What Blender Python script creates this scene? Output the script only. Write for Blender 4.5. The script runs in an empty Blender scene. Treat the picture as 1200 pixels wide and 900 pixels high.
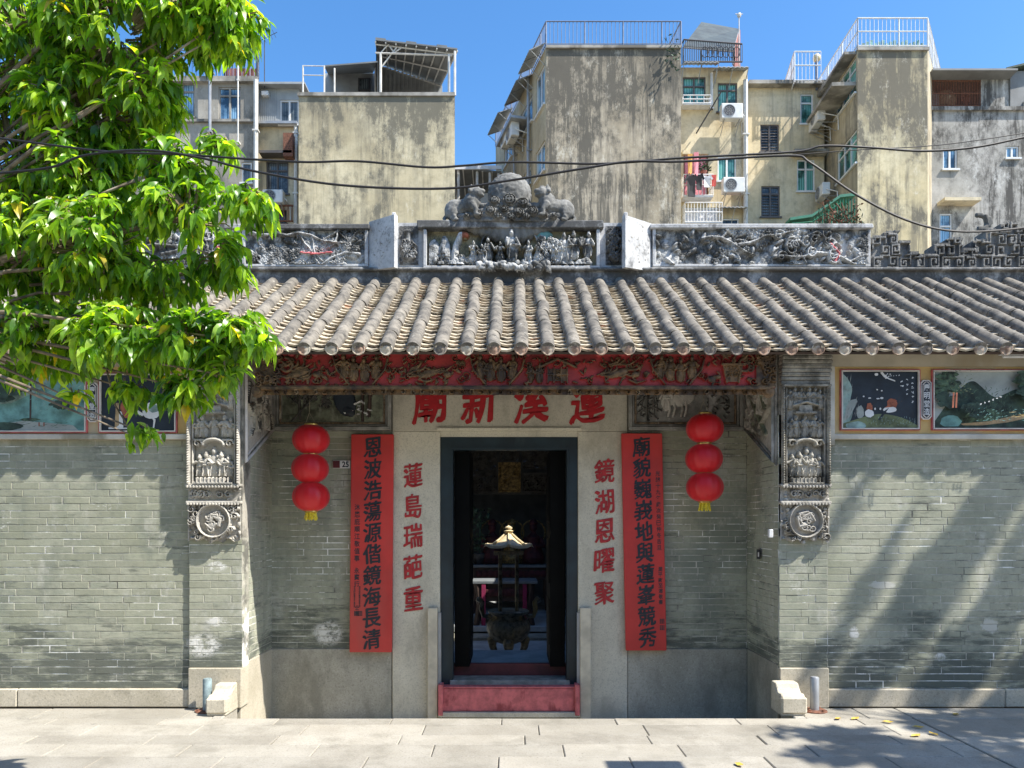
import bpy, math, random
import numpy as np
from mathutils import Vector, Matrix
random.seed(7); rs = np.random.RandomState(11)
SC = bpy.context.scene
COL = SC.collection
# ---------------------------------------------------------------- camera, light, sky
DIST, EYE, FPX, CX, CY = 6.43, 1.55, 900.0, 597.0, 612.0
cam_d = bpy.data.cameras.new('camera'); cam = bpy.data.objects.new('camera', cam_d); COL.objects.link(cam)
cam.location = (0, -DIST, EYE); cam.rotation_euler = (math.pi/2, 0, 0)
cam_d.sensor_width = 36; cam_d.lens = 27.0
cam_d.shift_x = 0.0025; cam_d.shift_y = 0.135
cam_d.clip_start = 0.05; cam_d.clip_end = 2000
SC.camera = cam
SUN = Vector((0.71, -0.29, 1.0)).normalized()          # towards the sun
world = bpy.data.worlds.new('World'); SC.world = world; world.use_nodes = True
wn = world.node_tree; bg = wn.nodes['Background']
sky = wn.nodes.new('ShaderNodeTexSky'); sky.sky_type = 'NISHITA'; sky.sun_disc = False
sky.sun_elevation = math.asin(SUN.z); sky.sun_rotation = math.atan2(SUN.x, SUN.y)
sky.air_density = 1.0; sky.dust_density = 0.6; sky.ozone_density = 2.5
hs = wn.nodes.new('ShaderNodeHueSaturation'); hs.inputs['Saturation'].default_value = 1.26; hs.inputs['Value'].default_value = 1.42
wn.links.new(sky.outputs[0], hs.inputs['Color']); wn.links.new(hs.outputs[0], bg.inputs[0]); bg.inputs[1].default_value = 0.10
sl = bpy.data.lights.new('sun', 'SUN'); sl.energy = 5.0; sl.angle = math.radians(0.5); sl.color = (1.0, 0.95, 0.87)
sun = bpy.data.objects.new('sun', sl); COL.objects.link(sun)
sun.rotation_euler = SUN.to_track_quat('Z', 'Y').to_euler(); sun.location = (8, -4, 14)
SC.view_settings.view_transform = 'Standard'; SC.view_settings.look = 'None'
SC.view_settings.exposure = 1.0; SC.view_settings.gamma = 1.0
SC.render.engine = 'CYCLES'
SC.cycles.max_bounces = 8; SC.cycles.diffuse_bounces = 5

def PX(px, Y): return (px-CX)*(Y+DIST)/FPX
def PZ(py, Y): return EYE+(CY-py)*(Y+DIST)/FPX

# ---------------------------------------------------------------- materials
class NT:
    def __init__(s, name):
        s.m = bpy.data.materials.new(name); s.m.use_nodes = True; s.t = s.m.node_tree
        s.b = s.t.nodes['Principled BSDF']; s.out = s.t.nodes['Material Output']
        s.geo = s.t.nodes.new('ShaderNodeNewGeometry'); s.oi = s.t.nodes.new('ShaderNodeObjectInfo')
        s.tc = s.t.nodes.new('ShaderNodeTexCoord')
    def l(s, a, b): s.t.links.new(a, b)
    def pos(s, scale=(1, 1, 1), off=(0, 0, 0)):
        mp = s.t.nodes.new('ShaderNodeMapping'); mp.inputs['Scale'].default_value = scale; mp.inputs['Location'].default_value = off
        s.l(s.geo.outputs['Position'], mp.inputs[0]); return mp.outputs[0]
    def noise(s, scale, vec=None, detail=5, rough=0.6, dist=0.0):
        n = s.t.nodes.new('ShaderNodeTexNoise'); n.inputs['Scale'].default_value = scale
        n.inputs['Detail'].default_value = detail; n.inputs['Roughness'].default_value = rough; n.inputs['Distortion'].default_value = dist
        s.l(vec if vec is not None else s.geo.outputs['Position'], n.inputs['Vector']); return n.outputs[0]
    def ramp(s, x, lo, hi, a=0.0, b=1.0):
        r = s.t.nodes.new('ShaderNodeMapRange'); r.interpolation_type = 'SMOOTHSTEP'
        r.inputs[1].default_value = lo; r.inputs[2].default_value = hi; r.inputs[3].default_value = a; r.inputs[4].default_value = b
        s.l(x, r.inputs[0]); return r.outputs[0]
    def spot(s, c, r, n, amp=.08):
        """1 inside a ragged patch about c"""
        d = s.t.nodes.new('ShaderNodeVectorMath'); d.operation = 'SUBTRACT'; s.l(s.geo.outputs['Position'], d.inputs[0]); d.inputs[1].default_value = c
        k = s.t.nodes.new('ShaderNodeVectorMath'); k.operation = 'MULTIPLY'; s.l(d.outputs[0], k.inputs[0]); k.inputs[1].default_value = (1/r[0], .2, 1/r[1])
        e = s.t.nodes.new('ShaderNodeVectorMath'); e.operation = 'LENGTH'; s.l(k.outputs[0], e.inputs[0])
        v = s.math('ADD', e.outputs['Value'], s.math('MULTIPLY', s.math('SUBTRACT', n, .5), amp))
        return s.ramp(v, .75, 1.05, 1, 0)
    def math(s, op, a, b):
        n = s.t.nodes.new('ShaderNodeMath'); n.operation = op
        for i, v in enumerate((a, b)):
            if isinstance(v, (int, float)): n.inputs[i].default_value = v
            else: s.l(v, n.inputs[i])
        return n.outputs[0]
    def mix(s, f, a, b):
        n = s.t.nodes.new('ShaderNodeMix'); n.data_type = 'RGBA'
        for k, v in ((0, f), (6, a), (7, b)):
            if isinstance(v, (int, float)): n.inputs[k].default_value = v
            elif isinstance(v, tuple): n.inputs[k].default_value = (*v[:3], 1)
            else: s.l(v, n.inputs[k])
        return n.outputs[2]
    def mul(s, col, f):
        n = s.t.nodes.new('ShaderNodeVectorMath'); n.operation = 'SCALE'
        s.l(col, n.inputs[0])
        if isinstance(f, (int, float)): n.inputs['Scale'].default_value = f
        else: s.l(f, n.inputs['Scale'])
        return n.outputs[0]
    def z(s):
        n = s.t.nodes.new('ShaderNodeSeparateXYZ'); s.l(s.geo.outputs['Position'], n.inputs[0]); return n.outputs[2]
    def bump(s, h, strength=0.3, dist=0.01):
        n = s.t.nodes.new('ShaderNodeBump'); n.inputs['Strength'].default_value = strength; n.inputs['Distance'].default_value = dist
        s.l(h, n.inputs['Height']); s.l(n.outputs[0], s.b.inputs['Normal'])
    def done(s, col, rough=0.8, metal=0.0, spec=None):
        if isinstance(col, tuple): s.b.inputs['Base Color'].default_value = (*col[:3], 1)
        else: s.l(col, s.b.inputs['Base Color'])
        s.b.inputs['Roughness'].default_value = rough; s.b.inputs['Metallic'].default_value = metal
        if spec is not None: s.b.inputs['Specular IOR Level'].default_value = spec
        return s.m

def plain(name, col, var=0.15, scale=8, rough=0.6, metal=0.0, dirt=None, dirt_amt=(0.5, 0.75), bump=0.15):
    n = NT(name)
    c2 = tuple(max(0, v*(1-var*2)) for v in col); c1 = tuple(v*(1+var) for v in col)
    f = n.noise(scale); c = n.mix(n.ramp(f, 0.3, 0.7), c2, c1)
    if dirt: c = n.mix(n.ramp(n.noise(scale*0.45, n.pos((1, 1, .5), (3, 7, 1))), dirt_amt[0], dirt_amt[1]), c, dirt)
    if bump: n.bump(n.noise(scale*6), bump, 0.004)
    return n.done(c, rough, metal)

def m_brick():
    n = NT('grey_brick')
    r = n.oi.outputs['Random']
    c = n.mix(n.ramp(n.noise(1.1, None, 4), .35, .65), (.285, .295, .21), (.365, .365, .275))
    c = n.mix(n.ramp(r, 0.1, 1.0, 0, .5), c, n.mix(n.ramp(n.noise(9, n.pos((1, 1, 3))), .3, .7), (.30, .325, .25), (.43, .42, .325)))
    c = n.mul(c, n.ramp(n.math('FRACT', n.math('MULTIPLY', r, 7.31), 0), 0, 1, .91, 1.07))
    c = n.mix(n.ramp(n.noise(26, None, 6, .7), .42, .8, 0, .5), c, (.19, .20, .16))
    c = n.mix(n.ramp(n.noise(1.7, n.pos((1, 1, .7), (3, 9, 1)), 9, .66), .47, .64, 0, .68), c, (.16, .18, .145))
    c = n.mix(n.ramp(n.noise(4.2, n.pos((1, 1, .6), (4, 4, 9)), 9, .72), .54, .68, 0, .6), c, (.50, .49, .42))
    zz = n.z(); low = n.ramp(zz, .15, 1.0, .21, 0)
    damp = n.math('ADD', n.noise(2.4, n.pos((.7, .7, 3.0), (1, 0, 0)), 10, .75), low)
    c = n.mix(n.ramp(damp, .55, .70, 0, .84), c, (.08, .09, .074))
    c = n.mix(n.ramp(n.noise(1.5, n.pos((1, 1, .12), (6, 1, 2)), 8, .7), .54, .68, 0, .45), c, (.15, .165, .135))
    rag = n.noise(7, n.pos((1, 1, 1.4)), 10, .8)
    for cc, rr in (((-2.57, 0, .52), (.17, .11)), ((-2.45, 0, .72), (.10, .05)), ((-1.72, .85, .50), (.16, .13)), ((-2.45, 0, 1.18), (.09, .05)), ((3.62, 0, .42), (.05, .04)), ((2.9, 0, .62), (.05, .06))):
        c = n.mix(n.math('MULTIPLY', n.spot(cc, rr, rag, 3.4), n.ramp(rag, .42, .56)), c, (.66, .65, .60))
    for cc, rr in (((4.04, 0, .68), (.07, .07)), ((3.15, 0, 1.02), (.13, .03))):
        c = n.mix(n.spot(cc, rr, rag, 2.4), c, (.48, .475, .41))
    c = n.mix(n.ramp(n.noise(3.1, n.pos((1, 1, 3.0), (11, 2, 5)), 10, .78), .645, .685, 0, .9), c, (.70, .69, .64))
    n.bump(n.noise(70, None, 6, .75), .5, .004)
    return n.done(c, .85)
def m_mortar():
    n = NT('lime_mortar')
    c = n.mix(n.ramp(n.noise(4, None, 7, .7), .42, .62), (.33, .32, .26), (.50, .48, .41))
    c = n.mix(n.ramp(n.noise(2.2, n.pos((1, 1, 1), (2, 8, 1)), 8, .7), .54, .60), c, (.80, .79, .74))
    c = n.mix(n.ramp(n.noise(2.9, n.pos((1, 1, 1), (7, 1, 4)), 8, .7), .50, .62, 0, .85), c, (.09, .09, .075))
    return n.done(c, .95)
def m_stone(name, a, b, dark, grain=70, stain=(.52, .72), amt=.6, bump=.3, z_damp=0.0):
    n = NT(name)
    c = n.mix(n.ramp(n.noise(1.8, None, 7, .65), .32, .66), a, b)
    c = n.mix(n.ramp(n.noise(grain, None, 3, .7), .48, .72, 0, .55), c, tuple(v*.45 for v in a))
    c = n.mix(n.ramp(n.noise(grain*1.4, n.pos((1, 1, 1), (5, 5, 5)), 2), .58, .75, 0, .5), c, tuple(min(.9, v*1.5) for v in b))
    c = n.mix(n.ramp(n.noise(2.6, n.pos((1, 1, .55), (9, 3, 2)), 8, .7), stain[0], stain[1], 0, amt), c, dark)
    c = n.mul(c, n.ramp(n.oi.outputs['Random'], 0, 1, .86, 1.1))
    if name == 'paving_granite':
        c = n.mix(n.ramp(n.noise(7, n.pos((1, 1, 1), (2, 6, 1)), 9, .8), .60, .68, 0, .5), c, (.11, .10, .085)); c = n.mix(n.ramp(n.noise(.7, n.pos((1, 1, 1), (8, 3, 1)), 6, .6), .5, .62, 0, .35), c, (.20, .185, .15)); c = n.mix(n.ramp(n.noise(34, n.pos((1, 1, 1), (1, 3, 1)), 1), .74, .77, 0, .6), c, (.07, .065, .06))
    n.bump(n.noise(grain*1.2, None, 5, .7), bump, .004)
    return n.done(c, .8)
def m_stucco(name, a, b, dark, white=None, dens=.5, run=.5, top=None, topw=3.0, wcov=.60, off=0):
    """weathered render on the flats behind: mottled black growth, vertical run marks, flaking"""
    n = NT(name); O = (off, off*2, off*.7)
    c = n.mix(n.ramp(n.noise(.45, n.pos((1, 1, 1), O), 6, .6), .38, .62), a, b)
    c = n.mix(n.ramp(n.noise(3.5, n.pos((1, 1, 1), O), 10, .75), .42, .66, 0, .55), c, tuple(v*.66 for v in a))
    mott = n.ramp(n.noise(2.4, n.pos((1, 1, .55), O), 12, .82), .40, .64)
    big = n.ramp(n.noise(.42, n.pos((1, 1, .9), (O[0]+7, 1, 3)), 6, .6), .60-dens*.2, .68-dens*.2)
    runs = n.math('MULTIPLY', n.ramp(n.noise(2.9, n.pos((1, 1, .06), O), 10, .75), .44, .60), n.ramp(n.noise(.5, n.pos((1, 1, .35), (2, O[1], 3)), 5, .6), .40, .56))
    amt = n.math('ADD', n.math('MULTIPLY', mott, n.math('MULTIPLY', big, .8)), n.math('MULTIPLY', runs, run))
    if top is not None:
        edge = n.math('ADD', n.z(), n.math('MULTIPLY', n.math('SUBTRACT', n.noise(1.3, n.pos((1, 1, .25), O), 8, .7), .5), 5.5))
        t = n.ramp(edge, top-topw, top-topw*.35)
        amt = n.math('ADD', amt, n.math('MULTIPLY', t, n.math('ADD', n.math('MULTIPLY', mott, .45), .42)))
    amt = n.math('MINIMUM', amt, .93)
    c = n.mix(amt, c, dark)
    if white:
        w = n.ramp(n.noise(1.3, n.pos((1, 1, .55), (O[0]+2, 2, 2)), 12, .82), wcov-.04, wcov+.09, 0, .8)
        c = n.mix(w, c, white)
    n.bump(n.noise(9, None, 9, .8), .3, .02)
    return n.done(c, .92)
def m_ridge(name, white=(.60, .60, .58), dark=(.045, .046, .043), cov=(.42, .57)):
    n = NT(name)
    c = n.mix(n.ramp(n.noise(3, None, 6), .3, .7), tuple(v*.72 for v in white), white)
    s = n.noise(3.6, n.pos((1, 1, .8)), 10, .75)
    c = n.mix(n.ramp(s, cov[0], cov[1], 0, .93), c, dark)
    c = n.mix(n.ramp(n.noise(30, None, 5, .7), .45, .75, 0, .5), c, (.18, .18, .17))
    n.bump(n.noise(45, None, 6, .7), .5, .006)
    return n.done(c, .92)
def m_rolltile():
    n = NT('roll_tile_clay')
    c = n.mix(n.ramp(n.noise(5, None, 8, .7), .32, .66), (.10, .09, .075), (.235, .21, .17))
    c = n.mul(c, n.ramp(n.oi.outputs['Random'], 0, 1, .95, 1.05))
    c = n.mix(n.ramp(n.noise(11, n.pos((1, 1, 1), (4, 2, 2)), 7, .75), .46, .66, 0, .88), c, (.04, .037, .032))
    c = n.mix(n.ramp(n.noise(17, n.pos((1, 1, 1), (8, 1, 2)), 6, .75), .60, .70, 0, .7), c, (.52, .50, .44))
    n.bump(n.noise(50, None, 6, .8), .4, .004)
    return n.done(c, .9)
def m_pantile():
    n = NT('pan_tile_clay')
    c = n.mix(n.ramp(n.noise(6, None, 6, .7), .35, .62), (.32, .26, .18), (.52, .46, .35))
    c = n.mix(n.ramp(n.noise(9, n.pos((1, 1, 1), (4, 2, 2)), 7, .75), .48, .64, 0, .85), c, (.06, .055, .045))
    c = n.mix(n.ramp(n.noise(4, n.pos((1, 1, 1), (1, 2, 7))), .62, .7, 0, .7), c, (.42, .20, .10))
    return n.done(c, .9)
def m_glass(name, col, curtain):
    n = NT(name)
    w = n.t.nodes.new('ShaderNodeTexWave'); w.inputs['Scale'].default_value = 3.5; w.inputs['Distortion'].default_value = 2
    n.l(n.pos((1, 1, .1)), w.inputs[0])
    c = n.mix(w.outputs['Fac'], col, curtain)
    c = n.mix(n.ramp(n.noise(1.1, n.pos((1, 1, 1), (3, 1, 4))), .45, .6), c, tuple(v*.3 for v in col))
    return n.done(c, .08, 0, .5)
def m_leaf(name, a, b):
    n = NT(name)
    c = n.mix(n.ramp(n.noise(1.9, None, 4), .35, .65), a, b)
    c = n.mul(c, n.ramp(n.noise(17, None, 2), .3, .7, .72, 1.25))
    n.l(c, n.b.inputs['Base Color']); n.b.inputs['Roughness'].default_value = .32
    tr = n.t.nodes.new('ShaderNodeBsdfTranslucent'); ms = n.t.nodes.new('ShaderNodeMixShader'); ms.inputs[0].default_value = .5
    vm = n.t.nodes.new('ShaderNodeVectorMath'); vm.operation = 'MULTIPLY'; vm.inputs[1].default_value = (2.6, 2.4, .5)
    n.l(c, vm.inputs[0]); n.l(vm.outputs[0], tr.inputs[0])
    n.l(n.b.outputs[0], ms.inputs[1]); n.l(tr.outputs[0], ms.inputs[2]); n.l(ms.outputs[0], n.out.inputs[0])
    return n.m
M = {}
M['brick'] = m_brick(); M['mortar'] = m_mortar()
M['granite'] = m_stone('pale_granite', (.40, .36, .27), (.52, .47, .37), (.22, .20, .15), 60)
M['dado'] = m_stone('grey_granite', (.34, .32, .25), (.46, .43, .35), (.20, .19, .15), 55, (.42, .66), .7)
M['jamb'] = m_stone('dressed_granite', (.50, .46, .36), (.60, .555, .44), (.33, .30, .235), 80, (.46, .66), .7, .25)
M['paving'] = m_stone('paving_granite', (.30, .275, .225), (.375, .35, .295), (.19, .175, .14), 75, (.48, .68), .6, .45)
M['joint'] = plain('sandy_joint', (.30, .27, .22), .2, 20, .95)
M['relief'] = m_ridge('grey_plaster_relief', (.50, .47, .41), (.13, .12, .10), (.50, .68))
M['relief_dark'] = m_ridge('dark_plaster_relief', (.46, .43, .36), (.08, .075, .06), (.42, .62))
M['ridge'] = m_ridge('weathered_white_plaster')
M['ridge_dark'] = m_ridge('black_weathered_plaster', (.42, .42, .41), (.06, .06, .058), (.36, .52))
M['ridge_white'] = m_ridge('white_plaster', (.58, .58, .57), (.12, .12, .12), (.50, .66))
M['ridge_warm'] = m_ridge('ochre_stained_plaster', (.48, .42, .26), (.07, .065, .04), (.42, .6))
M['crest'] = m_ridge('grey_lichen_plaster', (.25, .245, .225), (.065, .065, .06), (.38, .62))
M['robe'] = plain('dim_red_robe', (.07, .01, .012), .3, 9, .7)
M['shade_sheet'] = plain('dark_green_sheet', (.055, .07, .065), .2, 2, .5)
M['street_wall'] = m_stucco('street_wall_render', (.30, .28, .24), (.38, .35, .30), (.15, .14, .12), None, .5, .5)
M['fret'] = m_ridge('dark_brick_plaster', (.24, .235, .22), (.06, .06, .057), (.44, .62))
M['roll'] = m_rolltile(); M['pan'] = m_pantile()
M['cap'] = plain('terracotta', (.36, .235, .165), .3, 14, .85, 0, (.5, .45, .36), (.45, .6))
M['cap_grey'] = plain('old_mortar_cap', (.26, .22, .18), .3, 14, .9, 0, (.12, .11, .1), (.45, .6))
M['fascia_red'] = plain('fascia_red_paint', (.34, .032, .03), .25, 5, .6)
M['fascia_gold'] = plain('fascia_dull_gilt', (.155, .092, .042), .35, 16, .55, .2, (.05, .032, .02), (.5, .65))
M['fascia_pale'] = plain('worn_gilt_band', (.22, .16, .095), .35, 26, .65, 0, (.42, .38, .30), (.6, .68))
M['red_board'] = plain('red_lacquer_board', (.58, .036, .03), .10, 2.2, .5, 0, (.46, .07, .055), (.48, .72), .08)
M['ink'] = plain('ink_blue_black', (.018, .022, .032), .1, 20, .5, bump=0)
M['red_ink'] = plain('red_carved_paint', (.44, .022, .025), .15, 25, .6, 0, (.42, .16, .13), (.66, .74), 0)
M['red_deep'] = plain('deep_red_paint', (.40, .008, .012), .1, 25, .55, bump=0)
M['door'] = plain('blue_black_door_paint', (.012, .026, .034), .2, 5, .42, 0, (.03, .048, .055), (.6, .7))
M['door_dark'] = plain('black_door_paint', (.003, .0035, .0035), .2, 5, .6)
M['door_dark'].node_tree.nodes['Principled BSDF'].inputs['Specular IOR Level'].default_value = .08
M['threshold'] = plain('faded_red_threshold', (.54, .13, .135), .14, 18, .65, 0, (.26, .04, .045), (.54, .68))
M['maroon'] = plain('maroon_sill', (.10, .018, .02), .2, 8, .5)
M['post'] = plain('tan_post', (.56, .50, .38), .12, 6, .6)
M['white_mould'] = plain('old_white_moulding', (.60, .56, .47), .12, 4, .8, 0, (.30, .27, .20), (.56, .66))
M['beige_band'] = plain('beige_cornice', (.46, .41, .31), .1, 3, .8, 0, (.34, .28, .18), (.55, .7))
M['ochre'] = plain('ochre_wall_paint', (.62, .43, .17), .12, 3, .8, 0, (.50, .42, .27), (.5, .66))
M['frame_white'] = plain('white_line', (.66, .60, .54), .1, 8, .7)
M['frame_grey'] = plain('grey_moulding', (.24, .235, .21), .2, 12, .7, 0, (.42, .41, .38), (.58, .68))
M['night'] = plain('night_blue_paint', (.014, .022, .032), .25, 6, .55)
M['moss'] = plain('moss_paint', (.15, .18, .085), .25, 9, .7)
M['pale_blue'] = plain('pale_blue_green_paint', (.28, .40, .36), .25, 12, .7)
M['sky_grey'] = plain('grey_sky_paint', (.34, .37, .34), .12, 6, .7)
M['hill'] = plain('dark_green_paint', (.035, .065, .045), .35, 12, .7)
M['hill2'] = plain('mid_green_paint', (.07, .12, .07), .45, 22, .7)
M['teal'] = plain('teal_paint', (.16, .34, .31), .25, 8, .7)
M['path'] = plain('tan_paint', (.40, .28, .15), .15, 12, .7)
M['bird'] = plain('russet_paint', (.33, .10, .05), .2, 20, .7)
M['white'] = plain('white_paint', (.70, .70, .68), .08, 12, .6)
M['jade'] = plain('green_grey_ground', (.15, .165, .11), .3, 14, .7, 0, (.28, .29, .22), (.55, .66))
M['carve_dark'] = plain('black_carving', (.075, .07, .06), .3, 14, .65)
M['carve_gold'] = plain('dim_gold_carving', (.30, .20, .07), .4, 30, .45, .4)
M['lantern'] = None
M['gold'] = plain('gold_foil', (.75, .52, .16), .1, 20, .3, .7, bump=0)
M['tassel'] = plain('yellow_tassel', (.80, .66, .04), .2, 60, .6)
M['iron'] = plain('dark_cast_bronze', (.27, .24, .17), .35, 14, .5, .15, (.42, .33, .15), (.55, .7))
M['cream'] = plain('cream_painted_iron', (.66, .54, .32), .12, 14, .5, 0, (.35, .28, .16), (.62, .72))
M['pipe_blue'] = plain('faded_blue_paint', (.22, .29, .30), .18, 18, .6, .0, (.33, .09, .06), (.66, .72))
M['rust'] = plain('rust', (.20, .085, .05), .3, 25, .85)
M['black_cable'] = plain('black_cable', (.010, .010, .011), .1, 10, .6)
M['bark'] = plain('grey_bark', (.22, .17, .115), .3, 12, .85, 0, (.40, .34, .26), (.52, .66), .5)
M['leaf'] = m_leaf('leaf_green', (.06, .155, .018), (.13, .26, .025))
M['leaf_young'] = m_leaf('leaf_lime', (.21, .37, .035), (.34, .49, .055))
M['leaf_old'] = m_leaf('leaf_yellowed', (.40, .34, .03), (.52, .40, .05))
M['yellow_leaf'] = plain('yellow_leaf', (.62, .42, .07), .2, 40, .6)
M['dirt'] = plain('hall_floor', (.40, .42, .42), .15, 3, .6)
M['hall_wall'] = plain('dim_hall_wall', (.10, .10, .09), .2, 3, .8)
M['wood_dark'] = plain('dark_timber', (.05, .028, .02), .3, 6, .6)
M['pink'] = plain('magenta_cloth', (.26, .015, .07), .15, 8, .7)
M['pale_edge'] = plain('pale_blue_grey_edge', (.17, .185, .19), .1, 8, .6)
# flats behind
M['s_yellow'] = m_stucco('yellow_stucco', (.60, .50, .315), (.68, .59, .41), (.24, .215, .17), (.72, .66, .52), .25, .45, None, 3, .62)
M['s_gable'] = m_stucco('sand_stucco', (.50, .42, .26), (.62, .54, .36), (.13, .12, .09), (.66, .61, .47), .75, .55, 17.6, 3.2, .60)
M['s_gable2'] = m_stucco('brown_grey_stucco', (.37, .31, .215), (.50, .43, .32), (.085, .078, .062), (.62, .57, .46), .8, .9, 19.4, 4.2, .575, 3)
M['s_gable3'] = m_stucco('ochre_grey_stucco', (.55, .46, .27), (.66, .58, .38), (.12, .11, .085), (.66, .61, .49), .65, .7, 19.0, 4.6, .585, 6)
M['s_grey'] = m_stucco('grey_cement', (.30, .28, .24), (.42, .39, .33), (.11, .105, .09), (.6, .58, .52), .6, .5, None, 3, .60, 9)
M['s_white'] = m_stucco('white_grey_stucco', (.31, .30, .265), (.44, .42, .38), (.05, .047, .042), (.62, .61, .57), .9, 1.3, None, 3, .58, 12)
M['s_side'] = m_stucco('tan_side_stucco', (.42, .355, .235), (.50, .44, .31), (.16, .14, .105), None, .5, .5, None, 3, .6, 15)
M['slab'] = plain('concrete_edge', (.33, .31, .27), .2, 2, .9, 0, (.14, .13, .11), (.5, .62))
M['glass_green'] = m_glass('green_glass', (.05, .20, .17), (.20, .46, .40))
M['glass_blue'] = m_glass('blue_glass', (.10, .22, .36), (.30, .50, .66))
M['glass_dark'] = m_glass('dark_glass', (.06, .075, .085), (.16, .19, .20))
M['alu'] = plain('white_aluminium', (.68, .68, .66), .06, 4, .4)
M['alu_dark'] = plain('brown_aluminium', (.10, .085, .075), .1, 4, .45)
M['alu_grey'] = plain('grey_steel', (.34, .35, .36), .1, 4, .4, .3)
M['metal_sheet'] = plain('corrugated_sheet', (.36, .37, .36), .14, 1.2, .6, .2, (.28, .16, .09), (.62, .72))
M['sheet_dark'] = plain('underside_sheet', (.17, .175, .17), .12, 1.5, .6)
M['sheet_red'] = plain('red_awning_sheet', (.30, .11, .075), .2, 3, .7)
M['rail_blue'] = plain('blue_grey_railing', (.16, .19, .26), .1, 5, .5)
M['rail_white'] = plain('white_railing', (.72, .72, .72), .08, 5, .5)
M['rail_dark'] = plain('dark_railing', (.07, .07, .075), .1, 5, .5)
M['green_frame'] = plain('green_stair_paint', (.03, .17, .10), .1, 5, .5)
M['pvc'] = plain('pale_pipe', (.62, .60, .55), .1, 3, .5, 0, (.4, .35, .27), (.6, .7))
M['orange'] = plain('orange_cloth', (.72, .38, .10), .1, 10, .8)
M['cloth_pink'] = plain('pink_cloth', (.75, .28, .33), .1, 10, .8)
M['cloth_black'] = plain('black_cloth', (.02, .02, .024), .1, 10, .8)
M['cloth_white'] = plain('white_cloth', (.72, .72, .74), .1, 10, .8)
M['cloth_red'] = plain('red_cloth', (.66, .10, .08), .1, 10, .8)

def m_lantern():
    n = NT('lantern_silk')
    w = n.t.nodes.new('ShaderNodeTexWave'); w.bands_direction = 'Z'; w.inputs['Scale'].default_value = 34
    n.l(n.pos(), w.inputs[0])
    c = n.mix(n.ramp(w.outputs['Fac'], .2, .8), (.62, .005, .012), (.88, .018, .03))
    n.l(c, n.b.inputs['Base Color']); n.b.inputs['Roughness'].default_value = .30
    n.b.inputs['Coat Weight'].default_value = .25; n.b.inputs['Coat Roughness'].default_value = .35
    n.b.inputs['Sheen Weight'].default_value = .2
    tr = n.t.nodes.new('ShaderNodeBsdfTranslucent'); tr.inputs[0].default_value = (.9, .03, .03, 1)
    ms = n.t.nodes.new('ShaderNodeMixShader'); ms.inputs[0].default_value = .3
    n.l(n.b.outputs[0], ms.inputs[1]); n.l(tr.outputs[0], ms.inputs[2]); n.l(ms.outputs[0], n.out.inputs[0])
    n.bump(w.outputs['Fac'], .25, .004)
    return n.m
M['lantern'] = m_lantern()

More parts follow.
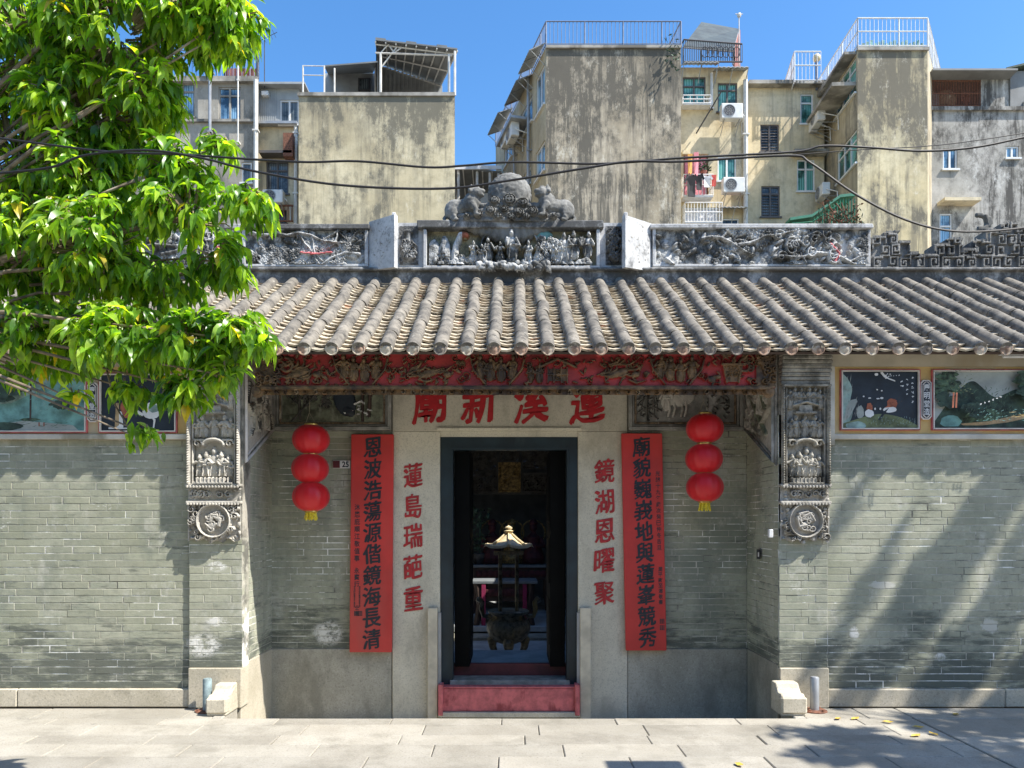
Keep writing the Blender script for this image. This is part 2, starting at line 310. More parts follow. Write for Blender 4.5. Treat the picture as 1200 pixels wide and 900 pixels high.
# ---------------------------------------------------------------- mesh helpers
def ml(x): return [M[k] if isinstance(k, str) else k for k in (x if isinstance(x, (list, tuple)) else [x])]
class MB:
    def __init__(s): s.v = []; s.f = []; s.mi = []
    def add(s, verts, faces, m=0):
        o = len(s.v); s.v += [tuple(v) for v in verts]; s.f += [tuple(i+o for i in f) for f in faces]; s.mi += [m]*len(faces); return s
    def box(s, x0, x1, y0, y1, z0, z1, m=0):
        v = [(x0, y0, z0), (x1, y0, z0), (x1, y1, z0), (x0, y1, z0), (x0, y0, z1), (x1, y0, z1), (x1, y1, z1), (x0, y1, z1)]
        return s.add(v, [(0, 3, 2, 1), (4, 5, 6, 7), (0, 1, 5, 4), (1, 2, 6, 5), (2, 3, 7, 6), (3, 0, 4, 7)], m)
    def bbox(s, x0, x1, y0, y1, z0, z1, b=.005, m=0, jit=0):
        """box whose edges are all chamfered"""
        v = []; 
        for sx, X in ((1, x0), (-1, x1)):
            for sy, Y in ((1, y0), (-1, y1)):
                for sz, Z in ((1, z0), (-1, z1)):
                    j = [random.uniform(-jit, jit) for _ in range(3)]
                    X2, Y2, Z2 = X+j[0], Y+j[1], Z+j[2]
                    v += [(X2, Y2+sy*b, Z2+sz*b), (X2+sx*b, Y2, Z2+sz*b), (X2+sx*b, Y2+sy*b, Z2)]
        o = lambda i, j, k, a: ((i*2+j)*2+k)*3+a
        f = []
        for i in (0, 1): f.append((o(i, 0, 0, 0), o(i, 1, 0, 0), o(i, 1, 1, 0), o(i, 0, 1, 0)) if i else (o(i, 0, 0, 0), o(i, 0, 1, 0), o(i, 1, 1, 0), o(i, 1, 0, 0)))
        for j in (0, 1): f.append((o(0, j, 0, 1), o(0, j, 1, 1), o(1, j, 1, 1), o(1, j, 0, 1)) if j else (o(0, j, 0, 1), o(1, j, 0, 1), o(1, j, 1, 1), o(0, j, 1, 1)))
        for k in (0, 1): f.append((o(0, 0, k, 2), o(1, 0, k, 2), o(1, 1, k, 2), o(0, 1, k, 2)) if k else (o(0, 0, k, 2), o(0, 1, k, 2), o(1, 1, k, 2), o(1, 0, k, 2)))
        for i in (0, 1):
            for j in (0, 1): f.append((o(i, j, 0, 0), o(i, j, 1, 0), o(i, j, 1, 1), o(i, j, 0, 1)))
        for i in (0, 1):
            for k in (0, 1): f.append((o(i, 0, k, 0), o(i, 1, k, 0), o(i, 1, k, 2), o(i, 0, k, 2)))
        for j in (0, 1):
            for k in (0, 1): f.append((o(0, j, k, 1), o(1, j, k, 1), o(1, j, k, 2), o(0, j, k, 2)))
        for i in (0, 1):
            for j in (0, 1):
                for k in (0, 1): f.append((o(i, j, k, 0), o(i, j, k, 1), o(i, j, k, 2)))
        return s.add(v, f, m)
    def quad(s, a, b, c, d, m=0): return s.add([a, b, c, d], [(0, 1, 2, 3)], m)
    def prism(s, poly, y0, y1, m=0):
        """polygon in x,z extruded along y"""
        n = len(poly); v = [(x, y0, z) for x, z in poly]+[(x, y1, z) for x, z in poly]
        return s.add(v, [tuple(range(n)), tuple(range(2*n-1, n-1, -1))]+[(i, i+n, (i+1) % n+n, (i+1) % n) for i in range(n)], m)
    def sweepx(s, prof, x0, x1, m=0):
        """profile in y,z extruded along x (closed)"""
        n = len(prof); v = [(x0, y, z) for y, z in prof]+[(x1, y, z) for y, z in prof]
        return s.add(v, [tuple(range(n)), tuple(range(2*n-1, n-1, -1))]+[(i, i+n, (i+1) % n+n, (i+1) % n) for i in range(n)], m)
    def tube(s, pts, r, n=6, m=0, cap=True):
        pts = [Vector(p) for p in pts]; R = r if isinstance(r, (list, tuple)) else [r]*len(pts)
        v = []; up = None
        for i, p in enumerate(pts):
            t = (pts[min(i+1, len(pts)-1)]-pts[max(i-1, 0)])
            t = t.normalized() if t.length > 1e-9 else Vector((0, 0, 1))
            if up is None: up = Vector((0, 0, 1)) if abs(t.z) < .9 else Vector((1, 0, 0))
            a = t.cross(up)
            if a.length < 1e-6: a = t.cross(Vector((0, 1, 0)))
            a.normalize(); b = a.cross(t).normalized(); up = b
            for k in range(n):
                q = 2*math.pi*k/n; v.append(p+(a*math.cos(q)+b*math.sin(q))*R[i])
        f = []
        for i in range(len(pts)-1):
            for k in range(n): f.append((i*n+k, i*n+(k+1) % n, (i+1)*n+(k+1) % n, (i+1)*n+k))
        if cap: f += [tuple(range(n-1, -1, -1)), tuple((len(pts)-1)*n+k for k in range(n))]
        return s.add(v, f, m)
    def lathe(s, prof, c=(0, 0, 0), n=16, m=0, sx=1, sy=1, rib=0):
        v = []
        for r, z in prof:
            for k in range(n):
                q = 2*math.pi*k/n; rr = r*(1-rib*(1-abs(math.sin(5*q)))**2)
                v.append((c[0]+rr*math.cos(q)*sx, c[1]+rr*math.sin(q)*sy, c[2]+z))
        f = []
        for i in range(len(prof)-1):
            for k in range(n): f.append((i*n+k, i*n+(k+1) % n, (i+1)*n+(k+1) % n, (i+1)*n+k))
        f += [tuple(range(n-1, -1, -1)), tuple((len(prof)-1)*n+k for k in range(n))]
        return s.add(v, f, m)
    def ell(s, c, r, n=8, m=0):
        v = []; f = []
        for i in range(n//2+1):
            th = math.pi*i/(n//2)
            for k in range(n):
                q = 2*math.pi*k/n; v.append((c[0]+r[0]*math.sin(th)*math.cos(q), c[1]+r[1]*math.sin(th)*math.sin(q), c[2]+r[2]*math.cos(th)))
        for i in range(n//2):
            for k in range(n): f.append((i*n+k, (i+1)*n+k, (i+1)*n+(k+1) % n, i*n+(k+1) % n))
        return s.add(v, f, m)
    def mesh(s, name, mats, smooth=False):
        me = bpy.data.meshes.new(name); me.from_pydata(s.v, [], s.f)
        for k in ml(mats): me.materials.append(k)
        me.polygons.foreach_set('material_index', s.mi)
        me.update()
        if smooth:
            me.polygons.foreach_set('use_smooth', [True]*len(s.f)); 
            try: me.set_sharp_from_angle(angle=math.radians(50))
            except Exception: pass
        return me
    def build(s, name, mats, parent=None, smooth=False, **kw):
        return link(name, s.mesh(name, mats, smooth), parent, **kw)
def link(name, data, parent=None, label=None, category=None, group=None, kind=None, loc=None, rot=None):
    o = bpy.data.objects.new(name, data); COL.objects.link(o)
    if parent is not None: o.parent = parent
    if loc is not None: o.location = loc
    if rot is not None: o.rotation_euler = rot
    if label: o['label'] = label
    if category: o['category'] = category
    if group: o['group'] = group
    if kind: o['kind'] = kind
    return o
def thing(name, label, category, loc=(0, 0, 0), group=None, rot=None):
    return link(name, None, None, label, category, group, None, loc, rot)
def child_of(o, parent):
    """parent keeping world coordinates of a mesh written in world space"""
    o.parent = parent; return o
def copy_tree(src, parent=None):
    c = src.copy(); COL.objects.link(c); c.parent = parent
    for ch in list(src.children): copy_tree(ch, c)
    return c

# ---------------------------------------------------------------- lettering
_gc = {}
def glyph(text, bold=0.0):
    k = (text, bold)
    if k not in _gc:
        c = bpy.data.curves.new('lettering', 'FONT'); c.body = text; c.size = 1.0; c.resolution_u = 3
        c.offset = bold; c.align_x = 'LEFT'
        o = bpy.data.objects.new('lettering', c); COL.objects.link(o); bpy.context.view_layer.update()
        me = bpy.data.meshes.new_from_object(o); 
        v = np.array([tuple(q.co)[:2] for q in me.vertices]) if len(me.vertices) else np.zeros((1, 2))
        f = [tuple(p.vertices) for p in me.polygons]
        bpy.data.objects.remove(o); bpy.data.curves.remove(c); bpy.data.meshes.remove(me)
        mn, mx = v.min(0), v.max(0)
        _gc[k] = ((v-(mn+mx)/2)/max((mx-mn).max(), 1e-6), f)
    return _gc[k]
def brush(text, w, h, bold=0, nib=(.045, .018), slant=.11, seed=0):
    """one character in brush manner: slanted horizontals, thickened with an elliptical nib; MB in x,z facing -y"""
    v, f = glyph(text, 0.0); r = random.Random(seed*13+ord(text[0]))
    x, y = v[:, 0].copy(), v[:, 1].copy()
    p1, p2, p3 = r.uniform(0, 6), r.uniform(0, 6), r.uniform(0, 6)
    x2 = x+.016*np.sin(7*y+p1)+.008*np.sin(13*y+5*x+p2)+r.uniform(-.05, .03)*y
    y2 = y+slant*x+.014*np.sin(6*x+p2)+.008*np.sin(15*x+4*y+p3)
    mb = MB(); N = 7
    wd = 1.0+.38*np.sin(6*x+5*y+p1)+.25*np.sin(17*x-9*y+p2)          # strokes swell and thin
    ca, sa = math.cos(.5), math.sin(.5)
    for i in range(N):
        if i == 0: ox, oy = 0, 0
        else: a = 2*math.pi*(i-1)/(N-1); e, g = nib[0]*.5*math.cos(a), nib[1]*.5*math.sin(a); ox, oy = e*ca-g*sa, e*sa+g*ca
        mb.add([((a+ox*q)*w, -.0006*i, (b+oy*q)*h) for a, b, q in zip(x2, y2, wd)], f)
    return mb
def char_obj(text, cx, cz, y, w, h, mat, parent, seed=0, name='character', lift=0.0, **kw):
    mb = brush(text, w, h, seed=seed, **kw)
    o = mb.build(name, mat, parent); o.location = (cx, y-lift, cz)
    return o
def text_mb(mb, text, cx, cz, y, size, sx=1.0, m=0, bold=.004):
    v, f = glyph(text, bold)
    mb.add([(cx+a*size*sx, y, cz+b*size) for a, b in v], f, m)

# ---------------------------------------------------------------- carved relief as a height field
class Relief:
    def __init__(s, w, h, res, seed=0):
        s.w, s.h = w, h; s.nx = max(4, int(w/res)); s.nz = max(4, int(h/res))
        s.X, s.Z = np.meshgrid(np.linspace(0, w, s.nx+1), np.linspace(0, h, s.nz+1), indexing='ij')
        s.H = np.zeros_like(s.X); s.K = np.zeros(s.X.shape, int); s.r = random.Random(seed)
    def _w(s, x0, x1, z0, z1):
        a = max(0, int(x0/s.w*s.nx)); b = min(s.nx+1, int(x1/s.w*s.nx)+2); c = max(0, int(z0/s.h*s.nz)); d = min(s.nz+1, int(z1/s.h*s.nz)+2)
        return (slice(a, max(a, b)), slice(c, max(c, d)))
    def put(s, sl, hh, k):
        m = hh > s.H[sl]; s.H[sl] = np.where(m, hh, s.H[sl])
        if k is not None: s.K[sl] = np.where(m, k, s.K[sl])
    def ell(s, cx, cz, rx, rz, h, rot=0, k=0, base=0.35, p=.5):
        R = max(rx, rz); sl = s._w(cx-R, cx+R, cz-R, cz+R); X = s.X[sl]-cx; Z = s.Z[sl]-cz
        if X.size == 0: return
        c, q = math.cos(rot), math.sin(rot); u = (X*c+Z*q)/rx; v = (-X*q+Z*c)/rz; d = 1-u*u-v*v
        s.put(sl, np.where(d > 0, h*(base+(1-base)*np.clip(d, 0, 1)**p), -1), k)
    def stroke(s, pts, r, h, k=0, base=.4):
        for i in range(len(pts)-1):
            (x0, z0), (x1, z1) = pts[i], pts[i+1]
            r0 = r[i] if isinstance(r, (list, tuple)) else r; r1 = r[i+1] if isinstance(r, (list, tuple)) else r
            R = max(r0, r1); sl = s._w(min(x0, x1)-R, max(x0, x1)+R, min(z0, z1)-R, max(z0, z1)+R)
            X = s.X[sl]; Z = s.Z[sl]
            if X.size == 0: continue
            dx, dz = x1-x0, z1-z0; L = dx*dx+dz*dz+1e-12
            t = np.clip(((X-x0)*dx+(Z-z0)*dz)/L, 0, 1); d = np.hypot(X-x0-t*dx, Z-z0-t*dz)/(r0+(r1-r0)*t+1e-9)
            s.put(sl, np.where(d < 1, h*(base+(1-base)*np.sqrt(np.clip(1-d*d, 0, 1))), -1), k)
    def rect(s, x0, x1, z0, z1, h, k=0):
        sl = s._w(x0, x1, z0, z1); X = s.X[sl]; Z = s.Z[sl]
        s.put(sl, np.where((X >= x0) & (X <= x1) & (Z >= z0) & (Z <= z1), h, -1), k)
    def frame(s, t, h, k=0):
        s.rect(0, s.w, 0, t, h, k); s.rect(0, s.w, s.h-t, s.h, h, k); s.rect(0, t, 0, s.h, h, k); s.rect(s.w-t, s.w, 0, s.h, h, k)
    def curl(s, cx, cz, R, turns, r, h, a0=0, k=0, dirn=1):
        n = int(14*turns)+3; pts = []
        for i in range(n):
            t = i/(n-1); a = a0+dirn*t*turns*2*math.pi; q = R*(1-t*.88); pts.append((cx+q*math.cos(a), cz+q*math.sin(a)))
        s.stroke(pts, [r*(1-.4*i/n) for i in range(n)], h, k)
    def cloud(s, cx, cz, R, h, k=0):
        s.ell(cx, cz, R, R*.85, h, 0, k); s.H[s._w(cx-R*.75, cx+R*.75, cz-R*.65, cz+R*.65)] *= .82; s.curl(cx, cz, R*.8, 1.4, R*.16, h*1.05, s.r.uniform(0, 6), k)
    def blossom(s, cx, cz, R, h, k=0):
        a0 = s.r.uniform(0, 6)
        for i in range(5): s.ell(cx+R*.6*math.cos(a0+i*1.257), cz+R*.6*math.sin(a0+i*1.257), R*.46, R*.46, h, 0, k)
        s.ell(cx, cz, R*.28, R*.28, h*1.2, 0, k)
    def leaf(s, cx, cz, L, a, h, k=0): s.ell(cx+L*.5*math.cos(a), cz+L*.5*math.sin(a), L*.5, L*.2, h, a, k, .5)
    def figure(s, cx, z0, H, h, k=0, pose=0):
        r = s.r
        lean = r.uniform(-.05, .05)*H
        s.ell(cx, z0+H*.30, H*.20, H*.32, h*.8, 0, k); s.ell(cx+lean*.5, z0+H*.58, H*.16, H*.20, h*.95, 0, k)
        s.ell(cx+lean, z0+H*.84, H*.085, H*.105, h*1.15, 0, k, .5); s.ell(cx+lean, z0+H*.95, H*.06, H*.05, h*1.0, 0, k)
        for sg in (-1, 1):
            ex, ez = cx+sg*H*r.uniform(.18, .27), z0+H*r.uniform(.42, .62); hx, hz = cx+sg*H*r.uniform(.03, .28), z0+H*r.uniform(.42, .8)
            s.stroke([(cx+sg*H*.12, z0+H*.68), (ex, ez), (hx, hz)], H*.055, h*1.1, k)
            s.stroke([(cx+sg*H*.06, z0+H*.5), (cx+sg*H*.12, z0+H*.05)], H*.03, h*.95, k)
        s.stroke([(cx-H*.12, z0+H*.46), (cx+H*.12, z0+H*.48)], H*.02, h*1.05, k)
    def branch(s, x, z, a, L, r0, h, k=0, kb=0, depth=3, bl=.6, R=.02):
        pts = [(x, z)]; n = 6
        for i in range(n):
            a += s.r.uniform(-.45, .45); x += L/n*math.cos(a); z += L/n*math.sin(a); pts.append((x, z))
        s.stroke(pts, [r0*(1-.55*i/n) for i in range(n+1)], h, k)
        for i in range(2, n+1):
            px, pz = pts[i]
            if depth > 0 and s.r.random() < .62: s.branch(px, pz, a+s.r.choice((-1, 1))*s.r.uniform(.5, 1.2), L*.5, r0*.55, h*.9, k, kb, depth-1, bl, R)
            if s.r.random() < bl:
                (s.blossom if s.r.random() < .6 else lambda a1, b1, c1, d1, e1: s.leaf(a1, b1, c1*2, s.r.uniform(0, 6), d1, e1))(px+s.r.uniform(-R, R), pz+s.r.uniform(-R, R), R*s.r.uniform(.7, 1.2), h*.9, kb)
    def rubble(s, n, rmin, rmax, h, k=0, z0=0, z1=None):
        for _ in range(n):
            r = s.r.uniform(rmin, rmax); s.ell(s.r.uniform(0, s.w), s.r.uniform(z0, z1 or s.h), r*s.r.uniform(.6, 1.4), r, h*s.r.uniform(.5, 1), s.r.uniform(0, 3), k)
    def mb(s, O=(0, 0, 0), u=(1, 0, 0), n=(0, -1, 0), noise=.0, mask=None, thick=0.0, zs=None):
        O = Vector(O); u = Vector(u); n = Vector(n); H = s.H+noise*rs.rand(*s.H.shape)
        if zs is None: zs = (0, 0, 1)
        w = Vector(zs)
        P = (np.array(O)[None, None]+s.X[..., None]*np.array(u)+s.Z[..., None]*np.array(w)+H[..., None]*np.array(n))
        a, b = s.X.shape; idx = np.arange(a*b).reshape(a, b)
        q = np.stack([idx[:-1, :-1], idx[1:, :-1], idx[1:, 1:], idx[:-1, 1:]], -1); kk = s.K[:-1, :-1]
        if mask is not None: q = q[mask[:-1, :-1]]; kk = kk[mask[:-1, :-1]]
        q = q.reshape(-1, 4); kk = np.asarray(kk).reshape(-1)
        m = MB(); m.v = [tuple(p) for p in P.reshape(-1, 3)]; m.f = [tuple(x) for x in q.tolist()]; m.mi = kk.tolist()
        return m
    def build(s, name, mats, parent, O, u=(1, 0, 0), n=(0, -1, 0), noise=.001, **kw):
        return s.mb(O, u, n, noise, **kw).build(name, mats, parent, smooth=False)
# ================================================================ ground
ground = MB(); ground.quad((-300, -60, -.035), (300, -60, -.035), (300, -.36, -.035), (-300, -.36, -.035))
ground.quad((-300, -.36, -.035), (-2.27, -.36, -.035), (-2.27, 0.9, -.035), (-300, 0.9, -.035))
ground.quad((2.265, -.36, -.035), (300, -.36, -.035), (300, 0.9, -.035), (2.265, 0.9, -.035))
ground.quad((-300, 16, -.035), (300, 16, -.035), (300, 500, -.035), (-300, 500, -.035))
ground.quad((-300, 0.9, -.036), (-7.5, 0.9, -.036), (-7.5, 16, -.036), (-300, 16, -.036))
ground.quad((7.5, 0.9, -.036), (300, 0.9, -.036), (300, 16, -.036), (7.5, 16, -.036))
ground.build('ground', 'joint', kind='structure')
pav = link('pavement', None, kind='structure')
_slabs = {}
def slab_mesh(L, W):
    k = (round(L, 2), round(W, 3))
    if k not in _slabs:
        m = MB(); m.bbox(0, k[0]-.0045, 0, k[1]-.0045, -.08, 0, .006, jit=.0015); _slabs[k] = m.mesh('paving_slab', 'paving')
    return _slabs[k]
rows = [-.35, -.54, -.83, -1.06, -1.34, -1.63, -1.9, -2.19, -2.47, -2.76]
def lay(x0, x1, y0, y1, off, Lm=.89):
    x = x0; first = True
    while x < x1-.02:
        L = (off if first else Lm+random.choice((-.09, -.03, 0, 0, .06))); first = False
        L = min(L, x1-x)
        if x1-x-L < .12: L = x1-x
        o = link('paving_slab', slab_mesh(L, y1-y0), pav); o.location = (x, y0, random.uniform(-.003, .0)); o.rotation_euler = (random.uniform(-.0015, .0015), 0, 0)
        x += L
for i in range(len(rows)-1):
    lay(-4.7, 3.2, rows[i+1], rows[i], (.25, .68, .42, .80, .33, .6, .2, .7, .5)[i])
for i, (y0, y1) in enumerate([(-.88, -.36), (-1.75, -.88), (-2.76, -1.75)]): lay(3.21, 6.2, y0, y1, (1.3, .7, 1.1)[i], 1.5)
for (y0, y1) in [(-.35, -.02)]:
    lay(-4.7, -2.36, y0, y1, .9, 1.2); lay(2.355, 3.2, y0, y1, .5, .8); lay(3.21, 6.2, y0, y1, 1.2, 1.4)
for sx in (-2.358, 2.262):      # kerb stones along the sunk threshold well
    o = MB().bbox(sx, sx+.088, -.35, -.02, -.33, .004, .008, jit=.002).build('kerb_stone', 'paving', pav)
MB().bbox(-2.268, 2.26, -.372, -.352, -.33, -.004, .004).build('kerb_stone', 'paving', pav)
far = MB()
y = -2.76
while y > -16:
    x = -14+random.uniform(0, .8)
    while x < 14:
        far.bbox(x, x+.884, y-.284, y-.006, -.06, random.uniform(-.003, 0), .005); x += .89
    y -= .29
for y0 in rows[:-1]:
    for sx in (-1, 1):
        x = 4.7 if sx < 0 else 6.21
        while x < 13: far.bbox(min(sx*x, sx*(x+.88)), max(sx*x, sx*(x+.88)), y0-.27, y0-.006, -.06, -.001, .005); x += .89
far.build('paving_slab', 'paving', pav, kind='stuff')

# ================================================================ temple
temple = thing('temple', 'old grey brick temple front with sunken doorway, carved ridge and grey tiled roof', 'temple')
_bricks = {}
def brick_mesh(L, H=.058, D=.05):
    k = (round(L*50)/50, H)
    if k not in _bricks:
        m = MB(); b = .002; L2 = k[0]/2; z = H/2
        v = [(-L2, 0, -z), (L2, 0, -z), (L2, 0, z), (-L2, 0, z), (-L2, D, -z), (L2, D, -z), (L2, D, z), (-L2, D, z)]
        v = [(-L2+b, -.0, -z+b), (L2-b, 0, -z+b), (L2-b, 0, z-b), (-L2+b, 0, z-b), (-L2, b, -z), (L2, b, -z), (L2, b, z), (-L2, b, z), (-L2, D, -z), (L2, D, -z), (L2, D, z), (-L2, D, z)]
        f = [(0, 1, 2, 3)]+[(i, i+4, (i+1) % 4+4, (i+1) % 4) for i in range(4)]+[(i+4, i+8, (i+1) % 4+8, (i+1) % 4+4) for i in range(4)]
        m.add(v, f); me = m.mesh('brick', 'brick'); _bricks[k] = me
    return _bricks[k]
COURSE = .0590; n_laid = 0
def bricks(parent, O, u, n, W, z0, z1, vis=None, name='wall', thick=.12, L=.240, stuff_all=False, back=True):
    """O: left foot of the brick face, u along, n outward. vis(s,z)->bool picks bricks laid one by one."""
    u = Vector(u); n = Vector(n); O = Vector(O)
    ang = math.atan2(u.y, u.x); R = Matrix.Rotation(ang, 4, 'Z')
    wall = MB()
    c = [(0, -thick), (W, -thick), (W, -.0022), (0, -.0022)]
    pts = [O+u*a+n*b for a, b in c]
    v = [(p.x, p.y, z0) for p in pts]+[(p.x, p.y, z1) for p in pts]
    wall.add(v, [(0, 1, 2, 3), (4, 7, 6, 5), (0, 4, 5, 1), (1, 5, 6, 2), (2, 6, 7, 3), (3, 7, 4, 0)])
    w = wall.build(name, 'mortar', parent)
    global n_laid
    rest = MB(); ncs = int((z1-z0)/COURSE+.35)
    ch = (z1-z0)/ncs
    for j in range(ncs):
        z = z0+(j+.5)*ch; s = 0; first = True
        k = random.choice((.06, .12, .18)) if j % 2 else random.choice((.2, .245, .245))
        while s < W-.004:
            l = (k if first else L+random.uniform(-.006, .006)); first = False
            l = min(l, W-s)
            if 0 < W-s-l < .05: l = W-s
            lb = max(.03, l-.0055); cen = O+u*(s+l/2)+n*random.uniform(-.0014, .0012)
            cen.z = z+random.uniform(-.001, .001)
            me = brick_mesh(lb, round(ch-.0056, 4))
            rr = (random.uniform(-.004, .004), random.uniform(-.006, .006), ang+random.uniform(-.004, .004))
            if not stuff_all and (vis is None or vis(s+l/2, z)) and (parent is not temple or n_laid < 298):
                n_laid += parent is temple
                o = link('brick', me, w); o.location = cen; o.rotation_euler = rr
            else:
                T = Matrix.Translation(cen) @ Matrix.Rotation(rr[2], 4, 'Z'); rest.add([T @ q.co for q in me.vertices], [tuple(p.vertices) for p in me.polygons])
            s += l
    if rest.v: rest.build('brick', 'brick', w, kind='stuff')
    return w
WZ = PZ(515, 0); GZ = PZ(807, 0)                        # brick top, plinth top on the wings
PLX0, PLX1 = PX(222, 0), PX(284, 0); PRX0, PRX1 = 2.2565, PX(970, 0)
# back wall of the recess
BY = .85
bz0, bz1 = PZ(760, BY), PZ(505, BY)
SL, SR = PX(460, BY), PX(735, BY)
WL, WR = -2.257, 2.25
bricks(temple, (WL, BY, 0), (1, 0, 0), (0, -1, 0), SL-WL, bz0, bz1, lambda s, z: WL+s < -1.47)
bricks(temple, (SR, BY, 0), (1, 0, 0), (0, -1, 0), WR-SR, bz0, bz1, lambda s, z: SR+s > 1.44)
# side walls of the recess
for sx, X, u, n, O in ((-1, -2.25, (0, 1, 0), (1, 0, 0), (-2.25, 0.0, 0)), (1, 2.25, (0, -1, 0), (-1, 0, 0), (2.25, .85, 0))):
    bricks(temple, O, u, n, .85, .36, 2.45, stuff_all=True)
    m = MB(); m.bbox(min(X, X+sx*.2), max(X, X+sx*.2), .012, .845, -.36, .355, .006); m.build('dado_slab', 'dado' if sx > 0 else 'granite', temple)
    m = MB(); a, b = min(X+sx*.01, X+sx*.2), max(X+sx*.01, X+sx*.2); m.sweepx([(.02, 2.44), (.86, 2.44), (.86, 3.3), (.02, 2.95)], a, b); m.build('wall', 'mortar', temple)
# dado slabs of back wall
def dado(x0, x1, z0, z1, mat='dado'):
    return MB().bbox(x0+.0015, x1-.0015, BY-.012, BY+.15, z0, z1, .004).build('dado_slab', mat, temple)
dado(WL, -1.113, -.36, bz0-.002); dado(1.118, WR, -.36, bz0-.002)
# granite door surround
def stone(x0, x1, z0, z1, y0=BY-.02, name='stone_block', mat='jamb'):
    return MB().bbox(x0+.001, x1-.001, y0, BY+.2, z0, z1, .005).build(name, mat, temple)
DX0, DX1 = PX(516, BY), PX(677, BY); DT = PZ(512, BY)
jl = stone(SL, DX0, -.36, DT+.05, name='door_jamb'); jr = stone(DX1, SR, -.36, DT+.05, name='door_jamb')
lintel = stone(SL-.0, SR+.0, DT+.052, 3.25, name='lintel')
MB().bbox(DX0-.03, DX1+.03, BY-.045, BY-.0205, DT+.06, DT+.085, .004).build('lintel_moulding', 'jamb', temple)
MB().box(DX0, DX1, BY, BY+.2, DT, DT+.051).build('lintel_soffit', 'jamb', temple)
MB().box(WL-.2, SL, BY+.01, BY+.2, bz1, 3.25).box(SR, WR+.2, BY+.01, BY+.2, bz1, 3.25).build('wall', 'mortar', temple)
# characters on lintel and jambs
for i, (c, px) in enumerate(zip('廟新溪蓮', (504, 562, 622, 688))):
    char_obj(c, PX(px, BY), PZ(469, BY), BY-.024, .315, .43, 'red_deep', lintel, i, nib=(.085, .04))
for i, (c, py) in enumerate(zip('蓮島瑞葩重', (557, 593, 628, 664, 701))):
    char_obj(c, PX(484.5, BY), PZ(py, BY), BY-.024, .172, .222, 'red_ink', jl, i, nib=(.07, .028))
for i, (c, py) in enumerate(zip('鏡湖恩曜聚', (552, 588, 622, 657, 695))):
    char_obj(c, PX(708, BY), PZ(py, BY), BY-.024, .182, .222, 'red_ink', jr, i+5, nib=(.07, .028))
# door frame
fi0, fi1 = PX(531, BY), PX(664, BY); FT = PZ(527, BY)
df = MB(); y0, y1 = BY+.0, BY+.12
df.prism([(DX0+.002, .0), (fi0, .0), (fi0, FT), (fi1, FT), (fi1, .0), (DX1-.002, .0), (DX1-.002, DT-.002), (DX0+.002, DT-.002)], y0, y1)
for a in (fi0-.018, fi1+.006): df.box(a, a+.012, y0-.012, y0-.001, .0, FT+.01)
df.box(fi0-.018, fi1+.018, y0-.012, y0-.001, FT+.012, FT+.026)
df.build('door_frame', 'door', temple)
for sx, a in ((1, fi0), (-1, fi1)):
    m = MB(); w = .15
    x0, x1 = (a+.005, a+w) if sx > 0 else (a-w, a-.005)
    m.bbox(x0, x1, BY+.14, BY+.80, PZ(775, BY+.1)-.06, FT, .004)
    for z in (.35, .95, 1.55): m.bbox(x0-.008, x1+.008, BY+.22, BY+.72, z, z+.45, .01)
    m.build('door_leaf', 'door_dark', temple)
# threshold: red box, post slots
TZ0, TZ1 = PZ(836, BY-.05), PZ(804, BY-.05)
t = MB(); t.bbox(DX0+.02, DX1-.02, BY-.10, BY-.02, TZ0+.03, TZ1-.012, .006); t.bbox(DX0+.02, DX1-.02, BY-.105, BY+.0, TZ1-.01, TZ1+.006, .004)
t.build('threshold', 'threshold', temple)
for x in (DX0-.008, DX1-.036): MB().bbox(x, x+.044, BY-.14, BY-.021, TZ0, TZ1+.03, .004).build('threshold_post', 'threshold', temple)
MB().bbox(DX0-.01, DX1+.01, BY-.13, BY-.02, TZ0-.02, TZ0+.028, .004).build('threshold_base', 'jamb', temple)
MB().bbox(fi0-.03, fi1+.03, BY-.018, BY+.22, -.03, .055, .006).build('door_sill', 'frame_grey', temple)
MB().bbox(fi0-.05, fi1+.05, BY+.22, BY+.28, -.02, PZ(777, BY+.25), .004).build('inner_sill', 'maroon', temple)
for x0, x1 in ((PX(501.5, BY-.05), PX(513, BY-.05)), (PX(679.5, BY-.05), PX(692, BY-.05))):
    MB().bbox(x0, x1, BY-.085, BY-.021, -.33, PZ(712, BY-.05), .004).build('barrier_post', 'post', temple)
for x0, x1 in ((PX(514, BY), PX(517.5, BY)), (PX(675.5, BY), PX(679, BY))):
    MB().box(x0, x1, BY-.06, BY-.0215, -.28, PZ(717, BY)).build('barrier_slot', 'alu_grey', temple)
# floor of sunk well
MB().box(-2.262, 2.255, -.35, BY+.1, -.40, -.335).build('well_floor', 'dado', temple)
